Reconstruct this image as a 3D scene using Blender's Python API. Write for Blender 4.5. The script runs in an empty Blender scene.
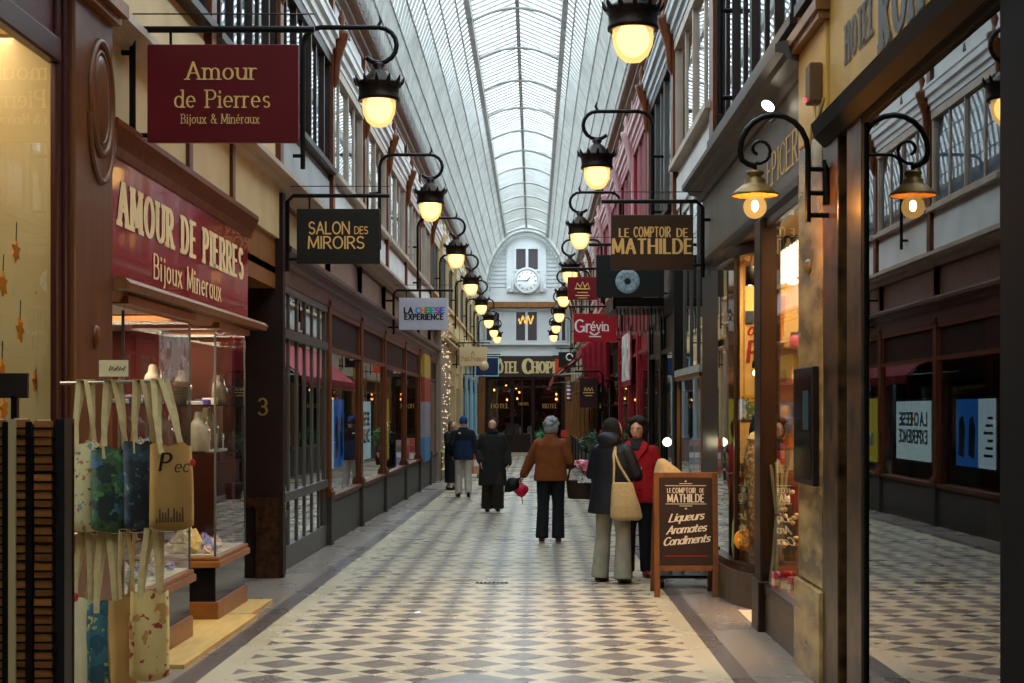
import bpy, math, random
from mathutils import Vector, Matrix
R = random.Random(7)
C = bpy.context.scene.collection
SC = bpy.context.scene
PI = math.pi
F, CX, CY, EYE = 1550.0, 534.0, 411.0, 1.62
def fz(y): return -.00774 * y            # the floor falls gently away from the camera
def PX(px, Y): return (px - CX) * Y / F
def PZ(py, Y): return EYE + (CY - py) * Y / F

# ------------------------------------------------------------------ materials
def lin(h):
    h = h.lstrip('#')
    c = [int(h[i:i+2], 16) / 255 for i in (0, 2, 4)]
    return [((x + .055) / 1.055) ** 2.4 if x > .04045 else x / 12.92 for x in c] + [1]
MATS = {}
def newmat(name):
    m = bpy.data.materials.new(name); m.use_nodes = True
    m.node_tree.nodes.clear(); return m
def N(m, t, **kw):
    n = m.node_tree.nodes.new(t)
    for k, v in kw.items(): setattr(n, k, v)
    return n
def L(m, a, b): m.node_tree.links.new(a, b)
def mat(name, col, rough=.5, metal=0., spec=.28, col2=None, scale=6., stretch=(1, 1, 1), detail=3., bump=0., sharp=None, coat=0.):
    if name in MATS: return MATS[name]
    m = newmat(name)
    o = N(m, 'ShaderNodeOutputMaterial'); b = N(m, 'ShaderNodeBsdfPrincipled')
    b.inputs['Roughness'].default_value = rough; b.inputs['Metallic'].default_value = metal
    b.inputs['Specular IOR Level'].default_value = spec; b.inputs['Coat Weight'].default_value = coat
    b.inputs['Base Color'].default_value = lin(col)
    if col2 or bump:
        tc = N(m, 'ShaderNodeTexCoord'); mp = N(m, 'ShaderNodeMapping'); mp.inputs['Scale'].default_value = stretch
        nz = N(m, 'ShaderNodeTexNoise'); nz.inputs['Scale'].default_value = scale; nz.inputs['Detail'].default_value = detail
        L(m, tc.outputs['Object'], mp.inputs['Vector']); L(m, mp.outputs[0], nz.inputs['Vector'])
        if col2:
            cr = N(m, 'ShaderNodeValToRGB'); e = cr.color_ramp.elements
            a, z = (.3, .7) if sharp is None else (.5 - sharp, .5 + sharp)
            e[0].position = a; e[1].position = z; e[0].color = lin(col); e[1].color = lin(col2)
            L(m, nz.outputs['Fac'], cr.inputs['Fac']); L(m, cr.outputs['Color'], b.inputs['Base Color'])
        if bump:
            bp = N(m, 'ShaderNodeBump'); bp.inputs['Strength'].default_value = bump; bp.inputs['Distance'].default_value = .01
            L(m, nz.outputs['Fac'], bp.inputs['Height']); L(m, bp.outputs[0], b.inputs['Normal'])
    L(m, b.outputs[0], o.inputs['Surface']); MATS[name] = m; return m
def emit(name, col, s):
    if name in MATS: return MATS[name]
    m = newmat(name); o = N(m, 'ShaderNodeOutputMaterial'); e = N(m, 'ShaderNodeEmission')
    e.inputs['Color'].default_value = lin(col); e.inputs['Strength'].default_value = s
    L(m, e.outputs[0], o.inputs['Surface']); MATS[name] = m; return m
def pane(name, tint='#ffffff', base=.04, gain=1.0, rough=.01, refl='#ffffff'):
    """thin sheet of glass: see-through, mirror-like towards grazing angles"""
    if name in MATS: return MATS[name]
    m = newmat(name); o = N(m, 'ShaderNodeOutputMaterial')
    t = N(m, 'ShaderNodeBsdfTransparent'); t.inputs['Color'].default_value = lin(tint)
    g = N(m, 'ShaderNodeBsdfGlossy'); g.inputs['Roughness'].default_value = rough; g.inputs['Color'].default_value = lin(refl)
    fr = N(m, 'ShaderNodeFresnel'); fr.inputs['IOR'].default_value = 1.5
    geo = N(m, 'ShaderNodeNewGeometry')
    # the same reflectance from both sides of the sheet
    dt = N(m, 'ShaderNodeVectorMath', operation='DOT_PRODUCT'); L(m, geo.outputs['Normal'], dt.inputs[0]); L(m, geo.outputs['Incoming'], dt.inputs[1])
    ab = N(m, 'ShaderNodeMath', operation='ABSOLUTE'); L(m, dt.outputs['Value'], ab.inputs[0])
    om = N(m, 'ShaderNodeMath', operation='SUBTRACT'); om.inputs[0].default_value = 1; L(m, ab.outputs[0], om.inputs[1])
    pw = N(m, 'ShaderNodeMath', operation='POWER'); L(m, om.outputs[0], pw.inputs[0]); pw.inputs[1].default_value = 4.2
    ma = N(m, 'ShaderNodeMath', operation='MULTIPLY_ADD', use_clamp=True); L(m, pw.outputs[0], ma.inputs[0]); ma.inputs[1].default_value = gain; ma.inputs[2].default_value = base
    mx = N(m, 'ShaderNodeMixShader'); L(m, ma.outputs[0], mx.inputs[0]); L(m, t.outputs[0], mx.inputs[1]); L(m, g.outputs[0], mx.inputs[2])
    L(m, mx.outputs[0], o.inputs['Surface']); MATS[name] = m; return m
def spots(name, base, dots, scale=20., thr=.35, rough=.7):
    """cloth print: voronoi blots of several colours on a ground"""
    if name in MATS: return MATS[name]
    m = newmat(name); o = N(m, 'ShaderNodeOutputMaterial'); b = N(m, 'ShaderNodeBsdfPrincipled'); b.inputs['Roughness'].default_value = rough
    tc = N(m, 'ShaderNodeTexCoord'); prev = None
    for i, (c, sc, th) in enumerate(dots):
        v = N(m, 'ShaderNodeTexNoise'); v.inputs['Scale'].default_value = sc * scale; v.inputs['Detail'].default_value = 2.5
        mp = N(m, 'ShaderNodeMapping'); mp.inputs['Location'].default_value = (i * 3.7, i * 1.3, i * 5.1)
        L(m, tc.outputs['Object'], mp.inputs[0]); L(m, mp.outputs[0], v.inputs['Vector'])
        g = N(m, 'ShaderNodeMapRange'); g.inputs[1].default_value = th - .015; g.inputs[2].default_value = th + .015; L(m, v.outputs['Fac'], g.inputs[0])
        mx = N(m, 'ShaderNodeMix', data_type='RGBA'); L(m, g.outputs[0], mx.inputs['Factor'])
        if prev is None: mx.inputs[6].default_value = lin(base)
        else: L(m, prev, mx.inputs[6])
        mx.inputs[7].default_value = lin(c); prev = mx.outputs[2]
    L(m, prev, b.inputs['Base Color']); L(m, b.outputs[0], o.inputs['Surface']); MATS[name] = m; return m

# ------------------------------------------------------------------ objects
OFF = {}
def tag(o, label=None, cat=None, group=None, kind=None):
    if label: o['label'] = label
    if cat: o['category'] = cat
    if group: o['group'] = group
    if kind: o['kind'] = kind
    return o
def thing(name, loc, label=None, cat=None, group=None, kind=None, rotz=0., local=False):
    o = bpy.data.objects.new(name, None); C.objects.link(o); o.location = loc; o.rotation_euler = (0, 0, rotz)
    o.empty_display_size = .1
    OFF[o.name] = Vector((0, 0, 0)) if local else Vector(loc)
    return tag(o, label, cat, group, kind)
def kids(o): return [c for c in o.children]
def copy_tree(o, loc=None, parent=None, label=None, group=None, rotz=None):
    c = o.copy(); C.objects.link(c)
    if parent is not None: c.parent = parent
    if loc is not None: c.location = loc
    if rotz is not None: c.rotation_euler = (0, 0, rotz)
    if label: c['label'] = label
    if group: c['group'] = group
    for ch in list(o.children): copy_tree(ch, parent=c)
    return c
class MB:
    def __init__(s): s.v = []; s.f = []; s.s = []
    def add(s, vs, fs, smooth=False):
        n = len(s.v); s.v += [Vector(p) for p in vs]
        for f in fs: s.f.append([i + n for i in f]); s.s.append(smooth)
        return s
    def box(s, x0, x1, y0, y1, z0, z1, M=None):
        p = [Vector((x, y, z)) for z in (z0, z1) for y in (y0, y1) for x in (x0, x1)]
        if M is not None: p = [M @ q for q in p]
        return s.add(p, [(0, 2, 3, 1), (4, 5, 7, 6), (0, 1, 5, 4), (2, 6, 7, 3), (0, 4, 6, 2), (1, 3, 7, 5)])
    def cbox(s, c, d, M=None):
        return s.box(c[0]-d[0]/2, c[0]+d[0]/2, c[1]-d[1]/2, c[1]+d[1]/2, c[2]-d[2]/2, c[2]+d[2]/2, M)
    def quad(s, a, b, c, d): return s.add([a, b, c, d], [(0, 1, 2, 3)])
    def prism(s, poly, fn, a, b):
        """poly of 2-D points, fn(u, v, w) -> point, extruded from w=a to w=b"""
        n = len(poly)
        vs = [fn(u, v, a) for u, v in poly] + [fn(u, v, b) for u, v in poly]
        fs = [tuple(range(n - 1, -1, -1)), tuple(range(n, 2 * n))] + [(i, (i + 1) % n, n + (i + 1) % n, n + i) for i in range(n)]
        return s.add(vs, fs)
    def profile_y(s, poly, y0, y1): return s.prism(poly, lambda u, v, w: (u, w, v), y0, y1)
    def profile_x(s, poly, x0, x1): return s.prism(poly, lambda u, v, w: (w, u, v), x0, x1)
    def profile_z(s, poly, z0, z1): return s.prism(poly, lambda u, v, w: (u, v, w), z0, z1)
    def tube(s, pts, r, n=8, closed=False, sx=1.):
        pts = [Vector(p) for p in pts]; k = len(pts); rs = r if isinstance(r, (list, tuple)) else [r] * k
        up = None; rings = []
        for i, p in enumerate(pts):
            a = pts[i-1] if (i > 0 or closed) else p; b = pts[(i+1) % k] if (i < k-1 or closed) else p
            t = (b - a)
            t = t.normalized() if t.length > 1e-9 else Vector((0, 0, 1))
            if up is None:
                up = Vector((0, 0, 1)) if abs(t.z) < .9 else Vector((0, 1, 0))
            u = up - t * up.dot(t)
            u = u.normalized() if u.length > 1e-6 else t.orthogonal().normalized()
            w = t.cross(u); up = u
            rings.append([p + (u * math.cos(2*PI*j/n) + w * math.sin(2*PI*j/n) * sx) * rs[i] for j in range(n)])
        vs = [q for g in rings for q in g]; fs = []
        for i in range(k if closed else k - 1):
            i2 = (i + 1) % k
            for j in range(n):
                j2 = (j + 1) % n; fs.append((i*n+j, i*n+j2, i2*n+j2, i2*n+j))
        s.add(vs, fs, True)
        if not closed: s.add(rings[0], [tuple(range(n-1, -1, -1))]); s.add(rings[-1], [tuple(range(n))])
        return s
    def limb(s, pts, rs, n=12):
        """tube with rounded ends"""
        pts = [Vector(p) for p in pts]; P = []; Q = []
        d0 = (pts[0] - pts[1]).normalized(); d1 = (pts[-1] - pts[-2]).normalized()
        for a in (75, 45, 20): P.append(pts[0] + d0 * rs[0] * math.sin(a*PI/180)); Q.append(rs[0] * math.cos(a*PI/180))
        # smooth the path a little
        for i in range(len(pts)):
            P.append(pts[i]); Q.append(rs[i])
            if i < len(pts) - 1: P.append((pts[i] + pts[i+1]) / 2); Q.append((rs[i] + rs[i+1]) / 2)
        for a in (20, 45, 75): P.append(pts[-1] + d1 * rs[-1] * math.sin(a*PI/180)); Q.append(rs[-1] * math.cos(a*PI/180))
        return s.tube(P, Q, n)
    def lathe(s, prof, c=(0, 0, 0), n=20, M=None):
        c = Vector(c); vs = []; fs = []; k = len(prof)
        for r, z in prof:
            for j in range(n):
                q = Vector((max(r, 1e-4) * math.cos(2*PI*j/n), max(r, 1e-4) * math.sin(2*PI*j/n), z))
                vs.append(c + (M @ q if M is not None else q))
        for i in range(k - 1):
            for j in range(n): j2 = (j+1) % n; fs.append((i*n+j, i*n+j2, (i+1)*n+j2, (i+1)*n+j))
        return s.add(vs, fs, True)
    def ell(s, c, r, nu=16, nv=10, M=None, fn=None):
        c = Vector(c); vs = []; fs = []
        for i in range(nv + 1):
            t = PI * i / nv
            for j in range(nu):
                p = 2*PI*j/nu; q = Vector((math.sin(t)*math.cos(p), math.sin(t)*math.sin(p), math.cos(t)))
                if fn: q = fn(q)
                q = Vector((q.x*r[0], q.y*r[1], q.z*r[2]))
                vs.append(c + (M @ q if M is not None else q))
        for i in range(nv):
            for j in range(nu): j2 = (j+1) % nu; fs.append((i*nu+j, (i+1)*nu+j, (i+1)*nu+j2, i*nu+j2))
        return s.add(vs, fs, True)
    def loft(s, secs, n=20, e=2.4):
        """closed loft through level rings (z, cx, cy, rx, ry), rounded-rectangle sections"""
        vs = []; fs = []
        for z, cx, cy, rx, ry in secs:
            for j in range(n):
                a = 2*PI*j/n; ca, sa = math.cos(a), math.sin(a)
                vs.append((cx + rx*math.copysign(abs(ca)**(2/e), ca), cy + ry*math.copysign(abs(sa)**(2/e), sa), z))
        k = len(secs)
        for i in range(k - 1):
            for j in range(n): j2 = (j+1) % n; fs.append((i*n+j, i*n+j2, (i+1)*n+j2, (i+1)*n+j))
        s.add(vs, fs, True)
        s.add(vs[:n], [tuple(range(n-1, -1, -1))]); s.add(vs[-n:], [tuple(range(n))]); return s
    def build(s, name, m, parent=None, bevel=0., remesh=0., smooth_it=0, solid=0., subsurf=0):
        me = bpy.data.meshes.new(name); off = Vector((0, 0, 0)); 
        if parent is not None: off = OFF[parent.name]
        elif s.v:
            xs = [p.x for p in s.v]; ys = [p.y for p in s.v]; zs = [p.z for p in s.v]
            off = Vector(((min(xs)+max(xs))/2, (min(ys)+max(ys))/2, min(zs)))
        me.from_pydata([p - off for p in s.v], [], s.f)
        if len(s.s) == len(me.polygons): me.polygons.foreach_set('use_smooth', s.s)
        me.materials.append(m); me.update()
        o = bpy.data.objects.new(name, me); C.objects.link(o)
        if parent is not None: o.parent = parent
        else: o.location = off
        OFF[o.name] = off
        if bevel:
            b = o.modifiers.new('bevel', 'BEVEL'); b.width = bevel; b.segments = 2; b.limit_method = 'ANGLE'
        if remesh:
            r = o.modifiers.new('remesh', 'REMESH'); r.mode = 'VOXEL'; r.voxel_size = remesh; r.use_smooth_shade = True
        if smooth_it:
            q = o.modifiers.new('smooth', 'SMOOTH'); q.iterations = smooth_it; q.factor = .5
        if solid:
            q = o.modifiers.new('solid', 'SOLIDIFY'); q.thickness = solid; q.offset = 0
        if subsurf:
            q = o.modifiers.new('sub', 'SUBSURF'); q.levels = q.render_levels = subsurf
        return o
    def struct(s, name, m, parent=None, bevel=0.):
        o = s.build(name, m, parent, bevel)
        if parent is None: o['kind'] = 'structure'
        return o
def bx(*a): return MB().box(*a)

# ------------------------------------------------------------------ lettering: a small stroke alphabet
def arc(cx, cy, rx, ry, a0, a1, n=9):
    return [(cx + rx*math.cos((a0+(a1-a0)*i/n)*PI/180), cy + ry*math.sin((a0+(a1-a0)*i/n)*PI/180)) for i in range(n + 1)]
XH = .64
def bowl(c=.25): return arc(c, XH/2, .25, XH/2, 0, 360, 16)
def shoulder(x0, x1): 
    w = x1 - x0
    return [(x0, XH*.55)] + arc(x0+w/2, XH*.62, w/2, XH*.38, 170, 0, 8) + [(x1, 0)]
G = {
 'A': (.68, [[(0, 0), (.34, 1), (.68, 0)], [(.12, .35), (.56, .35)]]),
 'B': (.56, [[(0, 0), (0, 1)], [(0, 1), (.25, 1)] + arc(.25, .76, .25, .24, 90, -90) + [(0, .52)], [(0, .52), (.28, .52)] + arc(.28, .26, .28, .26, 90, -90) + [(0, 0)]]),
 'C': (.62, [arc(.36, .5, .36, .5, 48, 312, 16)]),
 'D': (.66, [[(0, 0), (0, 1)], [(0, 1), (.24, 1)] + arc(.24, .5, .42, .5, 90, -90, 14) + [(0, 0)]]),
 'E': (.5, [[(0, 0), (0, 1)], [(0, 1), (.48, 1)], [(0, .52), (.42, .52)], [(0, 0), (.5, 0)]]),
 'F': (.48, [[(0, 0), (0, 1)], [(0, 1), (.48, 1)], [(0, .52), (.4, .52)]]),
 'G': (.7, [arc(.36, .5, .36, .5, 50, 320, 16), [(.42, .45), (.68, .45), (.68, .08)]]),
 'H': (.64, [[(0, 0), (0, 1)], [(.64, 0), (.64, 1)], [(0, .52), (.64, .52)]]),
 'I': (.04, [[(.02, 0), (.02, 1)]]),
 'J': (.4, [[(.4, 1), (.4, .25)] + arc(.2, .25, .2, .25, 0, -160)]),
 'L': (.48, [[(0, 0), (0, 1)], [(0, 0), (.48, 0)]]),
 'M': (.82, [[(0, 0), (.04, 1)], [(.04, 1), (.41, .12)], [(.41, .12), (.78, 1)], [(.78, 1), (.82, 0)]]),
 'N': (.66, [[(0, 0), (0, 1)], [(0, 1), (.66, 0)], [(.66, 0), (.66, 1)]]),
 'O': (.74, [arc(.37, .5, .37, .5, 0, 360, 22)]),
 'P': (.54, [[(0, 0), (0, 1)], [(0, 1), (.26, 1)] + arc(.26, .73, .28, .27, 90, -90) + [(0, .46)]]),
 'Q': (.74, [arc(.37, .5, .37, .5, 0, 360, 22), [(.45, .22), (.75, -.08)]]),
 'R': (.58, [[(0, 0), (0, 1)], [(0, 1), (.26, 1)] + arc(.26, .74, .27, .26, 90, -90) + [(0, .48)], [(.24, .48), (.58, 0)]]),
 'S': (.54, [arc(.27, .75, .25, .25, 35, 270, 12) + arc(.27, .25, .27, .25, 90, -145, 12)[1:]]),
 'T': (.6, [[(.3, 0), (.3, 1)], [(0, 1), (.6, 1)]]),
 'U': (.62, [[(0, 1), (0, .3)] + arc(.31, .3, .31, .3, 180, 360, 12) + [(.62, 1)]]),
 'V': (.66, [[(0, 1), (.33, 0), (.66, 1)]]),
 'Y': (.62, [[(0, 1), (.31, .48)], [(.62, 1), (.31, .48)], [(.31, .48), (.31, 0)]]),
 'X': (.6, [[(0, 0), (.6, 1)], [(0, 1), (.6, 0)]]),
 'a': (.5, [bowl(), [(.5, XH), (.5, 0)]]),
 'b': (.5, [[(0, 1), (0, 0)], bowl()]),
 'c': (.44, [arc(.25, XH/2, .25, XH/2, 45, 315, 12)]),
 'd': (.5, [bowl(), [(.5, 1), (.5, 0)]]),
 'e': (.48, [[(.01, XH*.52), (.48, XH*.52)] + arc(.245, XH/2, .245, XH/2, 8, 310, 14)]),
 'f': (.36, [[(.12, 0), (.12, .8)] + arc(.27, .8, .15, .2, 180, 60, 5), [(0, XH), (.3, XH)]]),
 'g': (.5, [bowl(), [(.5, XH), (.5, -.1)] + arc(.26, -.1, .24, .2, 0, -150, 8)]),
 'h': (.46, [[(0, 1), (0, 0)], shoulder(0, .46)]),
 'i': (.04, [[(.02, XH), (.02, 0)], [(.02, .84), (.02, .94)]]),
 'j': (.12, [[(.12, XH), (.12, -.12)] + arc(0, -.12, .12, .15, 0, -100, 5), [(.12, .84), (.12, .94)]]),
 'l': (.04, [[(.02, 1), (.02, 0)]]),
 'm': (.78, [[(0, XH), (0, 0)], shoulder(0, .39), shoulder(.39, .78)]),
 'n': (.46, [[(0, XH), (0, 0)], shoulder(0, .46)]),
 'o': (.5, [bowl()]),
 'p': (.5, [[(0, XH), (0, -.3)], bowl()]),
 'q': (.5, [bowl(), [(.5, XH), (.5, -.3)]]),
 'r': (.24, [[(0, XH), (0, 0)], [(0, XH*.5)] + arc(.2, XH*.62, .2, XH*.38, 170, 60, 5)]),
 's': (.36, [arc(.18, XH*.75, .17, XH*.25, 40, 270, 9) + arc(.18, XH*.25, .18, XH*.25, 90, -140, 9)[1:]]),
 't': (.34, [[(.12, .88), (.12, .16)] + arc(.26, .16, .14, .16, 180, 290, 5), [(0, XH), (.32, XH)]]),
 'u': (.46, [[(0, XH), (0, .22)] + arc(.22, .22, .22, .22, 180, 330, 7) + [(.46, .3)], [(.46, XH), (.46, 0)]]),
 'v': (.48, [[(0, XH), (.24, 0), (.48, XH)]]),
 'x': (.46, [[(0, 0), (.46, XH)], [(0, XH), (.46, 0)]]),
 '&': (.72, [[(.72, 0), (.16, .72)] + arc(.3, .8, .16, .2, 200, -20, 7) + [(.1, .42)] + arc(.27, .24, .25, .24, 140, 330, 8) + [(.68, .5)]]),
 '3': (.5, [arc(.24, .75, .23, .25, 150, -90, 10) + arc(.24, .26, .26, .26, 90, -150, 10)]),
 "'": (.04, [[(.02, 1), (.02, .8)]]), '.': (.04, [[(.02, 0), (.02, .09)]]), ' ': (.26, []),
}
G['é'] = (.48, G['e'][1] + [[(.2, .78), (.36, .98)]])
G['Ô'] = (.74, G['O'][1] + [[(.2, 1.1), (.37, 1.26), (.54, 1.1)]])
def text_width(s, st):
    return sum(G[c][0] * st.get('xs', 1) + st.get('track', .16) for c in s) - st.get('track', .16)
def lettering(mb, s, o, ux, uz, h, st, align='c', width=None):
    """strokes of string s, cap height h, from point o, along ux with uz up"""
    o, ux, uz = Vector(o), Vector(ux).normalized(), Vector(uz).normalized(); nrm = ux.cross(uz)
    tw = text_width(s, st); kx = 1.0
    if width: kx = width / (tw * h)
    x = {'c': -tw/2, 'l': 0, 'r': -tw}[align]
    th, tn, sf = st.get('thick', .12), st.get('thin', .12), st.get('serif', 0); xs = st.get('xs', 1)
    lay = [0]
    def put(poly):
        mb.add([o + nrm*(lay[0]*.0004) + ux*((p[0] + st.get('slant', 0)*p[1])*h*kx) + uz*(p[1]*h) for p in poly], [tuple(range(len(poly)))])
    for ch in s:
        adv, strokes = G[ch]
        for stp in strokes:
            pts = [(x + a*xs, b) for a, b in stp]
            parts = [[pts[0]]]
            for i in range(1, len(pts)):
                parts[-1].append(pts[i])
                if i < len(pts) - 1:
                    a = Vector((pts[i][0]-pts[i-1][0], pts[i][1]-pts[i-1][1])); b = Vector((pts[i+1][0]-pts[i][0], pts[i+1][1]-pts[i][1]))
                    if a.length > 1e-6 and b.length > 1e-6 and a.angle(b) > .7: parts.append([pts[i]])
            for pi, pt in enumerate(parts):
                lay[0] = (lay[0] + 1) % 9
                k = len(pt); lft = []; rgt = []; closed = abs(pt[0][0]-pt[-1][0]) + abs(pt[0][1]-pt[-1][1]) < 1e-6
                for i in range(k):
                    a = pt[max(i-1, 0)]; b = pt[min(i+1, k-1)]
                    if closed and i in (0, k-1): a = pt[k-2]; b = pt[1]
                    tx, ty = b[0]-a[0], b[1]-a[1]; l = math.hypot(tx, ty) or 1; tx /= l; ty /= l
                    w = (tn + (th - tn) * abs(ty)**1.3) / 2
                    ex = 0
                    if i == 0 and not closed: ex = -1
                    if i == k-1 and not closed: ex = 1
                    e = ex * (min(th, tn) * .45)
                    lft.append((pt[i][0] - ty*w + tx*e, pt[i][1] + tx*w + ty*e)); rgt.append((pt[i][0] + ty*w + tx*e, pt[i][1] - tx*w + ty*e))
                for i in range(k - 1): put([rgt[i], rgt[i+1], lft[i+1], lft[i]])
                if sf and not closed:
                    for i, j in ((0, 1), (k-1, k-2)):
                        tx, ty = pt[i][0]-pt[j][0], pt[i][1]-pt[j][1]; l = math.hypot(tx, ty) or 1
                        inner = (i == 0 and pi > 0) or (i == k-1 and pi < len(parts)-1)
                        lay[0] = (lay[0] + 1) % 9
                        if abs(ty/l) > .75 and not inner and ch not in 'SCGeactsg' and (pt[i][1] < .02 or abs(pt[i][1]-XH) < .03 or abs(pt[i][1]-1) < .02):
                            q = sf; hh = tn * .8; qr = q if (pt[i][1] < .02 or ch.isupper()) else th*.4
                            put([(pt[i][0]-q, pt[i][1]-hh*.8), (pt[i][0]+qr, pt[i][1]-hh*.8), (pt[i][0]+qr, pt[i][1]+hh*.6), (pt[i][0]-q, pt[i][1]+hh*.6)])
        x += adv*xs + st.get('track', .16)
    return mb
SERIF = dict(thick=.13, thin=.06, serif=.17, track=.27)
SLAB = dict(thick=.24, thin=.12, serif=.17, track=.27, xs=.66)
SANS = dict(thick=.13, thin=.13, track=.2)
DECO = dict(thick=.2, thin=.12, track=.24, xs=.8)
SCRIPT = dict(thick=.2, thin=.12, track=.13, slant=.32, xs=.95)

# ------------------------------------------------------------------ camera, world, view
cam = bpy.data.cameras.new('camera'); co = bpy.data.objects.new('camera', cam); C.objects.link(co)
co.location = (0, 0, EYE); co.rotation_euler = (PI/2, 0, 0)
cam.sensor_width = 36; cam.lens = F / 1024 * 36; cam.shift_x = -(CX - 512) / 1024; cam.shift_y = (CY - 341.5) / 1024
cam.clip_end = 400; SC.camera = co
SC.view_settings.view_transform = 'Standard'; SC.view_settings.look = 'None'; SC.view_settings.gamma = 1; SC.view_settings.use_curve_mapping = False
SC.view_settings.exposure = 1.1
SC.cycles.use_denoising = True; SC.cycles.max_bounces = 9; SC.cycles.diffuse_bounces = 4; SC.cycles.glossy_bounces = 5
SC.cycles.transparent_max_bounces = 24; SC.cycles.sample_clamp_indirect = 4; SC.cycles.caustics_reflective = False; SC.cycles.caustics_refractive = False
SC.cycles.use_adaptive_sampling = True
W = bpy.data.worlds.new('overcast_sky'); SC.world = W; W.use_nodes = True; W.node_tree.nodes.clear()
# overcast sky: three times brighter overhead than at the horizon
wt = W
class _W: node_tree = W.node_tree
tc = N(_W, 'ShaderNodeTexCoord'); sp = N(_W, 'ShaderNodeSeparateXYZ'); L(_W, tc.outputs['Generated'], sp.inputs[0])
mr = N(_W, 'ShaderNodeMapRange'); L(_W, sp.outputs['Z'], mr.inputs[0]); mr.inputs[3].default_value = SKY_LOW = 1.0; mr.inputs[4].default_value = SKY_TOP = 4.2
bg = N(_W, 'ShaderNodeBackground'); bg.inputs['Color'].default_value = (.86, .95, 1.0, 1); L(_W, mr.outputs[0], bg.inputs['Strength'])
wo = N(_W, 'ShaderNodeOutputWorld'); L(_W, bg.outputs[0], wo.inputs['Surface'])
def area(name, loc, size, power, col, rot=(0, 0, 0)):
    l = bpy.data.lights.new(name, 'AREA'); l.shape = 'RECTANGLE'; l.size, l.size_y = size; l.energy = power; l.color = lin(col)[:3]
    o = bpy.data.objects.new(name, l); C.objects.link(o); o.location = loc; o.rotation_euler = rot; return o
def point(name, loc, power, col, r=.05):
    l = bpy.data.lights.new(name, 'POINT'); l.energy = power; l.color = lin(col)[:3]; l.shadow_soft_size = r
    o = bpy.data.objects.new(name, l); C.objects.link(o); o.location = loc; return o
# ------------------------------------------------------------------ palette
WOOD = mat('varnished_wood', '#6e3815', .4, col2='#4a230d', scale=3, stretch=(6, 6, .7), detail=4)
WOODL = mat('light_varnished_wood', '#8a5a2c', .38, col2='#6b4220', scale=3, stretch=(6, 6, .7), detail=4)
WOODD = mat('dark_wood', '#2c170d', .4, col2='#1e0f08', scale=3, stretch=(6, 6, .7))
CORN = mat('brown_cornice_paint', '#6d4a36', .5, col2='#5a3b2b', scale=2)
PAINTD = mat('dark_brown_paint', '#281a14', .5, col2='#1f1410', scale=4, spec=.15)
SKIRT = mat('grey_green_skirting', '#3f3c37', .45, col2='#302d2a', scale=7)
CREAM = mat('cream_paint', '#c9b083', .55, col2='#b89e70', scale=2)
MAUVE = mat('mauve_panel', '#84604f', .3, col2='#745242', scale=3)
WHITE = mat('white_paint', '#d9d8d4', .55, col2='#c9c8c5', scale=1.5)
GREYW = mat('grey_white_paint', '#aeb2b3', .55, col2='#a0a3a4', scale=1.5)
BEIGEF = mat('beige_window_paint', '#b7a594', .5, col2='#a39181', scale=2)
IRON = mat('black_iron', '#14110f', .42, metal=.6)
IRONB = mat('bronzed_iron', '#2b2019', .4, metal=.7, col2='#1d1613', scale=30)
STEEL = mat('grey_steel', '#5c5a56', .4, metal=.5)
ROOFM = mat('grey_roof_iron', '#a5a39d', .6, col2='#8b8a85', scale=2)
BLINDP = mat('pale_blind', '#b9c6cd', .8, col2='#98a6b0', scale=1.2, stretch=(1, 3, .4))
BLINDC = mat('cream_curtain', '#b9b0a2', .8, col2='#8d867b', scale=1.2, stretch=(1, 5, .2))
BLINDD = mat('dark_room', '#15171a', .9)
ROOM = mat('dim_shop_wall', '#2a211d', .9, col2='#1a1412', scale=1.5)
REDP = mat('red_facade_paint', '#941824', .4, col2='#7d121d', scale=3)
PINKP = mat('pink_plaster', '#c9a3a3', .6, col2='#b48d8e', scale=2)
GLASS = pane('shop_glass', '#dfe6e4', .04, .95)
GLASSUP = pane('upper_window_glass', '#c9d4d8', .08, 1.0)
GLASSM = pane('mirror_like_shop_glass', '#8a8886', .10, 1.0, .004)
GLASSC = pane('showcase_glass', '#eef2f0', .05, .9)

XL, XR, Y0, Y1, ZT = -2.75, 1.85, -7.0, 77.0, 7.42
XC = -.38
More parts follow.
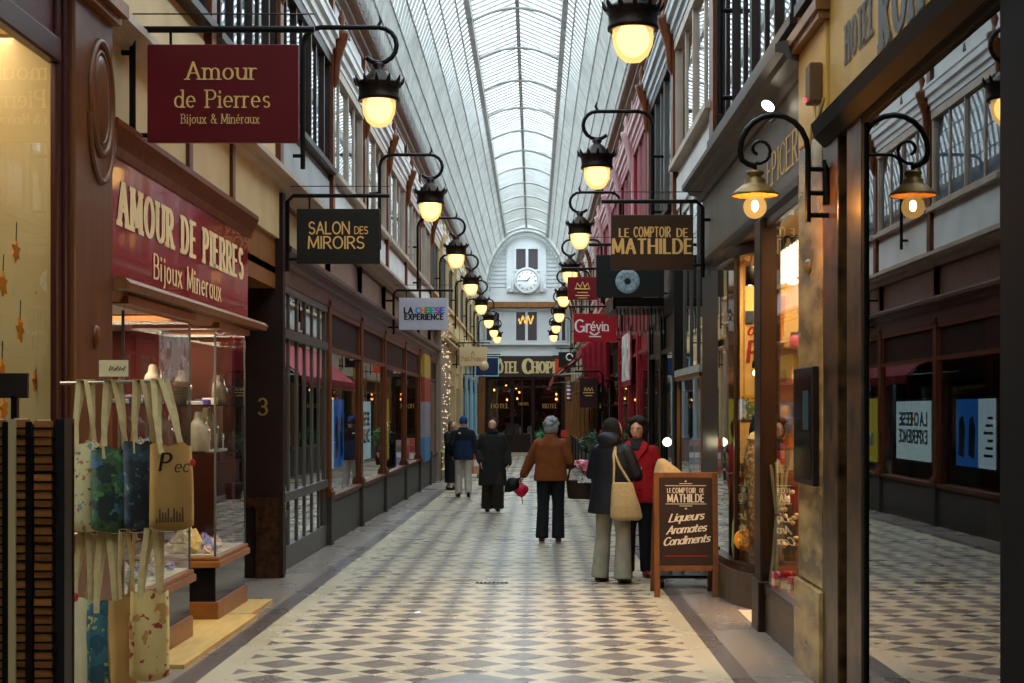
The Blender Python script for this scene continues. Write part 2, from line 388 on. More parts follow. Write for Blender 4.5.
# ------------------------------------------------------------------ floor
def floor_material():
    m = newmat('tiled_floor'); o = N(m, 'ShaderNodeOutputMaterial'); b = N(m, 'ShaderNodeBsdfPrincipled')
    tc = N(m, 'ShaderNodeTexCoord'); s = N(m, 'ShaderNodeSeparateXYZ'); L(m, tc.outputs['Object'], s.inputs[0])
    def mth(op, a, bb=None, c=None):
        n = N(m, 'ShaderNodeMath', operation=op)
        for i, q in enumerate((a, bb, c)):
            if q is None: continue
            if isinstance(q, (int, float)): n.inputs[i].default_value = q
            else: L(m, q, n.inputs[i])
        return n.outputs[0]
    X, Y = s.outputs['X'], s.outputs['Y']; P = .652
    xp = mth('DIVIDE', mth('ADD', X, .072), P); yp = mth('DIVIDE', mth('SUBTRACT', Y, 10.10), P)
    u, v = mth('ADD', xp, yp), mth('SUBTRACT', xp, yp)
    def tri(q): return mth('ABSOLUTE', mth('SUBTRACT', mth('FRACT', mth('ADD', q, 100.5)), .5))
    fu, fv = tri(u), tri(v)
    mxx = mth('MAXIMUM', fu, fv); big = mth('LESS_THAN', mxx, .30)
    sm = mth('GREATER_THAN', mth('MINIMUM', fu, fv), .5 - .155)
    nz = N(m, 'ShaderNodeTexNoise'); nz.inputs['Scale'].default_value = 1.1; nz.inputs['Detail'].default_value = 6; L(m, tc.outputs['Object'], nz.inputs['Vector'])
    nf = N(m, 'ShaderNodeTexNoise'); nf.inputs['Scale'].default_value = 60; nf.inputs['Detail'].default_value = 2; L(m, tc.outputs['Object'], nf.inputs['Vector'])
    def mix(f, a, bb):
        n = N(m, 'ShaderNodeMix', data_type='RGBA')
        L(m, f, n.inputs['Factor'])
        for k, q in ((6, a), (7, bb)):
            if isinstance(q, str): n.inputs[k].default_value = lin(q)
            else: L(m, q, n.inputs[k])
        return n.outputs[2]
    c = mix(big, '#c4b79c', '#7c726c'); c = mix(sm, c, '#544a49')
    def gt(q, t): return mth('GREATER_THAN', q, t)
    def out(a, bb): return mth('MAXIMUM', mth('LESS_THAN', X, a), mth('GREATER_THAN', X, bb))
    c = mix(out(-1.95, 1.10), c, '#bdb095')
    c = mix(out(-2.11, 1.25), c, '#584e4b'); c = mix(out(-2.27, 1.385), c, '#86796e')
    # wear
    w = N(m, 'ShaderNodeMapRange'); L(m, nz.outputs['Fac'], w.inputs[0]); w.inputs[1].default_value = .25; w.inputs[2].default_value = .75; w.inputs[3].default_value = .82; w.inputs[4].default_value = 1.05
    w2 = N(m, 'ShaderNodeMapRange'); L(m, nf.outputs['Fac'], w2.inputs[0]); w2.inputs[3].default_value = .88; w2.inputs[4].default_value = 1.1
    k = mth('MULTIPLY', w.outputs[0], w2.outputs[0])
    vm = N(m, 'ShaderNodeVectorMath', operation='SCALE'); L(m, c, vm.inputs[0]); L(m, k, vm.inputs['Scale'])
    L(m, vm.outputs[0], b.inputs['Base Color'])
    rr = N(m, 'ShaderNodeMapRange'); L(m, nz.outputs['Fac'], rr.inputs[0]); rr.inputs[3].default_value = .22; rr.inputs[4].default_value = .34
    L(m, rr.outputs[0], b.inputs['Roughness']); b.inputs['Specular IOR Level'].default_value = .55
    L(m, b.outputs[0], o.inputs['Surface']); return m
fl = MB().quad((-4.6, Y0, fz(Y0)), (3.8, Y0, fz(Y0)), (3.8, 79, fz(79)), (-4.6, 79, fz(79)))
f_ob = fl.build('floor', floor_material()); f_ob['kind'] = 'structure'
f_ob.data.transform(Matrix.Translation(f_ob.location)); f_ob.location = (0, 0, 0)

# ------------------------------------------------------------------ outer walls (behind shop rooms and flats), added light block at the back
bx(-4.6, -4.45, Y0, 79, -1, ZT+.2).struct('wall_left', ROOM)
bx(3.65, 3.8, Y0, 79, -1, ZT+.2).struct('wall_right', ROOM)
bx(-4.6, 3.8, Y0-.2, Y0, -1, 11.2).struct('back_light_block', ROOM)  # unseen wall added across the open passage to keep light out

# ------------------------------------------------------------------ glass roof
def vx(t): return 2.15 * math.cos(t)
def vz(t): return ZT + 3.4 * math.sin(t)
TH = [i / 7 * 61.4 * PI / 180 for i in range(8)]
RZ0, RZ1, RX = vz(TH[-1]) + .12, 10.95, 1.03
roof_glass = newmat('roof_glass')
def _rg():
    m = roof_glass; o = N(m, 'ShaderNodeOutputMaterial')
    t = N(m, 'ShaderNodeBsdfTransparent'); t.inputs['Color'].default_value = lin('#e6eef2')
    d = N(m, 'ShaderNodeBsdfTranslucent'); d.inputs['Color'].default_value = lin('#d6e2e8')
    e = N(m, 'ShaderNodeBsdfDiffuse'); e.inputs['Color'].default_value = lin('#b9c4ca')
    tc = N(m, 'ShaderNodeTexCoord'); nz = N(m, 'ShaderNodeTexNoise'); nz.inputs['Scale'].default_value = .5; nz.inputs['Detail'].default_value = 5
    mp = N(m, 'ShaderNodeMapping'); mp.inputs['Scale'].default_value = (1, .7, 1.2); L(m, tc.outputs['Object'], mp.inputs[0]); L(m, mp.outputs[0], nz.inputs['Vector'])
    r = N(m, 'ShaderNodeMapRange'); L(m, nz.outputs['Fac'], r.inputs[0]); r.inputs[1].default_value = .3; r.inputs[2].default_value = .7; r.inputs[3].default_value = .12; r.inputs[4].default_value = .42
    a = N(m, 'ShaderNodeMixShader'); L(m, r.outputs[0], a.inputs[0]); L(m, t.outputs[0], a.inputs[1]); L(m, d.outputs[0], a.inputs[2])
    bb = N(m, 'ShaderNodeMixShader'); bb.inputs[0].default_value = .10; L(m, a.outputs[0], bb.inputs[1]); L(m, e.outputs[0], bb.inputs[2])
    L(m, bb.outputs[0], o.inputs['Surface'])
_rg()
root = thing('ceiling', (XC, 0, ZT), kind='structure')
g = MB()
for s in (-1, 1):
    for i in range(7):
        a, b = TH[i], TH[i+1]
        g.add([(XC+s*vx(a), Y0, vz(a)), (XC+s*vx(b), Y0, vz(b)), (XC+s*vx(b), 77, vz(b)), (XC+s*vx(a), 77, vz(a))], [(0, 1, 2, 3)], True)
    g.add([(XC+s*RX, Y0, RZ0), (XC, Y0, RZ1), (XC, 77, RZ1), (XC+s*RX, 77, RZ0)], [(0, 1, 2, 3)], False)
g.build('roof_panes', roof_glass, root)
# glazing bars: thin iron hoops every .4 m, straight ones on the ridge lights
def strip(mb, pts, w, h):
    """flat bar following pts (in x,z) at y, width w along Y and depth h"""
    pass
bars = MB()
y = 4.0
while y < 77:
    for s in (-1, 1):
        vs = []
        for t in TH:
            x, z = XC + s*(vx(t) - .02), vz(t) - .02
            nx, nz_ = s*math.cos(t), math.sin(t)
            vs += [(x, y-.016, z), (x - nx*.05, y-.016, z - nz_*.05), (x - nx*.05, y+.016, z - nz_*.05), (x, y+.016, z)]
        fs = []
        for i in range(len(TH) - 1):
            o = i*4
            for j in range(3): fs.append((o+j, o+j+1, o+4+j+1, o+4+j))
        bars.add(vs, fs)
        bars.add([(XC+s*RX, y-.014, RZ0-.06), (XC, y-.014, RZ1-.06), (XC, y+.014, RZ1-.06), (XC+s*RX, y+.014, RZ0-.06)], [(0, 1, 2, 3)])
        bars.add([(XC+s*RX, y-.014, RZ0-.06), (XC, y-.014, RZ1-.06), (XC, y-.014, RZ1-.01), (XC+s*RX, y-.014, RZ0-.01)], [(0, 1, 2, 3)])
    y += .4
bars.build('glazing_bars', ROOFM, root)
pur = MB()
for s in (-1, 1):
    for i in range(1, 7):
        t = TH[i]; x, z = XC + s*(vx(t)-.06), vz(t)-.06; pur.tube([(x, Y0, z), (x, 77, z)], .022, 5)
pur.build('purlins', ROOFM, root)
for s in (-1, 1):
    x = XC + s*(RX+.02)
    bx(min(x-.06, x+.06), max(x-.06, x+.06), Y0, 77, RZ0-.28, RZ0+.02).build('ridge_light_rail', ROOFM, root)
bx(XC-.045, XC+.045, Y0, 77, RZ1-.2, RZ1).build('ridge_beam', ROOFM, root)
rb = MB(); y = 4.4
while y < 77:
    pts = [(XC + RX*q, y, RZ0 - .12 + (RZ1-.12-RZ0)*(1-q*q)) for q in [i/8-1 for i in range(17)]]
    rb.tube(pts, .04, 6); y += 3.82
rb.build('ridge_light_arches', ROOFM, root)
for s, xw in ((-1, XL), (1, XR)):   # cover slab added to stop light leaks, vault foot to outer walls
    xo = -4.6 if s < 0 else 3.8; xi = XC + s*2.12
    bx(min(xo, xi), max(xo, xi), Y0, 79, ZT+.1, ZT+.22).build('light_seal_slab', PAINTD, root)

# ------------------------------------------------------------------ repeated facade pieces
NW = [0]; NT = [0]
def win(): NW[0] += 1; return 'window_%d' % NW[0]
def trim(): NT[0] += 1; return 'trim_%d' % NT[0]
def xs(side, d):                      # d metres out of the wall plane into the passage
    return XL + d if side < 0 else XR - d
def sb(mb, side, d0, d1, y0, y1, z0, z1):
    a, b = xs(side, d0), xs(side, d1); return mb.box(min(a, b), max(a, b), y0, y1, z0, z1)
def cornice(side, y0, y1, prof, m):
    """moulding with a (d, z) profile, running along the wall"""
    poly = [(xs(side, d), z) for d, z in prof]
    return MB().profile_y(poly, y0, y1).struct(trim(), m)
def upper_bay(side, y0, y1, frame=BEIGEF, blind=BLINDP, apron=GREYW, mull=4, barm=None, zs=4.83, top=WHITE, zb=4.08):
    w = thing(win(), (xs(side, 0), (y0+y1)/2, zs), kind='structure')
    f = MB(); a, b = y0 + .1, y1 - .1
    sb(f, side, -.05, .035, a, a+.09, zs, 6.34); sb(f, side, -.05, .035, b-.09, b, zs, 6.34)
    sb(f, side, -.12, .05, a, b, 6.24, 6.36); sb(f, side, -.12, .05, a, b, zs, zs+.07)
    f.build('frame', frame, w)
    q = MB(); sb(q, side, -.1, .12, a-.02, b+.02, zs-.06, zs+.01); q.build('sill', frame, w)
    k = MB()
    for i in range(1, mull):
        c = a + (b-a)*i/mull; sb(k, side, -.04, .03 if i % 2 == 0 else .01, c-.03, c+.03, zs+.05, 6.26)
    k.build('mullions', barm or frame, w)
    p = MB(); xx = xs(side, -.01); p.quad((xx, a, zs), (xx, b, zs), (xx, b, 6.3), (xx, a, 6.3)); p.build('pane', GLASSUP, w)
    l = MB(); sb(l, side, -.09, -.06, a-.1, b+.1, zs-.1, 6.4); l.build('blind', blind, w)
    ap = MB(); sb(ap, side, -.1, 0., y0, y1, zb, zs-.06); sb(ap, side, 0, .03, y0+.2, y1-.2, zb+.1, zs-.16); ap.build('apron', apron, w)
    fr = MB(); sb(fr, side, -.1, 0., y0, y1, 6.36, ZT+.12); sb(fr, side, 0, .025, y0+.25, y1-.25, 6.86, 7.2)
    yc = (y0+y1)/2; fr.build('frieze', top, w)
    orn = MB()
    for dz in (-.08, .08):
        orn.tube([(xs(side, .03), yc-.05, 7.03+dz-.05), (xs(side, .03), yc, 7.03+dz+.06), (xs(side, .03), yc+.05, 7.03+dz-.05)], .02, 5)
    orn.build('ornament', STEEL, w)
def upper_pilaster(side, y, m=WOOD, w=.2, z0=4.05):
    t = thing(trim(), (xs(side, .04), y, z0), kind='structure')
    p = MB(); sb(p, side, -.14, .07, y-w/2, y+w/2, z0, ZT); p.build('shaft', m, t)
    c = MB(); x = xs(side, .1)
    s = -side
    c.loft([(z, x + s*o_, y, r_, w*k_) for z, o_, r_, k_ in ((5.95, -.03, .01, .2), (6.05, -.01, .04, .3), (6.2, .0, .05, .34), (6.3, .01, .045, .36), (6.45, .03, .07, .45), (6.6, .06, .09, .55), (6.66, .07, .1, .6), (6.7, .07, .1, .6), (6.71, .07, .04, .3), (6.8, .07, .03, .2), (6.88, .07, .05, .3), (6.98, .07, .02, .12), (7.02, .07, .004, .03))], 12, 3)
    c.build('carved_bracket', m, t)
def moulding_top(side, y0, y1, m=WHITE):
    cornice(side, y0, y1, [(0, 6.36), (.06, 6.38), (.06, 6.46), (.1, 6.48), (.1, 6.58), (.15, 6.6), (.15, 6.7), (.17, 6.72), (.17, 6.76), (0, 6.78)], m)
def roof_cornice(side):
    cornice(side, Y0, Y1, [(-.1, 7.2), (.05, 7.2), (.05, 7.27), (.13, 7.3), (.13, 7.36), (.2, 7.4), (.24, 7.4), (.24, 7.47), (.2, 7.56), (-.1, 7.56)], CORN)
roof_cornice(-1); roof_cornice(1)
def ledge(side, y0, y1, m, z=3.95, d=.26):
    cornice(side, y0, y1, [(-.05, z-.06), (.05, z-.06), (.07, z), (.16, z+.02), (.18, z+.06), (d, z+.07), (d, z+.12), (d-.04, z+.14), (-.05, z+.17)], m)
def fascia_cornice(side, y0, y1, m, z=3.3):
    cornice(side, y0, y1, [(-.05, z-.3), (.04, z-.3), (.05, z-.1), (.1, z-.08), (.12, z), (.17, z+.02), (.17, z+.07), (.1, z+.12), (-.05, z+.14)], m)
def shop_pilaster(side, y, m=WOOD, w=.24, z1=3.3, base=SKIRT, d=.05, zb=.52):
    t = thing(trim(), (xs(side, 0), y, fz(y)), kind='structure')
    p = MB(); sb(p, side, -.2, d, y-w/2, y+w/2, zb, z1); p.build('shaft', m, t, bevel=.012)
    b = MB(); sb(b, side, -.2, d+.03, y-w/2-.02, y+w/2+.02, fz(y)-.02, zb-.05); b.build('plinth', base, t, bevel=.01)
    r = MB(); sb(r, side, -.2, d+.04, y-w/2-.03, y+w/2+.03, zb-.05, zb+.03); sb(r, side, -.2, d+.02, y-w/2-.015, y+w/2+.015, zb+.03, zb+.07); r.build('base_moulding', m, t)
    c = MB(); sb(c, side, -.2, d+.03, y-w/2-.02, y+w/2+.02, z1-.28, z1-.22); c.build('collar', m, t)
def shop_window(side, y0, y1, m=WOOD, panel=PAINTD, skirt=SKIRT, zs=.46, zt=2.42, zp=2.97, glass=None, frame_t=.07, gl_d=.0):
    w = thing(win(), (xs(side, 0), (y0+y1)/2, fz((y0+y1)/2)), kind='structure')
    f = MB(); sb(f, side, -.1, .015, y0, y0+frame_t, zs, zp); sb(f, side, -.1, .015, y1-frame_t, y1, zs, zp)
    sb(f, side, -.1, .04, y0, y1, zt, zt+.06); sb(f, side, -.1, .03, y0, y1, zp-.04, zp+.04); f.build('frame', m, w)
    s = MB(); sb(s, side, -.2, .06, y0, y1, zs-.03, zs+.02); s.build('sill', m, w)
    p = MB(); xx = xs(side, gl_d); p.quad((xx, y0, zs), (xx, y1, zs), (xx, y1, zt), (xx, y0, zt)); p.build('pane', glass or GLASS, w)
    q = MB(); sb(q, side, -.06, -.01, y0, y1, zt+.03, zp); q.build('transom_panel', panel, w)
    k = MB(); sb(k, side, -.2, .02, y0, y1, fz(y1)-.05, zs-.01); sb(k, side, .02, .035, y0+.15, y1-.15, fz(y0)+.12, zs-.08); k.build('skirting', skirt, w)
    return w
def entresol(side, y0, y1, m=MAUVE, fr=WOOD, z0=3.42, z1=3.93):
    t = thing(trim(), (xs(side, 0), (y0+y1)/2, z0), kind='structure')
    p = MB(); sb(p, side, -.15, -.02, y0, y1, z0-.1, z1); p.build('panel', m, t)
    f = MB(); sb(f, side, -.1, .04, y0-.06, y0+.06, z0, z1); sb(f, side, -.1, .04, y1-.06, y1+.06, z0, z1); sb(f, side, -.1, .02, y0, y1, z1-.06, z1); f.build('frame', fr, t)
def room(side, y0, y1, depth, wallm, floorm, z0=.42, z1=2.95, ceil=None):
    """shallow display space behind a shop window"""
    b = MB(); sb(b, side, -depth-.04, -depth, y0, y1, z0-.5, z1+.1); sb(b, side, -depth, -.12, y0, y0+.03, z0-.5, z1+.1); sb(b, side, -depth, -.12, y1-.03, y1, z0-.5, z1+.1)
    n = 'wall_left_%d' % y0 if side < 0 else 'wall_right_%d' % y0
    b.struct(n, wallm)
    f = MB(); sb(f, side, -depth, -.1, y0, y1, z0-.04, z0); f.struct('floor_%s_%d' % ('left' if side < 0 else 'right', y0), floorm)
    c = MB(); sb(c, side, -depth, -.1, y0, y1, z1, z1+.05); c.struct('ceiling_%s_%d' % ('left' if side < 0 else 'right', y0), ceil or wallm)

# ------------------------------------------------------------------ left side
PL = [20.6, 24.4, 28.3, 32.8, 36.8, 40.6, 43.4]
UL = [5.6, 9.7, 13.0, 16.5] + [20.8, 24.7, 28.6, 32.8, 36.8, 40.7, 44.6, 48.5, 52.4, 56.3, 60.2, 64.1, 68, 72, 77]
for i in range(len(UL) - 1):
    a, b = UL[i], UL[i+1]
    if b <= 20.9: upper_bay(-1, a, b, frame=WOODD, blind=BLINDP, apron=CREAM if b < 16.6 else GREYW, mull=7, barm=WOODD)
    elif b < 41: upper_bay(-1, a, b, frame=BEIGEF, blind=BLINDC if i % 2 else BLINDP, mull=4, apron=WHITE)
    else: upper_bay(-1, a, b, frame=CREAM, blind=BLINDC if i % 2 else BLINDD, mull=5, apron=CREAM, barm=STEEL)
for a in UL[1:-1]: upper_pilaster(-1, a, WOOD if a < 41 else CREAM)
moulding_top(-1, 5.6, 77)
ledge(-1, 5.6, 43.4, BEIGEF)
ledge(-1, 43.4, 77, CREAM, z=3.6)
for i in range(len(PL) - 1): entresol(-1, PL[i], PL[i+1])
entresol(-1, 16.5, 20.6, m=CREAM)
fascia_cornice(-1, 16.5, 43.4, mat('brown_fascia', '#55362a', .4, col2='#442a20', scale=4))
for i, y in enumerate(PL): shop_pilaster(-1, y)
for y in (16.5,): shop_pilaster(-1, y, w=.36, base=PAINTD)
for i in range(len(PL) - 1):
    a, b = PL[i] + .12, PL[i+1] - .12
    if i < 3:
        shop_window(-1, a, b)
    else:
        m_ = (a + b) / 2; shop_window(-1, a, b, frame_t=.14)
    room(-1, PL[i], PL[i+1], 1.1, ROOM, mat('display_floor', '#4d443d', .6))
# glazed grille door between the two pilasters
d = thing('door_1', (XL, 18.5, fz(18.5)), kind='structure')
fb = MB(); gb = MB()
ya, yb, zt = 16.75, 20.42, 3.02
for y in (ya+.06, yb-.06): sb(fb, -1, -.1, .015, y-.05, y+.05, fz(y), zt)
sb(fb, -1, -.1, .03, ya, yb, zt-.1, zt); sb(fb, -1, -.09, .04, ya, yb, 2.42, 2.52); sb(fb, -1, -.09, .02, ya, yb, fz(20)-.02, .12); sb(fb, -1, -.09, .04, ya, yb, .62, .72)
fb.build('frame', STEEL, d)
for i in range(1, 6):
    y = ya + (yb-ya)*i/6; sb(gb, -1, -.03, .012, y-.035, y+.035, 0.0, zt-.05)
gb.build('glazing_bars', mat('dark_steel', '#5a5854', .4, metal=.3), d)
p = MB(); xx = xs(-1, -.005); p.quad((xx, ya, fz(20)), (xx, yb, fz(20)), (xx, yb, zt), (xx, ya, zt)); p.build('pane', pane('mirrored_door_glass', '#8a8886', .25, 1.0, .006), d)
bb = MB(); sb(bb, -1, -.9, -.86, ya-.1, yb+.1, -.3, 3.2); bb.build('dark_lobby', BLINDD, d)
# recess with the street number
rm = MB(); rm.box(-4.4, -2.62, 16.18, 16.34, fz(16)-.05, 3.9); o_ = rm.struct('wall_left_recess', PAINTD)
nb = MB(); lettering(nb, '3', (-2.83, 16.17, 1.58), (1, 0, 0), (0, 0, 1), .17, dict(thick=.16, thin=.09)); nb.struct('trim_house_number', mat('gilt', '#b08a45', .35, metal=.6), None)
rp = MB(); rp.box(-2.9, -2.66, 16.14, 16.18, fz(16), .62); rp.box(-3.4, -2.66, 16.15, 16.18, .62, .72); rp.struct(trim(), mat('brown_marble', '#4a2f1c', .25, col2='#1c130e', scale=14))
rc = MB(); rc.box(-4.4, -2.7, 14.1, 16.2, 3.05, 3.12); rc.struct('ceiling_left_recess', WOODL)
# cream facade further along
for i, (a, b) in enumerate(((43.6, 47.6), (47.6, 52), (52, 57), (57, 61.5), (61.5, 66.5), (66.5, 71.5), (71.5, 76.6))):
    cm = CREAM if a < 60 else mat('pale_blue_paint', '#8fb6c4', .5) if a > 66 else CREAM
    shop_pilaster(-1, a, cm if i != 4 else mat('pale_blue_paint', '#8fb6c4', .5), w=.5, z1=3.6, base=mat('grey_stone', '#77706a', .6), d=.12)
    shop_window(-1, a+.3, b-.2, m=CREAM if i < 3 else STEEL, panel=CREAM if i < 3 else PAINTD, skirt=mat('grey_stone', '#77706a', .6))
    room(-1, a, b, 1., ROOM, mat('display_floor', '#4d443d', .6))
    t = MB(); sb(t, -1, -.1, .02, a, b, 2.97, 3.62); t.struct(trim(), CREAM)

# ------------------------------------------------------------------ right side, upper floor
UR = [5.0, 10.4, 15.6, 20.0, 24.2, 28.3, 32.4, 36.5, 40.6, 44.7, 48.8, 52.9, 57, 61.1, 65.2, 69.3, 73.2, 77]
for i in range(len(UR) - 1):
    a, b = UR[i], UR[i+1]
    if b < 16: upper_bay(1, a, b, frame=WOODD, blind=BLINDP, mull=8, barm=WOODD, apron=PAINTD, zs=4.3)
    elif b < 21: upper_bay(1, a, b, frame=BEIGEF, blind=BLINDC, mull=4, apron=WHITE, zs=4.75)
    elif b < 25: upper_bay(1, a, b, frame=PAINTD, blind=BLINDD, mull=5, apron=PAINTD, zs=4.3, barm=STEEL)
    elif b < 45: upper_bay(1, a, b, frame=REDP, blind=mat('red_curtain', '#7c1a26', .8, col2='#5d0f1a', scale=1.5, stretch=(1, 5, .3)), mull=6, apron=REDP, zs=4.3, top=PINKP, barm=mat('pink_bars', '#a9686c', .5))
    else: upper_bay(1, a, b, frame=BEIGEF, blind=BLINDD, mull=4, apron=GREYW)
for a in UR[1:-1]: upper_pilaster(1, a, WOOD if a < 25 or a > 46 else PINKP, w=.34 if a == 15.6 else .2)
moulding_top(1, 5, 24.2, GREYW); moulding_top(1, 24.2, 44.7, PINKP); moulding_top(1, 44.7, 77)
ledge(1, 10.35, 16.9, mat('grey_brown_ledge', '#5a5149', .5, col2='#4b433d', scale=2), d=.24)
ledge(1, 24.2, 77, BEIGEF)
# ------------------------------------------------------------------ right side, shops beyond the chocolate shop
SILV = mat('pale_grey_facade', '#a7a49c', .5, col2='#8f8c85', scale=2)
BLACKP = mat('black_facade_paint', '#0f0d0d', .35)
shop_pilaster(1, 20.05, BLACKP, w=.3, z1=3.9, base=BLACKP)
w = shop_window(1, 17.0, 19.9, m=WOODL, panel=SILV, skirt=PAINTD, zt=2.0, zp=2.1)
room(1, 16.9, 20.0, 1.2, mat('lit_shop_wall', '#a58a5c', .8, col2='#6d5a3c', scale=3), mat('display_floor', '#4d443d', .6), z1=2.3)
t = MB(); sb(t, 1, -.06, -.02, 16.9, 20.1, 2.1, 4.1); t.struct('window_hall', pane('transom_glass', '#6a7076', .15, 1.1))
t = MB(); sb(t, 1, -.5, -.45, 16.9, 20.1, 2.1, 4.1); t.struct('wall_right_transom', BLINDD)
t = MB(); sb(t, 1, -.1, .05, 16.9, 20.1, 2.05, 2.13); t.struct(trim(), SILV)
t = MB(); 
for y in (17.6, 18.4, 19.2): sb(t, 1, -.1, .0, y-.02, y+.02, 2.1, 4.1)
t.struct(trim(), STEEL)
# black shop
for y in (22.2, 24.4): shop_pilaster(1, y, BLACKP, w=.3, z1=3.5, base=BLACKP)
for a, b in ((20.2, 22.05), (22.35, 24.25)):
    shop_window(1, a, b, m=BLACKP, panel=BLACKP, skirt=BLACKP)
    room(1, a, b, 1., ROOM, mat('display_floor', '#4d443d', .6))
t = MB(); sb(t, 1, -.1, .04, 20, 24.5, 2.97, 4.1); t.struct(trim(), BLACKP)
# red shop fronts
for y in (27.2, 29.6, 33.0): shop_pilaster(1, y, REDP, w=.34, z1=3.6, base=REDP)
for a, b in ((24.6, 27.0), (27.4, 29.4), (29.8, 32.8)):
    shop_window(1, a, b, m=REDP, panel=REDP, skirt=REDP, zt=2.6)
    room(1, a, b, 1., mat('pale_poster_wall', '#8f7f78', .8, col2='#6a3a3a', scale=2), mat('display_floor', '#4d443d', .6))
t = MB(); sb(t, 1, -.1, .04, 24.5, 33.2, 2.97, 4.1); t.struct(trim(), REDP)
# browner fronts to the end
for i, (a, b) in enumerate(((33.2, 37), (37, 41), (41, 45), (45, 49.5), (49.5, 54), (54, 58.5), (58.5, 63), (63, 67.5), (67.5, 72), (72, 76.6))):
    mm = WOODD if i < 3 else WOODL
    shop_pilaster(1, b, mm, w=.4, z1=3.6, base=PAINTD)
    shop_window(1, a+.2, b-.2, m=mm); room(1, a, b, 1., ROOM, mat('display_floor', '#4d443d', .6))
    t = MB(); sb(t, 1, -.1, .03, a, b, 2.97, 4.0); t.struct(trim(), PAINTD if i < 4 else BEIGEF)

# ------------------------------------------------------------------ end wall with clock gable
WE = mat('white_plaster', '#cfd1d0', .6, col2='#c2c4c4', scale=.8)
ew = thing('wall_end', (XC, 77, 0), kind='structure')
mb = MB(); mb.box(-4.6, 3.8, 77, 77.2, 3.9, ZT)
poly = [(XC + vx(t), vz(t)) for t in TH] + [(XC + RX, RZ0), (XC, RZ1), (XC - RX, RZ0)] + [(XC - vx(t), vz(t)) for t in reversed(TH)]
mb.prism(poly, lambda u, v, w: (u, w, v), 77.0, 77.2)
mb.build('plaster_front', WE, ew)
bd = MB()
for i in range(14):
    z = ZT + .35 + i*.2; hw = 2.15*math.sqrt(max(0, 1-((z-ZT)/3.4)**2)) - .1
    if hw > .95: bd.box(XC-hw, XC-.95, 76.96, 77, z, z+.025); bd.box(XC+.95, XC+hw, 76.96, 77, z, z+.025)
bd.build('board_joints', GREYW, ew)
gb = MB()   # raised centre bay with arched head
gb.prism([(XC-.98, 7.5), (XC+.98, 7.5), (XC+.98, 9.7)] + [(XC + .98*math.cos(a), 9.7 + .75*math.sin(a)) for a in [i*PI/12 for i in range(1, 12)]] + [(XC-.98, 9.7)], lambda u, v, w: (u, w, v), 76.86, 77)
gb.build('gable_bay', WE, ew)
am = MB(); am.tube([(XC + 2.0*math.cos(a), 76.7, ZT+.1 + 3.0*math.sin(a)) for a in [i*PI/20 for i in range(21)]], .09, 6)
am.tube([(XC + 1.82*math.cos(a), 76.7, ZT+.1 + 2.75*math.sin(a)) for a in [i*PI/20 for i in range(21)]], .04, 6)
for i in range(1, 20):
    a = i*PI/20
    if not .75 < a < 2.4: am.tube([(XC+2.0*math.cos(a), 76.7, ZT+.1+3.0*math.sin(a)), (XC+1.82*math.cos(a), 76.7, ZT+.1+2.75*math.sin(a))], .03, 4)
am.build('arch_rib', ROOFM, ew)
bm_ = bx(-2.7, 1.9, 76.6, 77, 6.75, 7.02); bm_.build('timber_beam', WOODL, ew)
mm = MB(); mm.box(-2.7, 1.9, 76.8, 77, 4.9, 5.0); mm.box(-2.7, 1.9, 76.75, 77, 4.25, 4.4); mm.box(-2.7, 1.9, 76.85, 77, 6.6, 6.72); mm.build('string_courses', WHITE, ew)
def sash(px0, px1, py0, py1, Yw, dark, m=WE):
    w = thing(win(), (PX((px0+px1)/2, Yw), Yw, PZ(py1, Yw)), kind='structure')
    x0, x1, z0, z1 = PX(px0, Yw), PX(px1, Yw), PZ(py1, Yw), PZ(py0, Yw)
    f = MB()
    for a, b, c, d in ((x0-.06, x0+.03, z0, z1), (x1-.03, x1+.06, z0, z1), ((x0+x1)/2-.065, (x0+x1)/2+.065, z0, z1)): f.box(a, b, Yw-.1, Yw, c, d)
    f.box(x0-.06, x1+.06, Yw-.12, Yw, z0-.08, z0+.02); f.box(x0-.06, x1+.06, Yw-.1, Yw, z1, z1+.08); f.build('frame', m, w)
    bx(x0, x1, Yw-.03, Yw-.01, z0, z1).build('pane', dark, w)
    return w
DP = mat('dark_window_pane', '#4c4548', .15)
sash(515.5, 538.5, 249, 270, 76.86, DP); sash(515.5, 537.5, 312, 341, 77, DP); sash(486, 500, 313, 341, 77, DP); sash(555, 566, 313, 341, 77, DP)
gl = MB()
R2 = random.Random(3)
for i in range(16):
    u = i/15; px = 519 + 14*u
    gl.ell((PX(px, 76.9), 76.9, PZ(320 + 3*math.sin(u*17), 76.9)), (.045, .03, .09), 6, 4)
tag(gl.build('gold_garland', emit('gold_glow', '#ffc860', .5)), 'gold garland glowing in the middle window of the white end wall', 'garland')
# hotel front under the white wall
dh = thing('door_2', (XC, 76.9, fz(77)), kind='structure')
HY = 76.6
fr = MB()
x0, x1 = PX(486, HY), PX(564, HY); zf = fz(76.6); zt = PZ(377, HY)
cols = [486, 511, 516, 531, 536, 564]
for px in (487, 512, 533, 563): fr.box(PX(px-1.6, HY), PX(px+1.6, HY), HY-.1, HY+.1, zf, zt)
fr.box(x0, x1, HY-.1, HY+.1, PZ(387, HY)-.05, PZ(387, HY)+.05); fr.box(x0, x1, HY-.12, HY+.1, zt-.12, zt+.1)
for a, b in ((487, 512), (533, 563), (514, 531)): fr.box(PX(a, HY), PX(b, HY), HY-.05, HY+.05, zf, PZ(434, HY))
fr.box(PX(522, HY)-.05, PX(522, HY)+.05, HY-.08, HY+.06, zf, zt)
fr.build('frame', WOODD, dh)
bx(x0, x1, HY, HY+.02, zf, zt).build('pane', pane('hotel_glass', '#b8a898', .10, .9), dh)
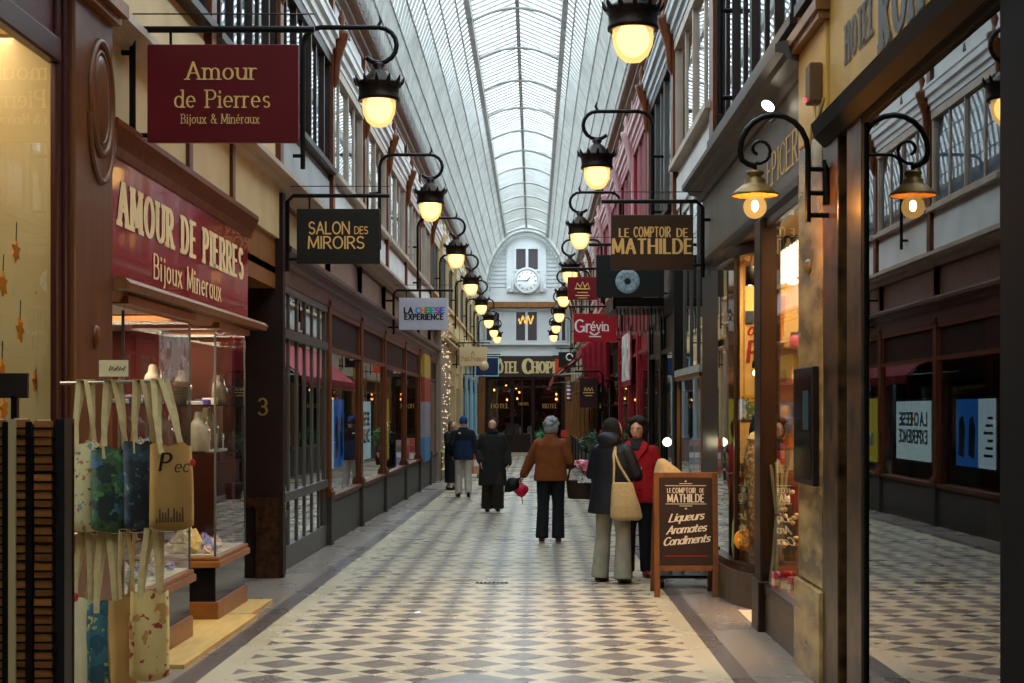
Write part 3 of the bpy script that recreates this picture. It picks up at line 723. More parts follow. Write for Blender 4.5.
bx(x0, x1, HY+1.2, HY+1.25, zf, zt).build('lobby_wall', mat('lobby_brown', '#2c1a12', .8, col2='#5a3a20', scale=3), dh)
st = MB(); st.box(x0-.2, x1+.2, HY-.7, HY, zf-.1, zf+.16); st.build('door_step', mat('pale_stone', '#b7a98f', .6), dh)
let = MB()
lettering(let, 'HOTEL', (PX(500, HY), HY-.13, PZ(408, HY)), (1, 0, 0), (0, 0, 1), .2, SERIF, width=.85)
lettering(let, 'HOTEL', (PX(550, HY), HY-.13, PZ(408, HY)), (1, 0, 0), (0, 0, 1), .2, SERIF, width=.7)
lettering(let, 'HOTEL', (PX(524, HY), HY-.13, PZ(405, HY)), (1, 0, 0), (0, 0, 1), .12, SERIF, width=.5)
let.build('gilt_lettering', mat('bright_gilt', '#d9a84e', .4), dh)
R3 = random.Random(11)
for i in range(9):
    px = R3.choice([494, 507, 517, 520, 526, 541, 547, 556]) + R3.uniform(-1, 1); pz = PZ(R3.uniform(382, 402), HY+.7)
    b = MB().ell((PX(px, HY+.7), HY+.7, pz), (.045, .045, .06), 8, 6)
    tag(b.build('lobby_lamp', emit('lobby_glow', '#ffc070', 9)), 'small glowing lamp inside the dark hotel entrance', 'lamp', 'small lamps in the hotel lobby')
for px in (481.5, 568.5):
    p = MB(); p.box(PX(px-3.4, 76.4), PX(px+3.4, 76.4), 76.3, 76.9, fz(76.4), PZ(377, 76.4)); p.struct(trim(), WOODL)
for px0, px1 in ((430, 486), (564, 640)):
    p = MB(); p.box(PX(px0, 77), PX(px1, 77), 76.9, 77.1, fz(77), 4.2); p.struct('wall_end_%d' % px0, PAINTD)
hs = thing('hotel_sign', (PX(528, 76.4), 76.4, PZ(376, 76.4)), 'dark brown hotel fascia with gold capitals above the far entrance', 'sign')
b = MB(); b.box(PX(484, 76.4), PX(572, 76.4), 76.35, 76.9, PZ(377, 76.4), PZ(356, 76.4)); b.build('board', mat('dark_brown_board', '#3b2a22', .5), hs)
l = MB(); SL2 = dict(SLAB, track=.22)
zb = PZ(372.5, 76.33)
lettering(l, 'HÔTEL', (PX(505, 76.33), 76.33, zb), (1, 0, 0), (0, 0, 1), .52, SL2, width=1.28)
l.build('lettering', mat('pale_gilt', '#d8c08a', .4), hs); l = MB()
lettering(l, 'C', (PX(527.5, 76.33), 76.33, zb-.03), (1, 0, 0), (0, 0, 1), .68, SL2, width=.36)
lettering(l, 'HOPIN', (PX(547, 76.33), 76.33, zb), (1, 0, 0), (0, 0, 1), .52, SL2, width=1.42)
l.build('lettering', mat('pale_gilt', '#d8c08a', .4), hs)
# wall clock
ck = thing('wall_clock', (PX(527, 76.8), 76.8, PZ(281, 76.8)), 'round white clock with scrolled surround high on the white end wall', 'clock')
c0 = Vector((PX(527, 76.8), 76.8, PZ(281, 76.8))); MY = Matrix.Rotation(PI/2, 3, 'X')
MB().lathe([(.53, .12), (.56, .16), (.6, .16), (.66, .08), (.68, 0), (.68, -.05)], c0, 32, MY).build('rim', mat('plaster_shade', '#b9bbba', .6), ck)
MB().lathe([(0, .13), (.5, .13), (.52, .1)], c0, 32, MY).build('dial', mat('white_dial', '#f1f0ec', .4), ck)
for i in range(12):
    tk = MB(); a = i*PI/6; tk.tube([(c0.x+.38*math.sin(a), c0.y-.14, c0.z+.38*math.cos(a)), (c0.x+.46*math.sin(a), c0.y-.14, c0.z+.46*math.cos(a))], .022, 5); tk.build('hour_mark', IRON, ck)
for ang, ln, r in ((-90, .4, .022), (42, .26, .03)):
    a = ang*PI/180; MB().tube([(c0.x, c0.y-.16, c0.z), (c0.x+ln*math.sin(a), c0.y-.16, c0.z+ln*math.cos(a))], [r, r*.5], 6).build('clock_hand', IRON, ck)
for s in (-1, 1):
    sc = MB(); sc.tube([(c0.x+s*(.68+.1*q+.1*q*math.cos(q*5)), c0.y+.03, c0.z+.05-.62*q+.1*math.sin(q*7)) for q in [i/14 for i in range(15)]], [.05+.03*math.sin(i*.22) for i in range(15)], 8)
    sc.tube([(c0.x+s*(.86+.11*k*math.cos(a)), c0.y+.04, c0.z-.45+.11*k*math.sin(a)) for a, k in [(i*PI/6, 1-i*.05) for i in range(14)]], .035, 6); sc.build('scroll_ornament', mat('plaster_shade', '#b9bbba', .6), ck)
# ------------------------------------------------------------------ lanterns on curled iron arms
GLOW = emit('lantern_core', '#ffe2a6', 3.0)
def bowl_glass():
    m = newmat('lantern_bowl_glass'); o = N(m, 'ShaderNodeOutputMaterial'); t = N(m, 'ShaderNodeBsdfTransparent'); t.inputs['Color'].default_value = lin('#ffe2a0')
    e = N(m, 'ShaderNodeEmission'); e.inputs['Color'].default_value = lin('#ffd084'); e.inputs['Strength'].default_value = .8
    x = N(m, 'ShaderNodeMixShader'); x.inputs[0].default_value = .6; L(m, t.outputs[0], x.inputs[1]); L(m, e.outputs[0], x.inputs[2]); L(m, x.outputs[0], o.inputs['Surface']); return m
BOWL = bowl_glass()
def lantern(side, X, Y, label):
    s = -side                              # direction into the passage
    xw = xs(side, .04)
    r = thing('hanging_lantern', (X, Y, 4.88), label, 'lantern', 'lanterns along the ' + ('left' if side < 0 else 'right') + ' wall')
    cx, zc = X, 5.75
    pts = [(xw + s*.1, Y, 4.35), (xw + s*.1, Y, 5.75)] + [(xw + s*(.1 + .2 - .2*math.cos(a)), Y, 5.75 + .2*math.sin(a)) for a in (PI/6, PI/3, PI/2)]
    pts += [(cx - s*.25, Y, 5.95)] + [(cx + s*.2*math.sin(a), Y, zc + .2*math.cos(a)) for a in [i*PI/8 for i in range(0, 11)]]
    tail = [(cx + s*.2*k*math.sin(a), Y, zc - .2 + .2*k + .2*k*math.cos(a)) for a, k in ((10*PI/8, 1.0), )]
    b = MB(); b.tube(pts, .028, 8)
    b.tube([(cx - s*.02, Y, 5.95), (cx + s*.02, Y, 6.02), (cx + s*.0, Y, 6.09)], [.02, .018, .006], 6)
    for z in (4.5, 5.3): b.tube([(xs(side, -.1), Y, z), (xw + s*.12, Y, z)], .022, 6)
    b.tube([(cx, Y, 5.55), (cx, Y, 5.5)], .03, 6)
    b.build('bracket', IRON, r)
    c = MB(); c.lathe([(0, 5.56), (.05, 5.55), (.075, 5.52), (.05, 5.48), (.1, 5.45), (.16, 5.38), (.2, 5.32), (.21, 5.3)], (X, Y, 0), 20); c.build('dome_cap', IRONB, r)
    k = MB(); k.lathe([(.2, 5.33), (.245, 5.33), (.255, 5.3), (.23, 5.27), (.225, 5.18), (.235, 5.15), (.235, 5.12), (.19, 5.12), (.19, 5.3)], (X, Y, 0), 24)
    for i in range(12):
        a = 2*PI*i/12; k.tube([(X+.24*math.cos(a), Y+.24*math.sin(a), 5.3), (X+.27*math.cos(a), Y+.27*math.sin(a), 5.34), (X+.285*math.cos(a), Y+.285*math.sin(a), 5.385)], [.028, .022, .006], 5)
    k.build('crown_ring', IRONB, r)
    MB().lathe([(.185, 5.13), (.19, 5.06), (.18, 4.98), (.14, 4.89), (.08, 4.835), (0, 4.82)], (X, Y, 0), 24).build('glass_bowl', BOWL, r)
    MB().ell((X, Y, 5.04), (.15, .15, .165), 18, 12).build('light_core', GLOW, r)
    return r
ORD = ['nearest', 'second', 'third', 'fourth', 'fifth', 'sixth', 'seventh', 'farthest']
lt = lantern(-1, -1.75, 17.5, 'nearest glowing lantern on the left wall, right of the dark red hanging sign')
for i, y in enumerate((26.2, 34.8, 43.0, 51.5, 60, 67.5, 73.5)):
    copy_tree(lt, (-1.75, y, 4.88), label='%s glowing lantern of the row receding along the left wall' % ORD[i+1])
rt = lantern(1, .91, 14.25, 'largest glowing lantern at the top of the picture, nearest on the right')
for i, y in enumerate((22.4, 30.7, 39.2, 47.7, 56, 64, 72)):
    copy_tree(rt, (.91, y, 4.88), label='%s glowing lantern of the row receding along the right wall' % ORD[i+1])

# ------------------------------------------------------------------ hanging shop signs
def hang_sign(side, px0, px1, py0, py1, Y, board, label, draw=None, name='hanging_sign', arm=True, thick=.045, lip=.14, bar_over=.1, frame=None):
    x0, x1, z0, z1 = PX(px0, Y), PX(px1, Y), PZ(py1, Y), PZ(py0, Y)
    r = thing(name, ((x0+x1)/2, Y, z0), label, 'sign')
    bx(x0, x1, Y-thick/2, Y+thick/2, z0, z1).build('panel', board, r, bevel=.006)
    if frame:
        f = MB(); t = .03
        f.box(x0-t, x0, Y-thick/2-.01, Y+thick/2+.01, z0-t, z1+t); f.box(x1, x1+t, Y-thick/2-.01, Y+thick/2+.01, z0-t, z1+t); f.box(x0, x1, Y-thick/2-.01, Y+thick/2+.01, z0-t, z0); f.box(x0, x1, Y-thick/2-.01, Y+thick/2+.01, z1, z1+t)
        f.build('frame', frame, r)
    if arm:
        s = -side; xw = xs(side, .02); xv = x0 - .1 if side < 0 else x1 + .1
        xe = x1 + bar_over if side < 0 else x0 - bar_over
        b = MB(); zt = z1 + lip
        b.tube([(xv, Y, z0 - .08), (xv, Y, zt-.06), (xv + s*.06, Y, zt), (xe, Y, zt)], .022, 8)
        for z in (z0+.05, z1-.05): b.tube([(xw - s*.1, Y, z), (xv, Y, z)], .018, 6)
        b.tube([((x0 if side < 0 else x1), Y, z0+.05), (xv, Y, z0+.05)], .016, 6)
        for q in (.15, .85): b.tube([(x0+(x1-x0)*q, Y, z1-.01), (x0+(x1-x0)*q, Y, zt)], .01, 5)
        b.tube([(xv, Y, zt+.1), (xe, Y, zt+.1)], .005, 5)
        b.build('bracket', IRON, r)
    if draw:
        for ysd, sg in ((Y-thick/2-.004, 1), (Y+thick/2+.004, -1)):
            def put(s, px, py, h, st, width=None, m=None, align='c'):
                xx = PX(px, Y); xx = xx if sg > 0 else x0 + x1 - xx
                q = MB(); lettering(q, s, (xx, ysd, PZ(py, Y)), (sg, 0, 0), (0, 0, 1), h*Y/F, st, align, width*Y/F if width else None)
                q.build('lettering', m, r)
            draw(put, r, ysd, sg)
    return r
GILT = mat('sign_gilt', '#e0b36c', .45, metal=.1)
RED1 = mat('oxblood_sign', '#5e0f14', .35, col2='#530c11', scale=2)
def d1(put, r, y, s):
    put('Amour', 222, 80, 17, SERIF, 68, GILT); put('de Pierres', 223, 108, 17, SERIF, 94, GILT); put('Bijoux & Minéraux', 221, 124, 9, SERIF, 77, GILT)
hang_sign(-1, 148, 299, 45, 143, 10.0, RED1, 'dark red hanging sign with gold serif lettering, largest sign at upper left', d1, lip=.1)
BLK = mat('black_sign', '#1a1814', .4)
def d2(put, r, y, s):
    put('SALON', 329.5, 234, 11.5, SANS, 40, GILT); put('DES', 361.5, 234, 7, SANS, 13, GILT); put('MIROIRS', 336.5, 248.5, 11.5, SANS, 55, GILT)
hang_sign(-1, 297, 380, 209, 264, 16.4, BLK, 'black hanging sign with pale gold capitals beside the mirrored door', d2)
PALE = mat('pale_lilac_sign', '#b9b6bf', .5)
INK = mat('black_ink', '#141214', .5)
CH = [mat('ink_' + n, c, .5) for n, c in (('azure', '#2a86d8'), ('orange', '#ee7d22'), ('green', '#2d9d4e'), ('teal', '#1c9aa0'), ('violet', '#a0409a'), ('blue', '#3a62c4'))]
HEAVY = dict(thick=.28, thin=.22, track=.3, xs=.95)
def d3(put, r, y, s):
    put('LA', 408.5, 313, 5.2, HEAVY, 8, INK); put('EXPERIENCE', 424, 319.5, 5.2, HEAVY, 38, INK)
    for i, c in enumerate('CHEESE'): put(c, 418 + i*4.9, 313, 5.2, HEAVY, 3.6, CH[i])
hang_sign(-1, 399, 448, 298, 330, 28.7, PALE, 'pale hanging sign with black and rainbow coloured heavy capitals', d3)
ps = hang_sign(-1, 459.5, 487, 347, 366, 51.7, mat('straw_sign', '#cdb68a', .5), 'small straw coloured hanging sign with brown script, far left', None)
q = MB(); lettering(q, 'Pain France', (PX(473, 51.7), 51.7-.03, PZ(361, 51.7)), (1, 0, 0), (0, 0, 1), .16, SERIF, width=.75); q.build('lettering', mat('brown_ink', '#8a4a30', .5), ps)
q = MB(); q.lathe([(0, .04), (.16, .04), (.16, -.02)], (PX(484, 51.7), 51.7-.03, PZ(366, 51.7)), 16, MY); q.build('round_badge', mat('straw_sign', '#cdb68a', .5), ps)
q = MB(); q.tube([(PX(473, 51.7)+dx, 51.7-.03, PZ(353, 51.7)+dz) for dx, dz in ((-.06, -.06), (0, .06), (.06, -.06))], .012, 5); q.build('emblem', mat('brown_ink', '#8a4a30', .5), ps)
hang_sign(-1, 476, 498, 358, 375.5, 60, mat('navy_sign', '#1c2750', .4), 'navy blue hanging sign edged in pale blue, left of the hotel name', None, frame=mat('pale_blue_edge', '#86cfe0', .4))
BRN = mat('chocolate_sign', '#3a2616', .4, col2='#33210f', scale=2)
def d5(put, r, y, s):
    put('LE', 624, 237, 8, DECO, 9, GILT); put('COMPTOIR', 652, 237, 9.5, DECO, 36, GILT); put('DE', 682, 237, 8, DECO, 10, GILT); put('MATHILDE', 652, 253.5, 14, DECO, 78, GILT)
hang_sign(1, 611, 693, 215, 270, 16.1, BRN, 'chocolate brown hanging sign with gold art deco capitals', d5)
def d6(put, r, y, s):
    x, z = PX(627.5, 21), PZ(281.5, 21)
    q = MB()
    q.lathe([(.045, 0), (.15, .012), (.165, 0)], (x, y, z), 24, Matrix.Rotation(PI/2 if s > 0 else -PI/2, 3, 'X'))
    for i in range(16):
        a = i*PI/8; q.ell((x+.12*math.cos(a), y, z+.12*math.sin(a)), (.035, .012, .035), 8, 5)
    q.build('rosette', mat('pale_rosette', '#a9b6bc', .4, col2='#6d7a82', scale=25), r)
hang_sign(1, 596, 664, 255, 297, 21.0, mat('charcoal_sign', '#171413', .45), 'black hanging sign bearing a pale round rosette', d6)
CRIM = mat('crimson_sign', '#a01420', .4); CRIM2 = mat('deep_crimson_sign', '#7d0f1b', .4)
def d7(put, r, y, s):
    cx_, cz = PX(582.5, 26), PZ(288, 26); q = MB()
    for k in (-1, 0, 1): q.tube([(cx_ + k*.07 - .04, y, cz), (cx_ + k*.09, y, cz+.1-.02*abs(k)), (cx_ + k*.07 + .04, y, cz)], .012, 5)
    q.tube([(cx_-.13, y, cz-.02), (cx_+.13, y, cz-.02)], .014, 5); q.tube([(cx_-.09, y, cz-.08), (cx_+.09, y, cz-.08)], .01, 5); q.tube([(cx_-.12, y, cz-.13), (cx_+.12, y, cz-.13)], .01, 5); q.tube([(cx_-.08, y, cz-.17), (cx_+.08, y, cz-.17)], .008, 5)
    q.build('crown_emblem', GILT, r)
hang_sign(1, 567.5, 598, 277, 300, 26, CRIM2, 'small deep red hanging sign with a gold crown emblem', d7)
WHI = mat('white_ink', '#ecdfdc', .5)
def d8(put, r, y, s):
    put('Gr', 582.5, 332, 12, dict(SANS, thick=.16, thin=.11), 14, WHI); put('évin', 599.5, 330.5, 9, dict(SANS, thick=.16, thin=.12), 17, WHI)
    x = PX(594.5, 31.6); sg = s; xx = x
    q = MB(); q.tube([((xx if sg > 0 else 2*PX(595, 31.6)-xx) + sg*.1*u, y, PZ(332.5, 31.6) + .06*(u*u) - .05) for u in (-1, -.6, -.2, .2, .6, 1)], .018, 5); q.build('smile_stroke', WHI, r)
    q = MB(); q.box(PX(589, 31.6), PX(601, 31.6), y-.003, y+.003, PZ(337.2, 31.6), PZ(336, 31.6)); q.box(PX(602, 31.6), PX(609, 31.6), y-.003, y+.003, PZ(331.2, 31.6), PZ(330.3, 31.6)); q.build('small_print', WHI, r)
hang_sign(1, 573.5, 617, 313.5, 342, 31.6, CRIM, 'bright red hanging sign with a white handwritten name', d8)
def d9(put, r, y, s):
    q = MB(); x, z = PX(569.5, 58), PZ(357, 58); q.tube([(x + .12*math.cos(a), y, z + .12*math.sin(a)) for a in [i*PI/6 for i in range(11)]], .03, 5); q.build('emblem', WHI, r)
hang_sign(1, 558.5, 576, 352, 367.5, 58, BLK, 'small black hanging sign with a white swirl, near the hotel name', d9)
hang_sign(1, 555, 566, 359, 373, 66, mat('orange_red_sign', '#d84a28', .5), 'small orange red sign at the right end of the hotel name', None)
s_ = hang_sign(1, 579.5, 598, 378, 407.5, 33.4, mat('burgundy_sign', '#2b0b10', .5), 'dark burgundy upright sign with a gold crest, hung under the red awning', None)
q = MB(); cx_, cz = PX(588.5, 33.4), PZ(391, 33.4)
for k in (-1, 0, 1): q.tube([(cx_ + k*.06 - .03, 33.37, cz), (cx_ + k*.075, 33.37, cz+.08), (cx_ + k*.06 + .03, 33.37, cz)], .01, 5)
q.tube([(cx_-.12, 33.37, cz-.04), (cx_+.12, 33.37, cz-.04)], .01, 5); q.tube([(cx_-.08, 33.37, cz-.1), (cx_+.08, 33.37, cz-.1)], .01, 5); q.build('crest', GILT, s_)
# ------------------------------------------------------------------ red awnings on the right
AW = mat('red_awning_cloth', '#98192a', .7, col2='#821322', scale=3); AWS = mat('striped_lining', '#c9c2b8', .7)
def awning(y0, y1, d, z0, z1, label):
    a = thing('awning', (xs(1, 0), (y0+y1)/2, z0), label, 'awning', 'red awnings over the right shopfronts')
    x0, x1 = xs(1, -.02), xs(1, d)
    m = MB(); m.prism([(x0, z1), (x1, z0), (x1, z0-.03), (x0, z1-.04)], lambda u, v, w: (u, w, v), y0, y1); m.build('canopy', AW, a)
    v = MB(); n = 12
    for i in range(n):
        ya = y0+(y1-y0)*i/n; yb = y0+(y1-y0)*(i+1)/n; v.add([(x1, ya, z0), (x1, yb, z0), (x1-.005, yb, z0-.16), (x1-.005, (ya+yb)/2, z0-.22), (x1-.005, ya, z0-.16)], [(0, 1, 2, 3, 4)])
    v.build('valance', AW, a, solid=.006)
    l = MB()
    for i in range(5): q = i/5; l.tube([(x0+(x1-x0)*q, y0+.02, z1-.06-(z1-z0)*q), (x0+(x1-x0)*(q+.12), y0+.02, z1-.06-(z1-z0)*(q+.12))], .02, 5)
    l.tube([(x0, y0+.05, z0+.1), (x1, y0+.05, z0)], .018, 6); l.tube([(x0, y1-.05, z0+.1), (x1, y1-.05, z0)], .018, 6); l.build('folding_arms', AWS, a)
    return a
awning(33.9, 38.0, .8, 3.05, 3.6, 'nearest dark red awning on the right wall, under the bright red sign')
awning(40, 52.0, 1.35, 2.55, 3.65, 'long sloping dark red awning reaching towards the hotel entrance')
cu = MB()
for i in range(10):
    x = 1.07 + i*.06; y = 33.75 + .05*(i % 2); cu.loft([(2.35 - .03*i + .05*(i % 2), x+.03, y, .03, .03), (2.8, x+.01, y, .045, .04), (3.02+.05*i, x, y, .05, .04)], 8)
tag(cu.build('red_curtain', AW, None, remesh=.03), 'red cloth drape hanging below the nearest awning', 'curtain')
# ------------------------------------------------------------------ left foreground: cream window, wooden pier, jewellery shop
CREAMW = mat('cream_backdrop', '#d6c294', .7, col2='#cbb585', scale=1.2)
w = thing(win(), (-2.75, 7, .4), kind='structure')
f = MB(); f.box(-2.64, -2.6, 8.45, 8.54, -.1, 3.95); f.box(-2.64, -2.58, 8.54, 8.62, -.1, 3.95); f.box(-2.66, -2.59, 5.4, 8.5, 3.52, 3.66); f.box(-2.66, -2.6, 5.4, 8.5, .3, .45)
f.build('frame', mat('dark_red_brown_frame', '#3c1712', .35), w, bevel=.012)
p = MB(); p.box(-2.7, -2.62, 5.4, 8.6, 3.66, 4.3); p.build('transom_panel', mat('wine_panel', '#4a1c1f', .4), w)
p = MB(); p.quad((-2.63, 5.4, .45), (-2.63, 8.6, .45), (-2.63, 8.6, 3.52), (-2.63, 5.4, 3.52)); p.build('pane', GLASS, w)
b = MB(); b.box(-3.35, -3.3, 5.0, 9.2, .2, 4); b.box(-3.3, -2.66, 8.56, 8.6, .2, 4); b.box(-3.3, -2.66, 5, 8.6, .2, .42); b.box(-3.3, -2.66, 5, 8.6, 3.7, 3.75); b.struct('wall_left_window_back', CREAMW)
# thin hanging maple leaves in the window
for i, (px, py) in enumerate(((16, 252), (3, 285), (39, 290), (36, 382), (2, 372), (4, 410), (20, 330))):
    Y = 8.6 if px > 10 else 8.1; X = -2.75
    Y = (X * F) / (px - CX); z = PZ(py, Y)
    t = thing('paper_leaf', (X, Y, z), 'orange paper leaf hanging on a thread in the cream window', 'leaf', 'orange leaves in the cream window')
    m = MB(); pts = [(0, .07), (.02, .03), (.055, .045), (.04, .005), (.06, -.03), (.02, -.03), (0, -.07), (-.02, -.03), (-.05, -.035), (-.035, .0), (-.05, .04), (-.018, .03)]
    a = R.uniform(0, 6); pts = [(u*math.cos(a)-v*math.sin(a), u*math.sin(a)+v*math.cos(a)) for u, v in pts]
    m.prism(pts, lambda u, v, q: (X+q, Y+u, z+v), -.004, .004); m.build('blade', mat('orange_leaf', '#f08a14', .7), t)
    MB().tube([(X, Y, z+.05), (X, Y+.01, z+.16)], .003, 4).build('stalk', IRON, t)
# pier with the oval medallion
t = thing('trim_pier', (-2.72, 9.68, 0), kind='structure')
PIER = mat('pier_wood', '#6b3f1f', .35, col2='#54301a', scale=2.5, stretch=(5, 5, .6))
MB().box(-2.95, -2.55, 8.61, 9.39, -.1, 4.0).build('shaft', PIER, t, bevel=.015)
m = MB(); cy, cz = 9.12, 3.46
m.tube([(-2.545, cy+.23*math.cos(a), cz+.33*math.sin(a)) for a in [i*PI/16 for i in range(32)]], .022, 6, True)
m.tube([(-2.545, cy+.17*math.cos(a), cz+.27*math.sin(a)) for a in [i*PI/16 for i in range(32)]], .012, 6, True)
m.tube([(-2.545, cy+.26*math.cos(a), cz-.13+.36*math.sin(a)) for a in [PI+i*PI/14 for i in range(15)]], .02, 6)
m.ell((-2.545, cy, cz), (.025, .15, .25)); m.build('oval_medallion', PIER, t)
m = MB(); m.box(-2.7, -2.46, 8.56, 9.42, 4.0, 4.08); m.box(-2.7, -2.5, 8.6, 9.4, 3.95, 4.0); m.build('cap', WOODL, t)
MB().ell((-2.545, 9.0, 2.05), (.03, .05, .07)).build('knob', WOOD, t)
# lantern arm stub at the top of the pier is out of the photo; fascia board over the jewellery shop
fs = thing('shop_fascia', (-2.6, 11.85, 2.42), 'red shop board with cream western lettering over the jewellery cases', 'sign')
FX = -2.6
MB().box(FX-.08, FX, 9.4, 14.08, 2.42, 3.2).build('board', mat('glossy_red_board', '#8f1a22', .18, col2='#82161e', scale=2, coat=.5), fs)
l = MB(); CRT = mat('cream_lettering', '#e6cf9c', .45)
lettering(l, 'AMOUR DE PIERRES', (FX+.004, 11.75, 2.80), (0, 1, 0), (0, 0, 1), .25, SLAB, width=4.1); l.build('lettering', CRT, fs); l = MB()
lettering(l, 'Bijoux Mineraux', (FX+.004, 11.72, 2.53), (0, 1, 0), (0, 0, 1), .165, dict(SLAB, thick=.17, thin=.09, xs=.95, serif=.09, track=.3), width=2.25)
l.build('lettering', CRT, fs)
m = MB(); m.profile_y([(FX-.1, 3.2), (FX+.015, 3.2), (FX+.025, 3.26), (FX+.05, 3.3), (FX+.08, 3.36), (FX+.08, 3.4), (FX-.1, 3.44)], 9.4, 14.2); m.build('top_moulding', WOOD, fs)
m = MB(); m.profile_y([(FX-.3, 2.38), (FX+.13, 2.36), (FX+.15, 2.4), (FX+.12, 2.43), (FX-.3, 2.43)], 9.4, 14.3); m.profile_y([(FX-.1, 2.3), (FX+.02, 2.3), (FX+.05, 2.36), (FX-.1, 2.37)], 9.4, 12.4); m.build('bottom_shelf_moulding', WOODL, fs)
m = MB(); m.box(-2.75, -2.66, 9.4, 16.2, 3.42, 3.96); m.struct(trim(), CREAM)
for y in (11.9, 13.6): bx(-2.7, -2.63, y-.06, y+.06, 3.42, 3.96).struct(trim(), WOOD)
m = MB(); m.box(-4.4, -2.7, 14.2, 16.2, 2.9, 3.42); m.struct(trim(), WOODL)
# shop interior
SR = mat('shop_red_wall', '#64211a', .6, col2='#3a1a14', scale=1.4)
m = MB(); m.box(-4.44, -4.3, 9.4, 14.1, fz(10), 2.4); m.struct('wall_left_shop', SR)
m = MB(); m.box(-4.3, -2.7, 9.3, 9.42, fz(10), 2.4); m.struct('wall_left_shop_near', WOOD)
m = MB(); m.box(-4.3, -2.72, 13.95, 14.1, fz(10), 2.4); m.struct('wall_left_shop_far', SR)
m = MB(); m.box(-4.3, -2.7, 9.42, 13.95, 2.34, 2.40); m.struct('ceiling_left_shop', WHITE)
for i, (px, y) in enumerate(((-2.9, 10.9), (-3.3, 11.3), (-3.0, 11.9), (-2.85, 12.9), (-3.5, 12.5), (-2.9, 13.5), (-3.6, 13.3))):
    t = thing('ceiling_spot', (px, y, 2.34), 'round recessed spot shining in the white ceiling above the jewellery cases', 'ceiling light', 'ceiling spots over the jewellery cases')
    MB().lathe([(.075, .02), (.09, 0), (.07, -.005), (.06, .0)], (px, y, 2.355), 16).build('ring', STEEL, t)
    MB().lathe([(0, -.004), (.062, -.004), (.062, .004)], (px, y, 2.355), 16).build('lens', emit('spot_glow', '#fff0d6', 30), t)
area('shop_light', (-3.1, 11.2, 2.33), (.8, 1.6), 30, '#ffe6c0'); area('shop_light', (-3.1, 13.2, 2.33), (.7, 1.0), 17, '#ffe6c0')
area('window_light', (-3.05, 7.3, 3.68), (.35, 2.6), 15, '#ffe6c4')
# the two glass showcases
CASEW = mat('case_wood', '#8a5526', .35, col2='#6f411c', scale=3, stretch=(1, 4, 4)); CASEB = mat('black_gloss_base', '#121114', .12)
MINE = [mat('rock_' + n, c, .35, col2=c2, scale=18) for n, c, c2 in (('amethyst', '#7a4fa0', '#c9b3dd'), ('rose', '#d9a3a8', '#f0d5d2'), ('quartz', '#d5d2cb', '#a9a59d'), ('citrine', '#c99a45', '#ecd9a0'), ('blue', '#4668b0', '#a9bfe0'), ('green', '#5f7d5a', '#a8bd98'))]
def rock(x, y, z, s, kind, label, group):
    m = MB(); n = 7; top = []
    rr = random.Random(int(x*1000+y*317))
    m.ell((x, y, z+s*.45), (s*.55, s*.55, s*.5), 8, 6, fn=lambda q: q * (1+.25*math.sin(q.x*5+y*9)*math.cos(q.z*4+x*7)))
    for i in range(4):
        a = rr.uniform(0, 6.3); k = rr.uniform(.1, .35)*s
        m.tube([(x+k*math.cos(a)*.6, y+k*math.sin(a)*.6, z+s*.4), (x+k*math.cos(a), y+k*math.sin(a), z+s*rr.uniform(.7, 1.0)), (x+k*math.cos(a)*1.05, y+k*math.sin(a)*1.05, z+s*1.12)], [s*.16, s*.13, .002], 6)
    o = m.build('mineral', MINE[kind]); o.data.polygons.foreach_set('use_smooth', [False]*len(o.data.polygons))
    tag(o, label, 'mineral', group)
def showcase(y0, y1, x0, x1, label, zb=.42):
    r = thing('showcase', ((x0+x1)/2, (y0+y1)/2, fz(y0)), label, 'display case')
    z0 = fz(y0)
    MB().box(x0, x1-.01, y0+.01, y1-.01, z0+.14, zb-.06).build('base', CASEB, r)
    m = MB(); m.box(x0, x1+.015, y0-.01, y1+.01, z0+.02, z0+.17); m.box(x0, x1+.0, y0, y1, z0, z0+.03); m.build('skirting', CASEW, r, bevel=.008)
    m = MB(); m.box(x0, x1+.035, y0-.03, y1+.03, zb-.07, zb-.015); m.box(x0, x1+.02, y0-.015, y1+.015, zb-.015, zb+.02); m.build('ledge', CASEW, r, bevel=.01)
    MB().box(x0+.02, x1-.02, y0+.02, y1-.02, zb+.015, zb+.03).build('display_board', mat('pale_felt', '#c9b9a3', .9), r)
    g = MB(); g.quad((x1-.01, y0, zb), (x1-.01, y1, zb), (x1-.01, y1, 2.3), (x1-.01, y0, 2.3)); g.quad((x0, y0+.01, zb), (x1, y0+.01, zb), (x1, y0+.01, 2.3), (x0, y0+.01, 2.3)); g.quad((x0, y1-.01, zb), (x1, y1-.01, zb), (x1, y1-.01, 2.3), (x0, y1-.01, 2.3))
    g.build('glass', GLASSC, r)
    for z in (1.27, 1.66): MB().box(x0+.05, x1-.05, y0+.04, y1-.04, z, z+.01).build('shelf', pane('shelf_glass', '#cfdcd6', .12, .6), r)
    m = MB(); m.box(x1-.02, x1+.03, y0-.03, y1+.03, 2.29, 2.34); m.box(x0, x1-.02, y0-.03, y0+.02, 2.29, 2.34); m.box(x0, x1-.02, y1-.02, y1+.03, 2.29, 2.34); m.build('head', CASEW, r)
    for x, y in ((x1-.012, y0), (x1-.012, y1)): MB().box(x-.008, x+.008, y-.008, y+.008, zb, 2.25).build('corner_strip', STEEL, r)
showcase(9.7, 11.57, -3.25, -2.56, 'near glass showcase of jewellery and minerals behind the hanging bags')
showcase(12.55, 13.82, -3.25, -2.57, 'far glass showcase of minerals beside the doorway numbered three')
rr = random.Random(5)
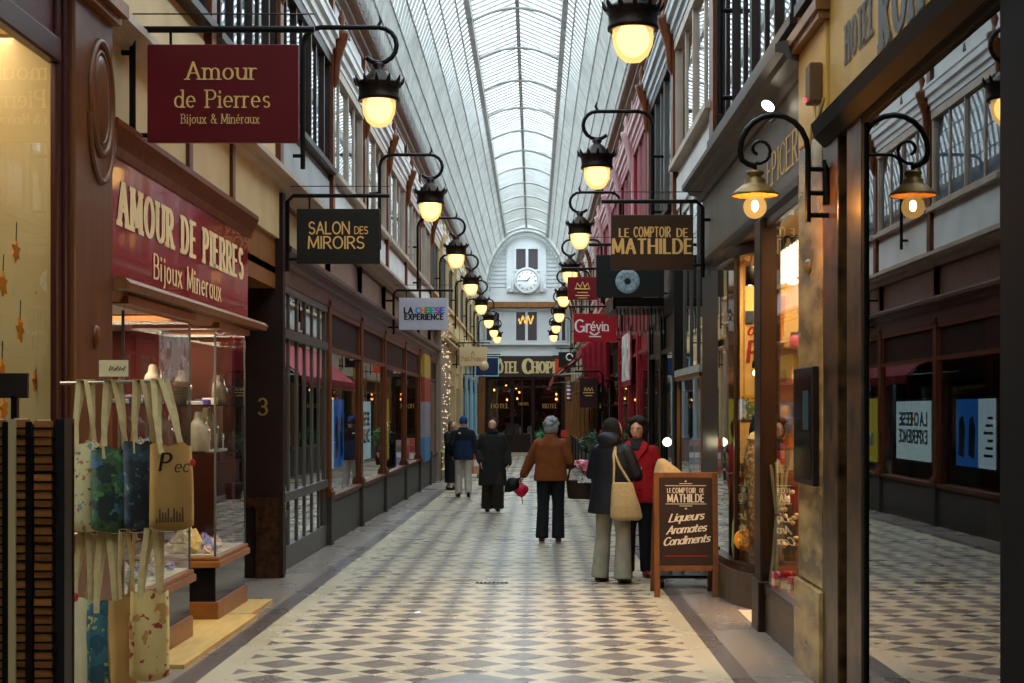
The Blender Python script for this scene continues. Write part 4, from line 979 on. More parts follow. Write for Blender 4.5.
for (ya, yb) in ((10.2, 11.45), (12.65, 13.7)):
    nm = 'near' if ya < 12 else 'far'
    for i in range(11):
        k = rr.randrange(6); rock(rr.uniform(-3.1, -2.66), ya+(yb-ya)*(i+.5)/11, .45, rr.uniform(.06, .13), k, 'rough mineral on the floor of the %s glass showcase' % nm, 'minerals in the %s showcase' % nm)
rock(-2.85, 12.75, .45, .22, 3, 'large honey coloured mineral at the front of the far showcase', None)
BUST = mat('grey_bust', '#7d7064', .7, col2='#57493f', scale=8); SILVER = mat('silver_chain', '#c9c9cc', .2, metal=1.0); PALEB = mat('pale_bust', '#b3a898', .7, col2='#8d8272', scale=8)
def bust(x, y, z, s, label, m=BUST):
    r = thing('necklace_bust', (x, y, z), label, 'necklace stand', 'necklace busts in the showcases')
    b = MB(); b.loft([(z, x, y, .075*s, .09*s), (z+.04*s, x, y, .08*s, .11*s), (z+.13*s, x, y, .08*s, .14*s), (z+.2*s, x, y, .07*s, .155*s), (z+.24*s, x-.01, y, .05*s, .12*s), (z+.265*s, x-.01, y, .035*s, .055*s), (z+.31*s, x-.01, y, .03*s, .042*s), (z+.325*s, x-.01, y, .02*s, .03*s)], 18, 2.2)
    b.build('torso', m, r)
    c = MB(); c.tube([(x+.045*s + .03*s*(1-abs(math.cos(a))), y+.05*s*math.cos(a), z+.28*s-.11*s*math.sin(a)) for a in [i*PI/12 for i in range(13)]], .006*s+.002, 6); c.ell((x+.082*s, y, z+.16*s), (.012, .016, .022)); c.build('necklace', SILVER, r)
bust(-2.72, 11.25, 1.29, 1.15, 'large grey necklace bust on the lower shelf of the near showcase'); bust(-2.8, 11.42, 1.67, .9, 'small necklace bust high in the near showcase', PALEB)
bust(-2.75, 12.75, 1.29, 1.0, 'pale necklace bust on the lower shelf, front of the far showcase', PALEB); bust(-2.8, 13.3, 1.29, 1.1, 'grey necklace bust towards the back of the far showcase'); bust(-2.75, 13.55, 1.67, .8, 'necklace bust on the top shelf of the far showcase')
bust(-2.95, 13.0, 1.67, .9, 'grey necklace bust high at the front of the far showcase')
for i in range(8):
    y = 10.5+i*.12 if i < 5 else 12.8 + (i-5)*.28
    t = thing('earring_stand', (-2.68, y, 1.28), 'little T shaped white earring stand on a glass shelf', 'earring stand', 'earring stands on the glass shelves')
    m = MB(); m.box(-2.71, -2.65, y-.03, y+.03, 1.28, 1.3); m.tube([(-2.68, y, 1.3), (-2.68, y, 1.42)], .006, 6); m.tube([(-2.68, y-.035, 1.42), (-2.68, y+.035, 1.42)], .006, 6); m.build('stand', WHITE, t)
    m = MB(); m.ell((-2.68, y-.033, 1.39), (.008, .008, .014), 6, 5); m.ell((-2.68, y+.033, 1.39), (.008, .008, .014), 6, 5); m.build('earrings', SILVER, t)
for i in range(9):
    y = 10.45+i*.12 if i < 6 else 12.8 + (i-6)*.3
    o = MB().box(-2.86, -2.74, y-.045, y+.045, 1.672, 1.672+.03+.015*(i % 3)).build('jewel_box', [WHITE, mat('violet_felt', '#5b4a9a', .9), mat('pale_felt', '#c9b9a3', .9)][i % 3], None, bevel=.005)
    tag(o, 'small jewel box lying on the upper glass shelf', 'jewel box', 'jewel boxes on the glass shelves')
rock(-2.75, 11.0, 1.285, .14, 4, 'blue crystal on the lower shelf of the near showcase', None); rock(-2.72, 10.92, 1.285, .1, 1, 'pink stone beside the blue crystal in the near showcase', None)
# wooden boards on the floor in front of the cases
pl = MB(); pl.add([(-3.3, 10.2, fz(10.2)+.03), (-2.3, 10.2, fz(10.2)+.03), (-2.3, 12.9, fz(12.9)+.03), (-3.3, 12.9, fz(12.9)+.03), (-3.3, 10.2, fz(10.2)), (-2.3, 10.2, fz(10.2)), (-2.3, 12.9, fz(12.9)), (-3.3, 12.9, fz(12.9))], [(0, 1, 2, 3), (4, 7, 6, 5), (0, 4, 5, 1), (1, 5, 6, 2), (2, 6, 7, 3), (3, 7, 4, 0)])
PLY = mat('pale_plywood', '#c9a566', .5, col2='#b8924f', scale=3, stretch=(6, .8, 1))
tag(pl.build('floor_board', PLY), 'long pale wooden board on the floor in front of the near showcase', 'board', 'wooden boards under the jewellery cases')
pl = MB(); pl.add([(-3.3, 12.93, fz(12.93)+.03), (-2.36, 12.93, fz(12.93)+.03), (-2.36, 14.0, fz(14)+.03), (-3.3, 14.0, fz(14)+.03), (-3.3, 12.93, fz(12.93)), (-2.36, 12.93, fz(12.93)), (-2.36, 14.0, fz(14)), (-3.3, 14.0, fz(14))], [(0, 1, 2, 3), (4, 7, 6, 5), (0, 4, 5, 1), (1, 5, 6, 2), (2, 6, 7, 3), (3, 7, 4, 0)])
tag(pl.build('floor_board', PLY), 'short pale wooden board under the far showcase', 'board', 'wooden boards under the jewellery cases')

# ------------------------------------------------------------------ postcard rack, front left
RY = 6.0
rk = thing('card_rack', (-1.93, RY+.1, fz(RY)), 'tall black wire rack packed with brown cards at the front left edge', 'rack')
rx0, rx1 = PX(-14, RY), PX(66, RY); zt = PZ(419, RY)
m = MB(); m.box(rx1-.035, rx1, RY-.02, RY+.11, fz(RY)+.05, zt); m.box(rx0, rx0+.03, RY-.02, RY+.11, fz(RY)+.05, zt); m.build('side_panel', mat('black_board', '#0c0a09', .5), rk)
m = MB()
xs_ = [rx0 + (rx1-.035-rx0)*q for q in (0, .33, .66, 1)]
dz = .0687
nrow = int((zt-.1)/dz)
for i in range(nrow+1):
    z = zt - i*dz - .028
    m.box(rx0, rx1-.03, RY-.035, RY-.028, z-.012, z-.004); m.box(rx0, rx1-.03, RY-.03, RY+.02, z-.045, z-.039)
for q in (.32, .645): 
    x = rx0+(rx1-.035-rx0)*q; m.box(x-.012, x+.012, RY-.04, RY-.03, .05, zt-.01)
for x in [rx0 + (rx1-.035-rx0)*k/12 for k in range(0, 13, 4)]: m.tube([(x, RY-.033, .05), (x, RY-.033, zt-.02)], .002, 4)
m.build('wire_pockets', IRON, rk)
MB().box(rx0, rx1, RY+.08, RY+.1, .05, zt-.02).build('core', mat('black_board', '#0c0a09', .5), rk)
m = MB(); m.box(PX(9, RY-.05), PX(16, RY-.05), RY-.06, RY-.045, fz(RY), zt); m.build('beige_strip', mat('beige_tape', '#a08a62', .6), rk)
m = MB(); m.box(rx0-.05, rx1, RY-.05, RY+.12, fz(RY), fz(RY)+.06); m.build('foot', IRON, rk)
m = MB(); m.box(PX(9, RY), PX(15, RY), RY+.02, RY+.05, zt-.05, PZ(396, RY)); m.build('post', IRON, rk)
m = MB(); m.box(PX(-6, RY), PX(25, RY), RY+.03, RY+.05, PZ(398, RY), PZ(373, RY)); m.build('price_plate', mat('black_plate', '#241b15', .45), rk)
CARD = mat('brown_card', '#a5642a', .5, col2='#7d4a20', scale=9); rr = random.Random(2)
first = None
for i in range(nrow):
    z = zt - i*dz
    for k in range(3):
        a = xs_[k] + .012; b = xs_[k+1] - .012
        if b < PX(0, RY): continue
        if first is None:
            t = thing('card_pack', ((a+b)/2, RY, z-.07), 'pack of small brown cards in a pocket of the wire rack', 'card pack', 'brown card packs in the wire rack')
            h = (b-a)/2
            MB().box((a+b)/2-h, (a+b)/2+h, RY-.025, RY+.0, z-.064, z-.004).build('front_card', CARD, t)
            e = MB(); e.box((a+b)/2-h+.004, (a+b)/2+h*.6, RY+.002, RY+.012, z-.05, z+.001); e.build('white_edge', mat('card_white', '#cbbfa6', .6), t); first = t
        else: copy_tree(first, ((a+b)/2, RY + rr.uniform(-.004, .006), z-.07+rr.uniform(-.003, .002)))

# ------------------------------------------------------------------ tote bags on two rails
BY = 7.5
st = thing('bag_stand', (PX(112, BY), BY+.1, fz(BY)), 'chrome stand with two rails of cloth bags and a small price card', 'stand')
CHR = mat('chrome', '#b5b1aa', .25, metal=.9)
m = MB(); x = PX(114, BY); m.tube([(x, BY+.12, fz(BY)+.02), (x, BY+.12, PZ(376, BY))], .014, 8); m.build('pole', CHR, st)
m = MB(); m.tube([(PX(58, BY), BY+.04, PZ(383, BY)), (PX(163, BY), BY+.04, PZ(381, BY))], .008, 8); m.tube([(x, BY+.12, PZ(382, BY)), (x, BY+.04, PZ(382, BY))], .008, 6); m.build('upper_rail', CHR, st)
m = MB(); m.tube([(PX(70, BY), BY+.04, PZ(535, BY)), (PX(172, BY), BY+.04, PZ(531, BY))], .008, 8); m.tube([(x, BY+.12, PZ(533, BY)), (x, BY+.04, PZ(533, BY))], .008, 6); m.build('lower_rail', CHR, st)
m = MB(); m.box(x-.22, x+.22, BY+.1, BY+.14, fz(BY), fz(BY)+.03); m.box(x-.02, x+.02, BY-.1, BY+.34, fz(BY), fz(BY)+.03); m.build('base', CHR, st)
m = MB(); m.box(PX(99, BY), PX(128, BY), BY+.0, BY+.006, PZ(376.5, BY), PZ(360, BY)); 
st_c = m.build('price_card', mat('ivory_card', '#d9c69a', .6), st)
m = MB()
for i in range(7): m.tube([(PX(109+i*2.4, BY), BY-.002, PZ(371-(i % 2), BY)), (PX(111+i*2.4, BY), BY-.002, PZ(366+(i % 3), BY))], .0025, 4)
m.build('handwriting', INK, st_c)
STRAP = mat('canvas_strap', '#c3ab79', .85, col2='#b39a68', scale=30)
def tote(px0, px1, pyt, pyb, pyr, bodym, label, turn=.0, yo=0., hx=None, inner=None):
    Y = BY + yo; xc = PX((px0+px1)/2, Y); wd = (px1-px0)*Y/F; z0, z1, zr = PZ(pyb, Y), PZ(pyt, Y), PZ(pyr, BY)
    r = thing('tote_bag', (xc, Y, z0), label, 'tote bag', 'cloth tote bags on the chrome stand')
    ct, sn = math.cos(turn), math.sin(turn); W2 = wd/2/max(ct, .3)
    n, k = 9, 8; vs = []; fs = []
    for side in (1, -1):
        for j in range(k+1):
            v = j/k
            for i in range(n+1):
                u = i/n*2-1; th = (.018 + .016*math.sin(PI*v))*(1-u**6) * side
                sg = .012*math.sin(u*4+v*3+px0)*(.3+v)
                lx = u*W2*(1-.05*v+.03*math.sin(v*3)); ly = th*1.2 + sg
                zz = z0 + (z1-z0)*v + (.02*(u*u)-.012)*(1-v)*1.2 - .012*math.sin(u*6+px1)*v
                vs.append((xc + lx*ct - ly*sn, Y + lx*sn + ly*ct, zz))
    m_ = (n+1)*(k+1)
    for sd in (0, 1):
        for j in range(k):
            for i in range(n):
                a = sd*m_ + j*(n+1)+i; q = (a, a+1, a+n+2, a+n+1); fs.append(q if sd == 1 else q[::-1])
    for j in range(k):
        for i in (0, n): a = j*(n+1)+i; fs.append((a, a+n+1, m_+a+n+1, m_+a))
    for i in range(n): fs.append((i, i+1, m_+i+1, m_+i))
    b = MB().add(vs, fs, True); b.build('body', bodym, r)
    for sd in (-1, 1):
        m = MB(); hx_ = xc if hx is None else PX(hx, Y)
        for q in (-.5, .5):
            lx = q*W2; px_, py_ = xc + lx*ct - sd*.02*sn, Y + lx*sn + sd*.02*ct
            top = (hx_ + q*.035 + sd*.012, BY + .04 + sd*.012, zr + .012)
            p0 = Vector((px_, py_, z1-.05)); p1 = Vector(top); wv = Vector((ct*.014, sn*.014, 0)); off = Vector((0, sd*.004, 0))
            mid = (p0+p1)/2 + Vector((q*.012, sd*.01, 0))
            for a, c in ((p0, mid), (mid, p1)): m.add([a-wv, a+wv, c+wv, c-wv], [(0, 1, 2, 3)])
        a = Vector((hx_-.0175+sd*.012, BY+.04+sd*.012, zr+.012)); c = Vector((hx_+.0175+sd*.012, BY+.04+sd*.012, zr+.012)); wv = Vector((ct*.014, sn*.014, 0)); m.add([a-wv, c-wv, c+wv, a+wv], [(0, 1, 2, 3)])
        m.build('handle', STRAP, r, solid=.003)
    return r
tote(70, 97, 442, 529, 382, spots('vintage_print', '#d8c48d', [('#c06a4a', 1.0, .62), ('#6d9aa0', .8, .64), ('#5b5040', 1.6, .66)]), 'cream bag with a small colourful vintage print, upper rail, first from the left', turn=.95, hx=82, yo=-.02)
tote(96, 133, 448, 529, 382, spots('woodland_print', '#16221a', [('#2f4a26', .5, .5), ('#4b6b3a', 1.2, .6), ('#34506b', .9, .66)]), 'dark green blurred landscape bag on the upper rail', turn=.75, hx=112, yo=.02)
tote(128, 160, 443, 527, 382, spots('night_print', '#10151a', [('#24353f', .5, .52), ('#7a7a42', 1.0, .68), ('#3d5560', 1.4, .64)]), 'near black bag with faint swirls on the upper rail', turn=.8, hx=143, yo=.06)
td = tote(152, 191, 444, 528, 381, mat('kraft_canvas', '#a67c42', .85, col2='#936a33', scale=5), 'tan canvas bag with dark brush lettering, rightmost on the upper rail', turn=.55, hx=158, yo=.0)
m = MB(); c_, s_2 = math.cos(.55), math.sin(.55); Y = BY-.045
xq = PX(172, Y)
lettering(m, 'P', (xq-.03, Y-.03, PZ(470, Y)), (c_, s_2, 0), (0, 0, 1), .08, dict(thick=.2, thin=.12, slant=.2)); lettering(m, 'ec', (xq+.045, Y+.0, PZ(472, Y)), (c_, s_2, 0), (0, 0, 1), .06, dict(thick=.12, thin=.08, slant=.2, track=.2))
m.build('brush_lettering', INK, td)
m = MB(); m.ell((xq+.09, Y+.045, PZ(463, Y)), (.014, .004, .018), 8, 6); m.build('red_star', mat('red_ink', '#a5272c', .6), td)
m = MB()
for i in range(10): 
    u = -.075+.014*i; h_ = .02+.05*abs(math.sin(i*1.9)); m.add([(xq+u*c_, Y+u*s_2-.02, PZ(522, Y)), (xq+(u+.012)*c_, Y+(u+.012)*s_2-.02, PZ(522, Y)), (xq+(u+.01)*c_, Y+(u+.01)*s_2-.02, PZ(522, Y)+h_), (xq+(u+.002)*c_, Y+(u+.002)*s_2-.02, PZ(522, Y)+h_)], [(0, 1, 2, 3)])
m.build('skyline_print', mat('sepia_ink', '#4a3218', .7), td)
te = tote(68, 93, 599, 700, 534, mat('ivory_canvas', '#d9c69c', .85, col2='#cbb78b', scale=6), 'ivory bag with a red heart print, lower rail, next to the card rack', turn=.8, hx=83, yo=-.03)
m = MB(); Y = BY-.08; m.ell((PX(74, Y), Y+.0, PZ(632, Y)), (.018, .006, .022), 8, 6); m.ell((PX(75, Y), Y, PZ(597, Y)), (.016, .006, .022), 8, 6); m.build('heart_print', mat('red_ink', '#a5272c', .6), te)
m = MB(); lettering(m, 'B', (PX(76, Y), Y+.002, PZ(654, Y)), (.8, .6, 0), (0, 0, 1), .045, SERIF); m.build('lettering', INK, te)
tote(88, 124, 602, 700, 533, spots('blossom_print', '#1e3f4a', [('#2c5a63', .5, .5), ('#8a8f4a', 1.3, .62), ('#b9a866', 1.7, .66)]), 'deep teal bag with yellow blossoms on the lower rail', turn=.35, hx=105, yo=.0)
tote(116, 132, 597, 692, 532, mat('kraft_canvas', '#a67c42', .85, col2='#936a33', scale=5), 'plain tan bag seen almost edge on, lower rail', turn=1.2, hx=128, yo=.05)
tote(131, 168, 592, 678, 531, spots('poppy_print', '#c3a364', [('#8c2a20', 1.1, .63), ('#2a1a12', .7, .69), ('#a8773a', .6, .6)]), 'beige bag printed with red poppies, rightmost on the lower rail', turn=.3, hx=152, yo=.0)
# ------------------------------------------------------------------ right foreground: marble pier, mirror window, hotel board
MARB = mat('veined_marble', '#b8985e', .25, col2='#4d3a22', scale=5, stretch=(1, .3, 1.0), detail=9, sharp=.16)
MARBD = mat('dark_veined_marble', '#5a3d20', .3, col2='#1d130b', scale=7, detail=8, sharp=.14)
t = thing('trim_marble_pier', (1.8, 9.9, fz(9.9)), kind='structure')
MB().box(1.77, 2.2, 9.52, 10.38, .52, 3.35).build('shaft', MARB, t, bevel=.012)
MB().box(1.745, 2.2, 9.5, 10.42, fz(10)-.05, .51).build('plinth', MARB, t, bevel=.012)
MB().box(1.77, 2.2, 9.03, 9.5, fz(10)-.05, 3.3).build('reveal', MARBD, t, bevel=.01)
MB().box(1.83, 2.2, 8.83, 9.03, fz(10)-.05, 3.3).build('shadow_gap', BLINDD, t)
MB().box(1.78, 2.2, 8.43, 8.83, fz(10)-.05, 3.3).build('jamb', MARBD, t, bevel=.012)
m = MB(); m.box(1.77, 2.2, 9.42, 10.38, 3.36, 4.0); m.build('upper_panel', mat('honey_panel', '#d3a04e', .45, col2='#c08c3e', scale=2), t, bevel=.01)
m = MB(); m.box(1.72, 2.2, 9.38, 10.42, 4.0, 4.05); m.box(1.7, 2.2, 9.36, 10.44, 4.05, 4.12); m.build('cap', WOODL, t)
m = MB(); m.ell((1.765, 10.0, 2.55), (.02, .1, .05)); m.build('boss', MARB, t)
c = thing('notice_case', (1.76, 9.9, 1.15), 'narrow dark glazed notice case fixed to the marble pier', 'notice case')
MB().box(1.73, 1.77, 9.62, 10.34, 1.15, 1.9).build('frame', PAINTD, c, bevel=.008)
p = MB(); p.quad((1.727, 9.67, 1.19), (1.727, 10.29, 1.19), (1.727, 10.29, 1.86), (1.727, 9.67, 1.86)); p.build('glass', mat('dark_mirror', '#141614', .08), c)
m = MB(); m.box(1.724, 1.727, 9.75, 9.95, 1.5, 1.75); m.build('notice', mat('teal_notice', '#1d3a3c', .6), c)
# mirror-like shop window nearest the camera
w = thing(win(), (1.8, 7.2, 0), kind='structure')
p = MB(); p.quad((1.8, 5.8, fz(7)-.02), (1.8, 8.46, fz(7)-.02), (1.8, 8.46, 3.22), (1.8, 5.8, 3.22)); p.build('pane', GLASSM, w)
m = MB(); m.box(1.78, 1.9, 5.4, 8.46, 3.18, 3.3); m.box(1.775, 1.9, 5.4, 8.46, fz(8)-.05, fz(8)+.05); m.box(1.76, 1.95, 5.45, 5.86, -.1, 3.3); m.box(1.785, 1.83, 8.38, 8.46, -.05, 3.2); m.build('frame', mat('near_black_wood', '#0a0706', .75, spec=.1), w, bevel=.008)
m = MB(); m.box(2.7, 2.75, 5, 9.0, -.2, 3.2); m.box(1.85, 2.75, 8.9, 8.95, -.2, 3.2); m.box(1.85, 2.75, 5, 5.05, -.2, 3.2); m.box(2.02, 2.75, 5, 9.0, 3.16, 3.2); m.struct('wall_right_dark_shop', BLINDD)
for i, (y, z0) in enumerate(((7.9, .1), (6.6, .1), (6.35, .1))):
    m = MB(); n = 9
    m.prism([(2.35 + .025*math.sin(k*2.1), y - .12 + .24*k/n) for k in range(n+1)] + [(2.38 + .025*math.sin(k*2.1), y - .12 + .24*k/n) for k in range(n, -1, -1)], lambda u, v, q: (u, v, q), z0, 3.1)
    tag(m.build('dark_red_curtain', mat('dim_red_cloth', '#5d141a', .9)), 'dark red curtain faintly seen through the mirror like window', 'curtain', 'dark red curtains behind the right hand window')
hb = thing('hotel_board', (1.78, 7.6, 3.4), 'gold board with dark hotel lettering at the top right corner', 'sign')
MB().box(1.79, 1.95, 5.4, 9.38, 3.42, 4.1).build('board', mat('gold_board', '#c2954a', .45, col2='#a87d3a', scale=2), hb)
m = MB(); m.profile_y([(2, 3.22), (1.76, 3.22), (1.7, 3.28), (1.68, 3.36), (1.72, 3.4), (1.76, 3.43), (2, 3.43)], 5.4, 9.42); m.build('cornice', mat('sooty_wood', '#17100c', .7, spec=.12, col2='#100b08', scale=5), hb)
l = MB(); lettering(l, 'HOTEL', (1.784, 8.52, 3.62), (0, -1, 0), (0, 0, 1), .2, SLAB, width=.72); lettering(l, 'RONCERAY', (1.784, 7.98, 3.5), (0, -1, 0), (0, 0, 1), .36, SLAB, 'l', width=2.3); l.build('lettering', BLK, hb)
# small junction box and cables beside the board
jb = thing('alarm_box', (1.74, 9.6, 3.55), 'small brown alarm box with a red light under the gold panel', 'alarm box')
MB().box(1.69, 1.77, 9.5, 9.66, 3.52, 3.76).build('case', mat('brown_plastic', '#5a4024', .5), jb, bevel=.01)
MB().ell((1.685, 9.62, 3.55), (.012, .012, .012), 8, 6).build('red_light', emit('red_led', '#ff2a3a', 3), jb)
m = MB(); m.tube([(1.73, 9.55, 3.52), (1.72, 9.5, 3.42), (1.71, 9.42, 3.36), (1.72, 9.34, 3.4), (1.74, 9.3, 3.5)], .01, 6); m.tube([(1.74, 9.72, 3.4), (1.735, 9.75, 3.25), (1.74, 9.72, 3.1)], .008, 6); m.build('cable', mat('yellowed_cable', '#a8823a', .6), jb)
def bulb_glass():
    m = newmat('warm_bulb_glass'); o = N(m, 'ShaderNodeOutputMaterial'); t = N(m, 'ShaderNodeBsdfTransparent'); t.inputs['Color'].default_value = lin('#ffe6b0')
    e = N(m, 'ShaderNodeEmission'); e.inputs['Color'].default_value = lin('#ffc877'); e.inputs['Strength'].default_value = .5
    x = N(m, 'ShaderNodeMixShader'); x.inputs[0].default_value = .5; L(m, t.outputs[0], x.inputs[1]); L(m, e.outputs[0], x.inputs[2]); L(m, x.outputs[0], o.inputs['Surface']); return m
# gooseneck wall lamp
GY = 9.3
def q2(px, py): return (PX(px, GY), GY, PZ(py, GY))
gl = thing('wall_lamp', q2(808, 215), 'round bulb under a flared shade on a curled iron arm, fixed to the marble pier', 'wall lamp')
pts = [q2(808, 222), q2(808, 165)] + [q2(774 + 34*math.cos(a), 151 - 36*math.sin(a)) for a in [i*PI/10 for i in range(0, 11)]] + [q2(742, 160), q2(748, 164), q2(755, 166)]
b = MB(); b.tube(pts, .018, 8); b.tube([q2(755 + 4 + 14*k*math.cos(a), 150 + 14*k*math.sin(a)) for a, k in [(PI*.6 - i*PI/7, 1 - i*.05) for i in range(15)]], .011, 6); b.tube([q2(755, 164), q2(755, 174)], .014, 6)
for py in (169, 193, 215): b.tube([q2(808, py), (1.8, GY+.02, PZ(py, GY))], .016, 6)
b.tube([(1.76, GY, PZ(205, GY)), (1.75, GY, PZ(170, GY)), (1.74, GY, PZ(160, GY))], [.03, .022, .012], 6)
b.build('bracket', IRON, gl)
gx, gz = PX(755, GY), lambda py: PZ(py, GY)
m = MB(); m.lathe([(0, gz(170)), (.05, gz(171)), (.055, gz(174)), (.035, gz(177)), (.065, gz(180)), (.06, gz(183)), (.09, gz(187)), (.14, gz(194)), (.143, gz(196)), (.13, gz(195.5)), (.08, gz(189)), (.05, gz(184)), (0, gz(184))], (gx, GY, 0), 28); m.build('shade', mat('brass_brown_shade', '#7c6238', .4, metal=.5), gl)
BULB = bulb_glass(); m = MB(); m.ell((gx, GY, gz(207)), (.07, .07, .07), 20, 14); m.build('globe_bulb', BULB, gl)
MB().ell((gx, GY, gz(206)), (.02, .02, .032), 12, 8).build('filament', emit('filament_glow', '#ffb765', 900), gl)
fl_ = thing('floodlight', (1.62, 11.3, 3.9), 'small bright oval floodlight on the ledge above the grey fascia', 'floodlight')
fx, fy, fzz = PX(768, 11.2), 11.2, PZ(106, 11.2)
MR = Matrix.Rotation(-.9, 3, 'Y') @ Matrix.Rotation(PI/2, 3, 'X')
m = MB(); m.lathe([(0, .01), (.026, .008), (.034, 0)], (fx, fy, fzz), 16, MR @ Matrix.Diagonal((1, 1.5, 1))); m.build('lens', emit('flood_glow', '#fff2d0', 6), fl_)
m = MB(); m.lathe([(.036, .005), (.038, -.02), (.03, -.09), (0, -.1)], (fx, fy, fzz), 16, MR); m.tube([(fx, fy+.06, fzz), (fx+.1, fy+.08, fzz-.05), (1.72, fy+.1, fzz-.1)], .012, 6); m.build('housing', STEEL, fl_)

# ------------------------------------------------------------------ chocolate shop front
FG = mat('grey_beige_fascia', '#6c6359', .5, col2='#5e564d', scale=2)
fb = thing('epicerie_board', (1.82, 13.6, 3.15), 'grey beige fascia board with pale gold capitals over the lit food shop', 'sign')
MB().box(1.83, 1.95, 10.4, 16.85, 3.2, 3.9).build('board', FG, fb)
m = MB(); m.profile_y([(1.95, 3.1), (1.8, 3.1), (1.77, 3.14), (1.77, 3.2), (1.82, 3.24), (1.95, 3.24)], 10.4, 16.85); m.build('lower_moulding', WOODD, fb)
l = MB(); lettering(l, 'EPICERIE', (1.825, 11.25, 3.36), (0, -1, 0), (0, 0, 1), .23, SERIF, width=1.75); l.build('lettering', mat('bright_gilt', '#d9a84e', .4), fb)
DW = mat('espresso_wood', '#2b1a10', .32, col2='#1e120b', scale=3, stretch=(6, 6, .7)); STONE = mat('brown_stone_base', '#5a4a3a', .35, col2='#40342a', scale=5)
def pier(y0, y1, x=1.77, zt=3.12):
    t = thing(trim(), (x, (y0+y1)/2, fz(y0)), kind='structure')
    MB().box(x, x+.16, y0, y1, .3, zt).build('shaft', DW, t, bevel=.012); MB().box(x-.02, x+.16, y0-.02, y1+.02, fz(y0)-.03, .3).build('plinth', DW, t, bevel=.01)
pier(12.02, 12.35, 1.755); pier(15.1, 16.6, 1.80)
w = thing(win(), (1.8, 11.2, 0), kind='structure')
p = MB(); p.quad((1.82, 10.4, .25), (1.82, 12.05, .25), (1.82, 12.05, 3.12), (1.82, 10.4, 3.12)); p.build('pane', GLASS, w)
m = MB(); m.box(1.78, 1.9, 10.4, 12.05, .2, .28); m.box(1.79, 1.86, 10.38, 10.5, .25, 3.12); m.box(1.8, 1.84, 10.4, 12.05, 3.04, 3.12); m.build('frame', DW, w, bevel=.008)
MB().box(1.79, 1.98, 10.4, 12.05, fz(12)-.05, .2).build('skirting', STONE, w)
# curved corner window into the entrance
CV = [(1.80, 15.15), (1.80, 14.7), (1.805, 14.35), (1.83, 14.02), (1.88, 13.75), (1.96, 13.52), (2.08, 13.36), (2.25, 13.27), (2.6, 13.25)]
w = thing(win(), (1.85, 14.2, 0), kind='structure')
def curve_wall(off0, off1, z0, z1):
    def o(d):
        out = []
        for i, (x, y) in enumerate(CV):
            a = Vector(CV[max(i-1, 0)]); b = Vector(CV[min(i+1, len(CV)-1)]); t = (b-a).normalized(); out.append((x + t.y*d, y - t.x*d))
        return out
    m = MB(); return m.prism(o(off0) + o(off1)[::-1], lambda u, v, q: (u, v, q), z0, z1)
curve_wall(0, .004, .25, 3.0).build('pane', GLASS, w); curve_wall(-.03, .06, .2, .27).build('sill', DW, w); curve_wall(-.0, .08, fz(14)-.06, .2).build('skirting', STONE, w); curve_wall(-.03, .05, 3.0, 3.12).build('head', DW, w)
m = MB()
for (x, y) in (CV[3],): m.box(x-.02, x+.03, y-.02, y+.03, .25, 3.05)
m.build('glazing_bar', DW, w)
m = MB(); m.box(1.75, 2.6, 12.35, 13.3, fz(13)-.02, fz(13)+.015); m.struct('floor_threshold', mat('pale_stone', '#b7a98f', .6))
# interior shell, warm and bright
HONEY = mat('honey_wall', '#d6b075', .75, col2='#c79f62', scale=1.3)
m = MB(); m.box(3.4, 3.45, 10.2, 17, -.3, 3.3); m.struct('wall_right_food_shop', HONEY)
m = MB(); m.box(1.95, 3.4, 15.5, 15.55, -.3, 3.2); m.struct('wall_right_food_shop_far', HONEY)
m = MB(); m.box(1.9, 3.4, 10.3, 10.36, -.3, 3.2); m.struct('wall_right_food_shop_near', HONEY)
m = MB(); m.box(1.97, 3.4, 10.3, 16.9, 3.12, 3.18); m.struct('ceiling_right_food_shop', mat('cream_ceiling', '#cdb48a', .8))
m = MB(); m.box(1.84, 3.4, 10.3, 12.05, .2, .25); m.box(1.95, 3.4, 13.4, 15.5, .2, .25); m.struct('floor_right_food_shop', WOODL)
area('food_shop_light', (2.6, 11.6, 3.08), (1.0, 2.0), 85, '#ffcf96'); area('food_shop_light', (2.5, 14.4, 3.08), (.8, 1.6), 75, '#ffcf96')
area('next_shop_light', (2.4, 18.4, 2.25), (.8, 2.4), 12, '#ffe0a8')
sg = thing('painted_wall_sign', (2.15, 15.49, 1.9), 'dark red painted words on the honey coloured wall inside the curved window', 'sign')
l = MB(); DR = mat('dark_red_ink', '#8a1f28', .6)
lettering(l, 'ou', (PX(747.5, 15.49), 15.49, PZ(335, 15.49)), (1, 0, 0), (0, 0, 1), .12, SCRIPT, 'l'); lettering(l, 'es', (PX(757, 15.49), 15.49, PZ(333, 15.49)), (1, 0, .1), (0, 0, 1), .12, SCRIPT, 'l')
lettering(l, 'PA', (PX(748, 15.49), 15.49, PZ(362, 15.49)), (1, 0, .1), (0, 0, 1), .2, dict(SANS, thick=.2, thin=.14, slant=.1), 'l'); l.build('lettering', DR, sg)
for i, (a, b_) in enumerate(((746, 753.5), (755.5, 761))):
    m = MB(); m.box(PX(a, 15.47), PX(b_, 15.47), 15.46, 15.49, PZ(323, 15.47), PZ(311, 15.47)); tag(m.build('framed_print', [mat('navy_print', '#1e2b44', .5), mat('cream_print', '#d6c8a2', .6)][i]), ['navy framed print above the painted words', 'cream framed print beside the navy one'][i], 'picture')
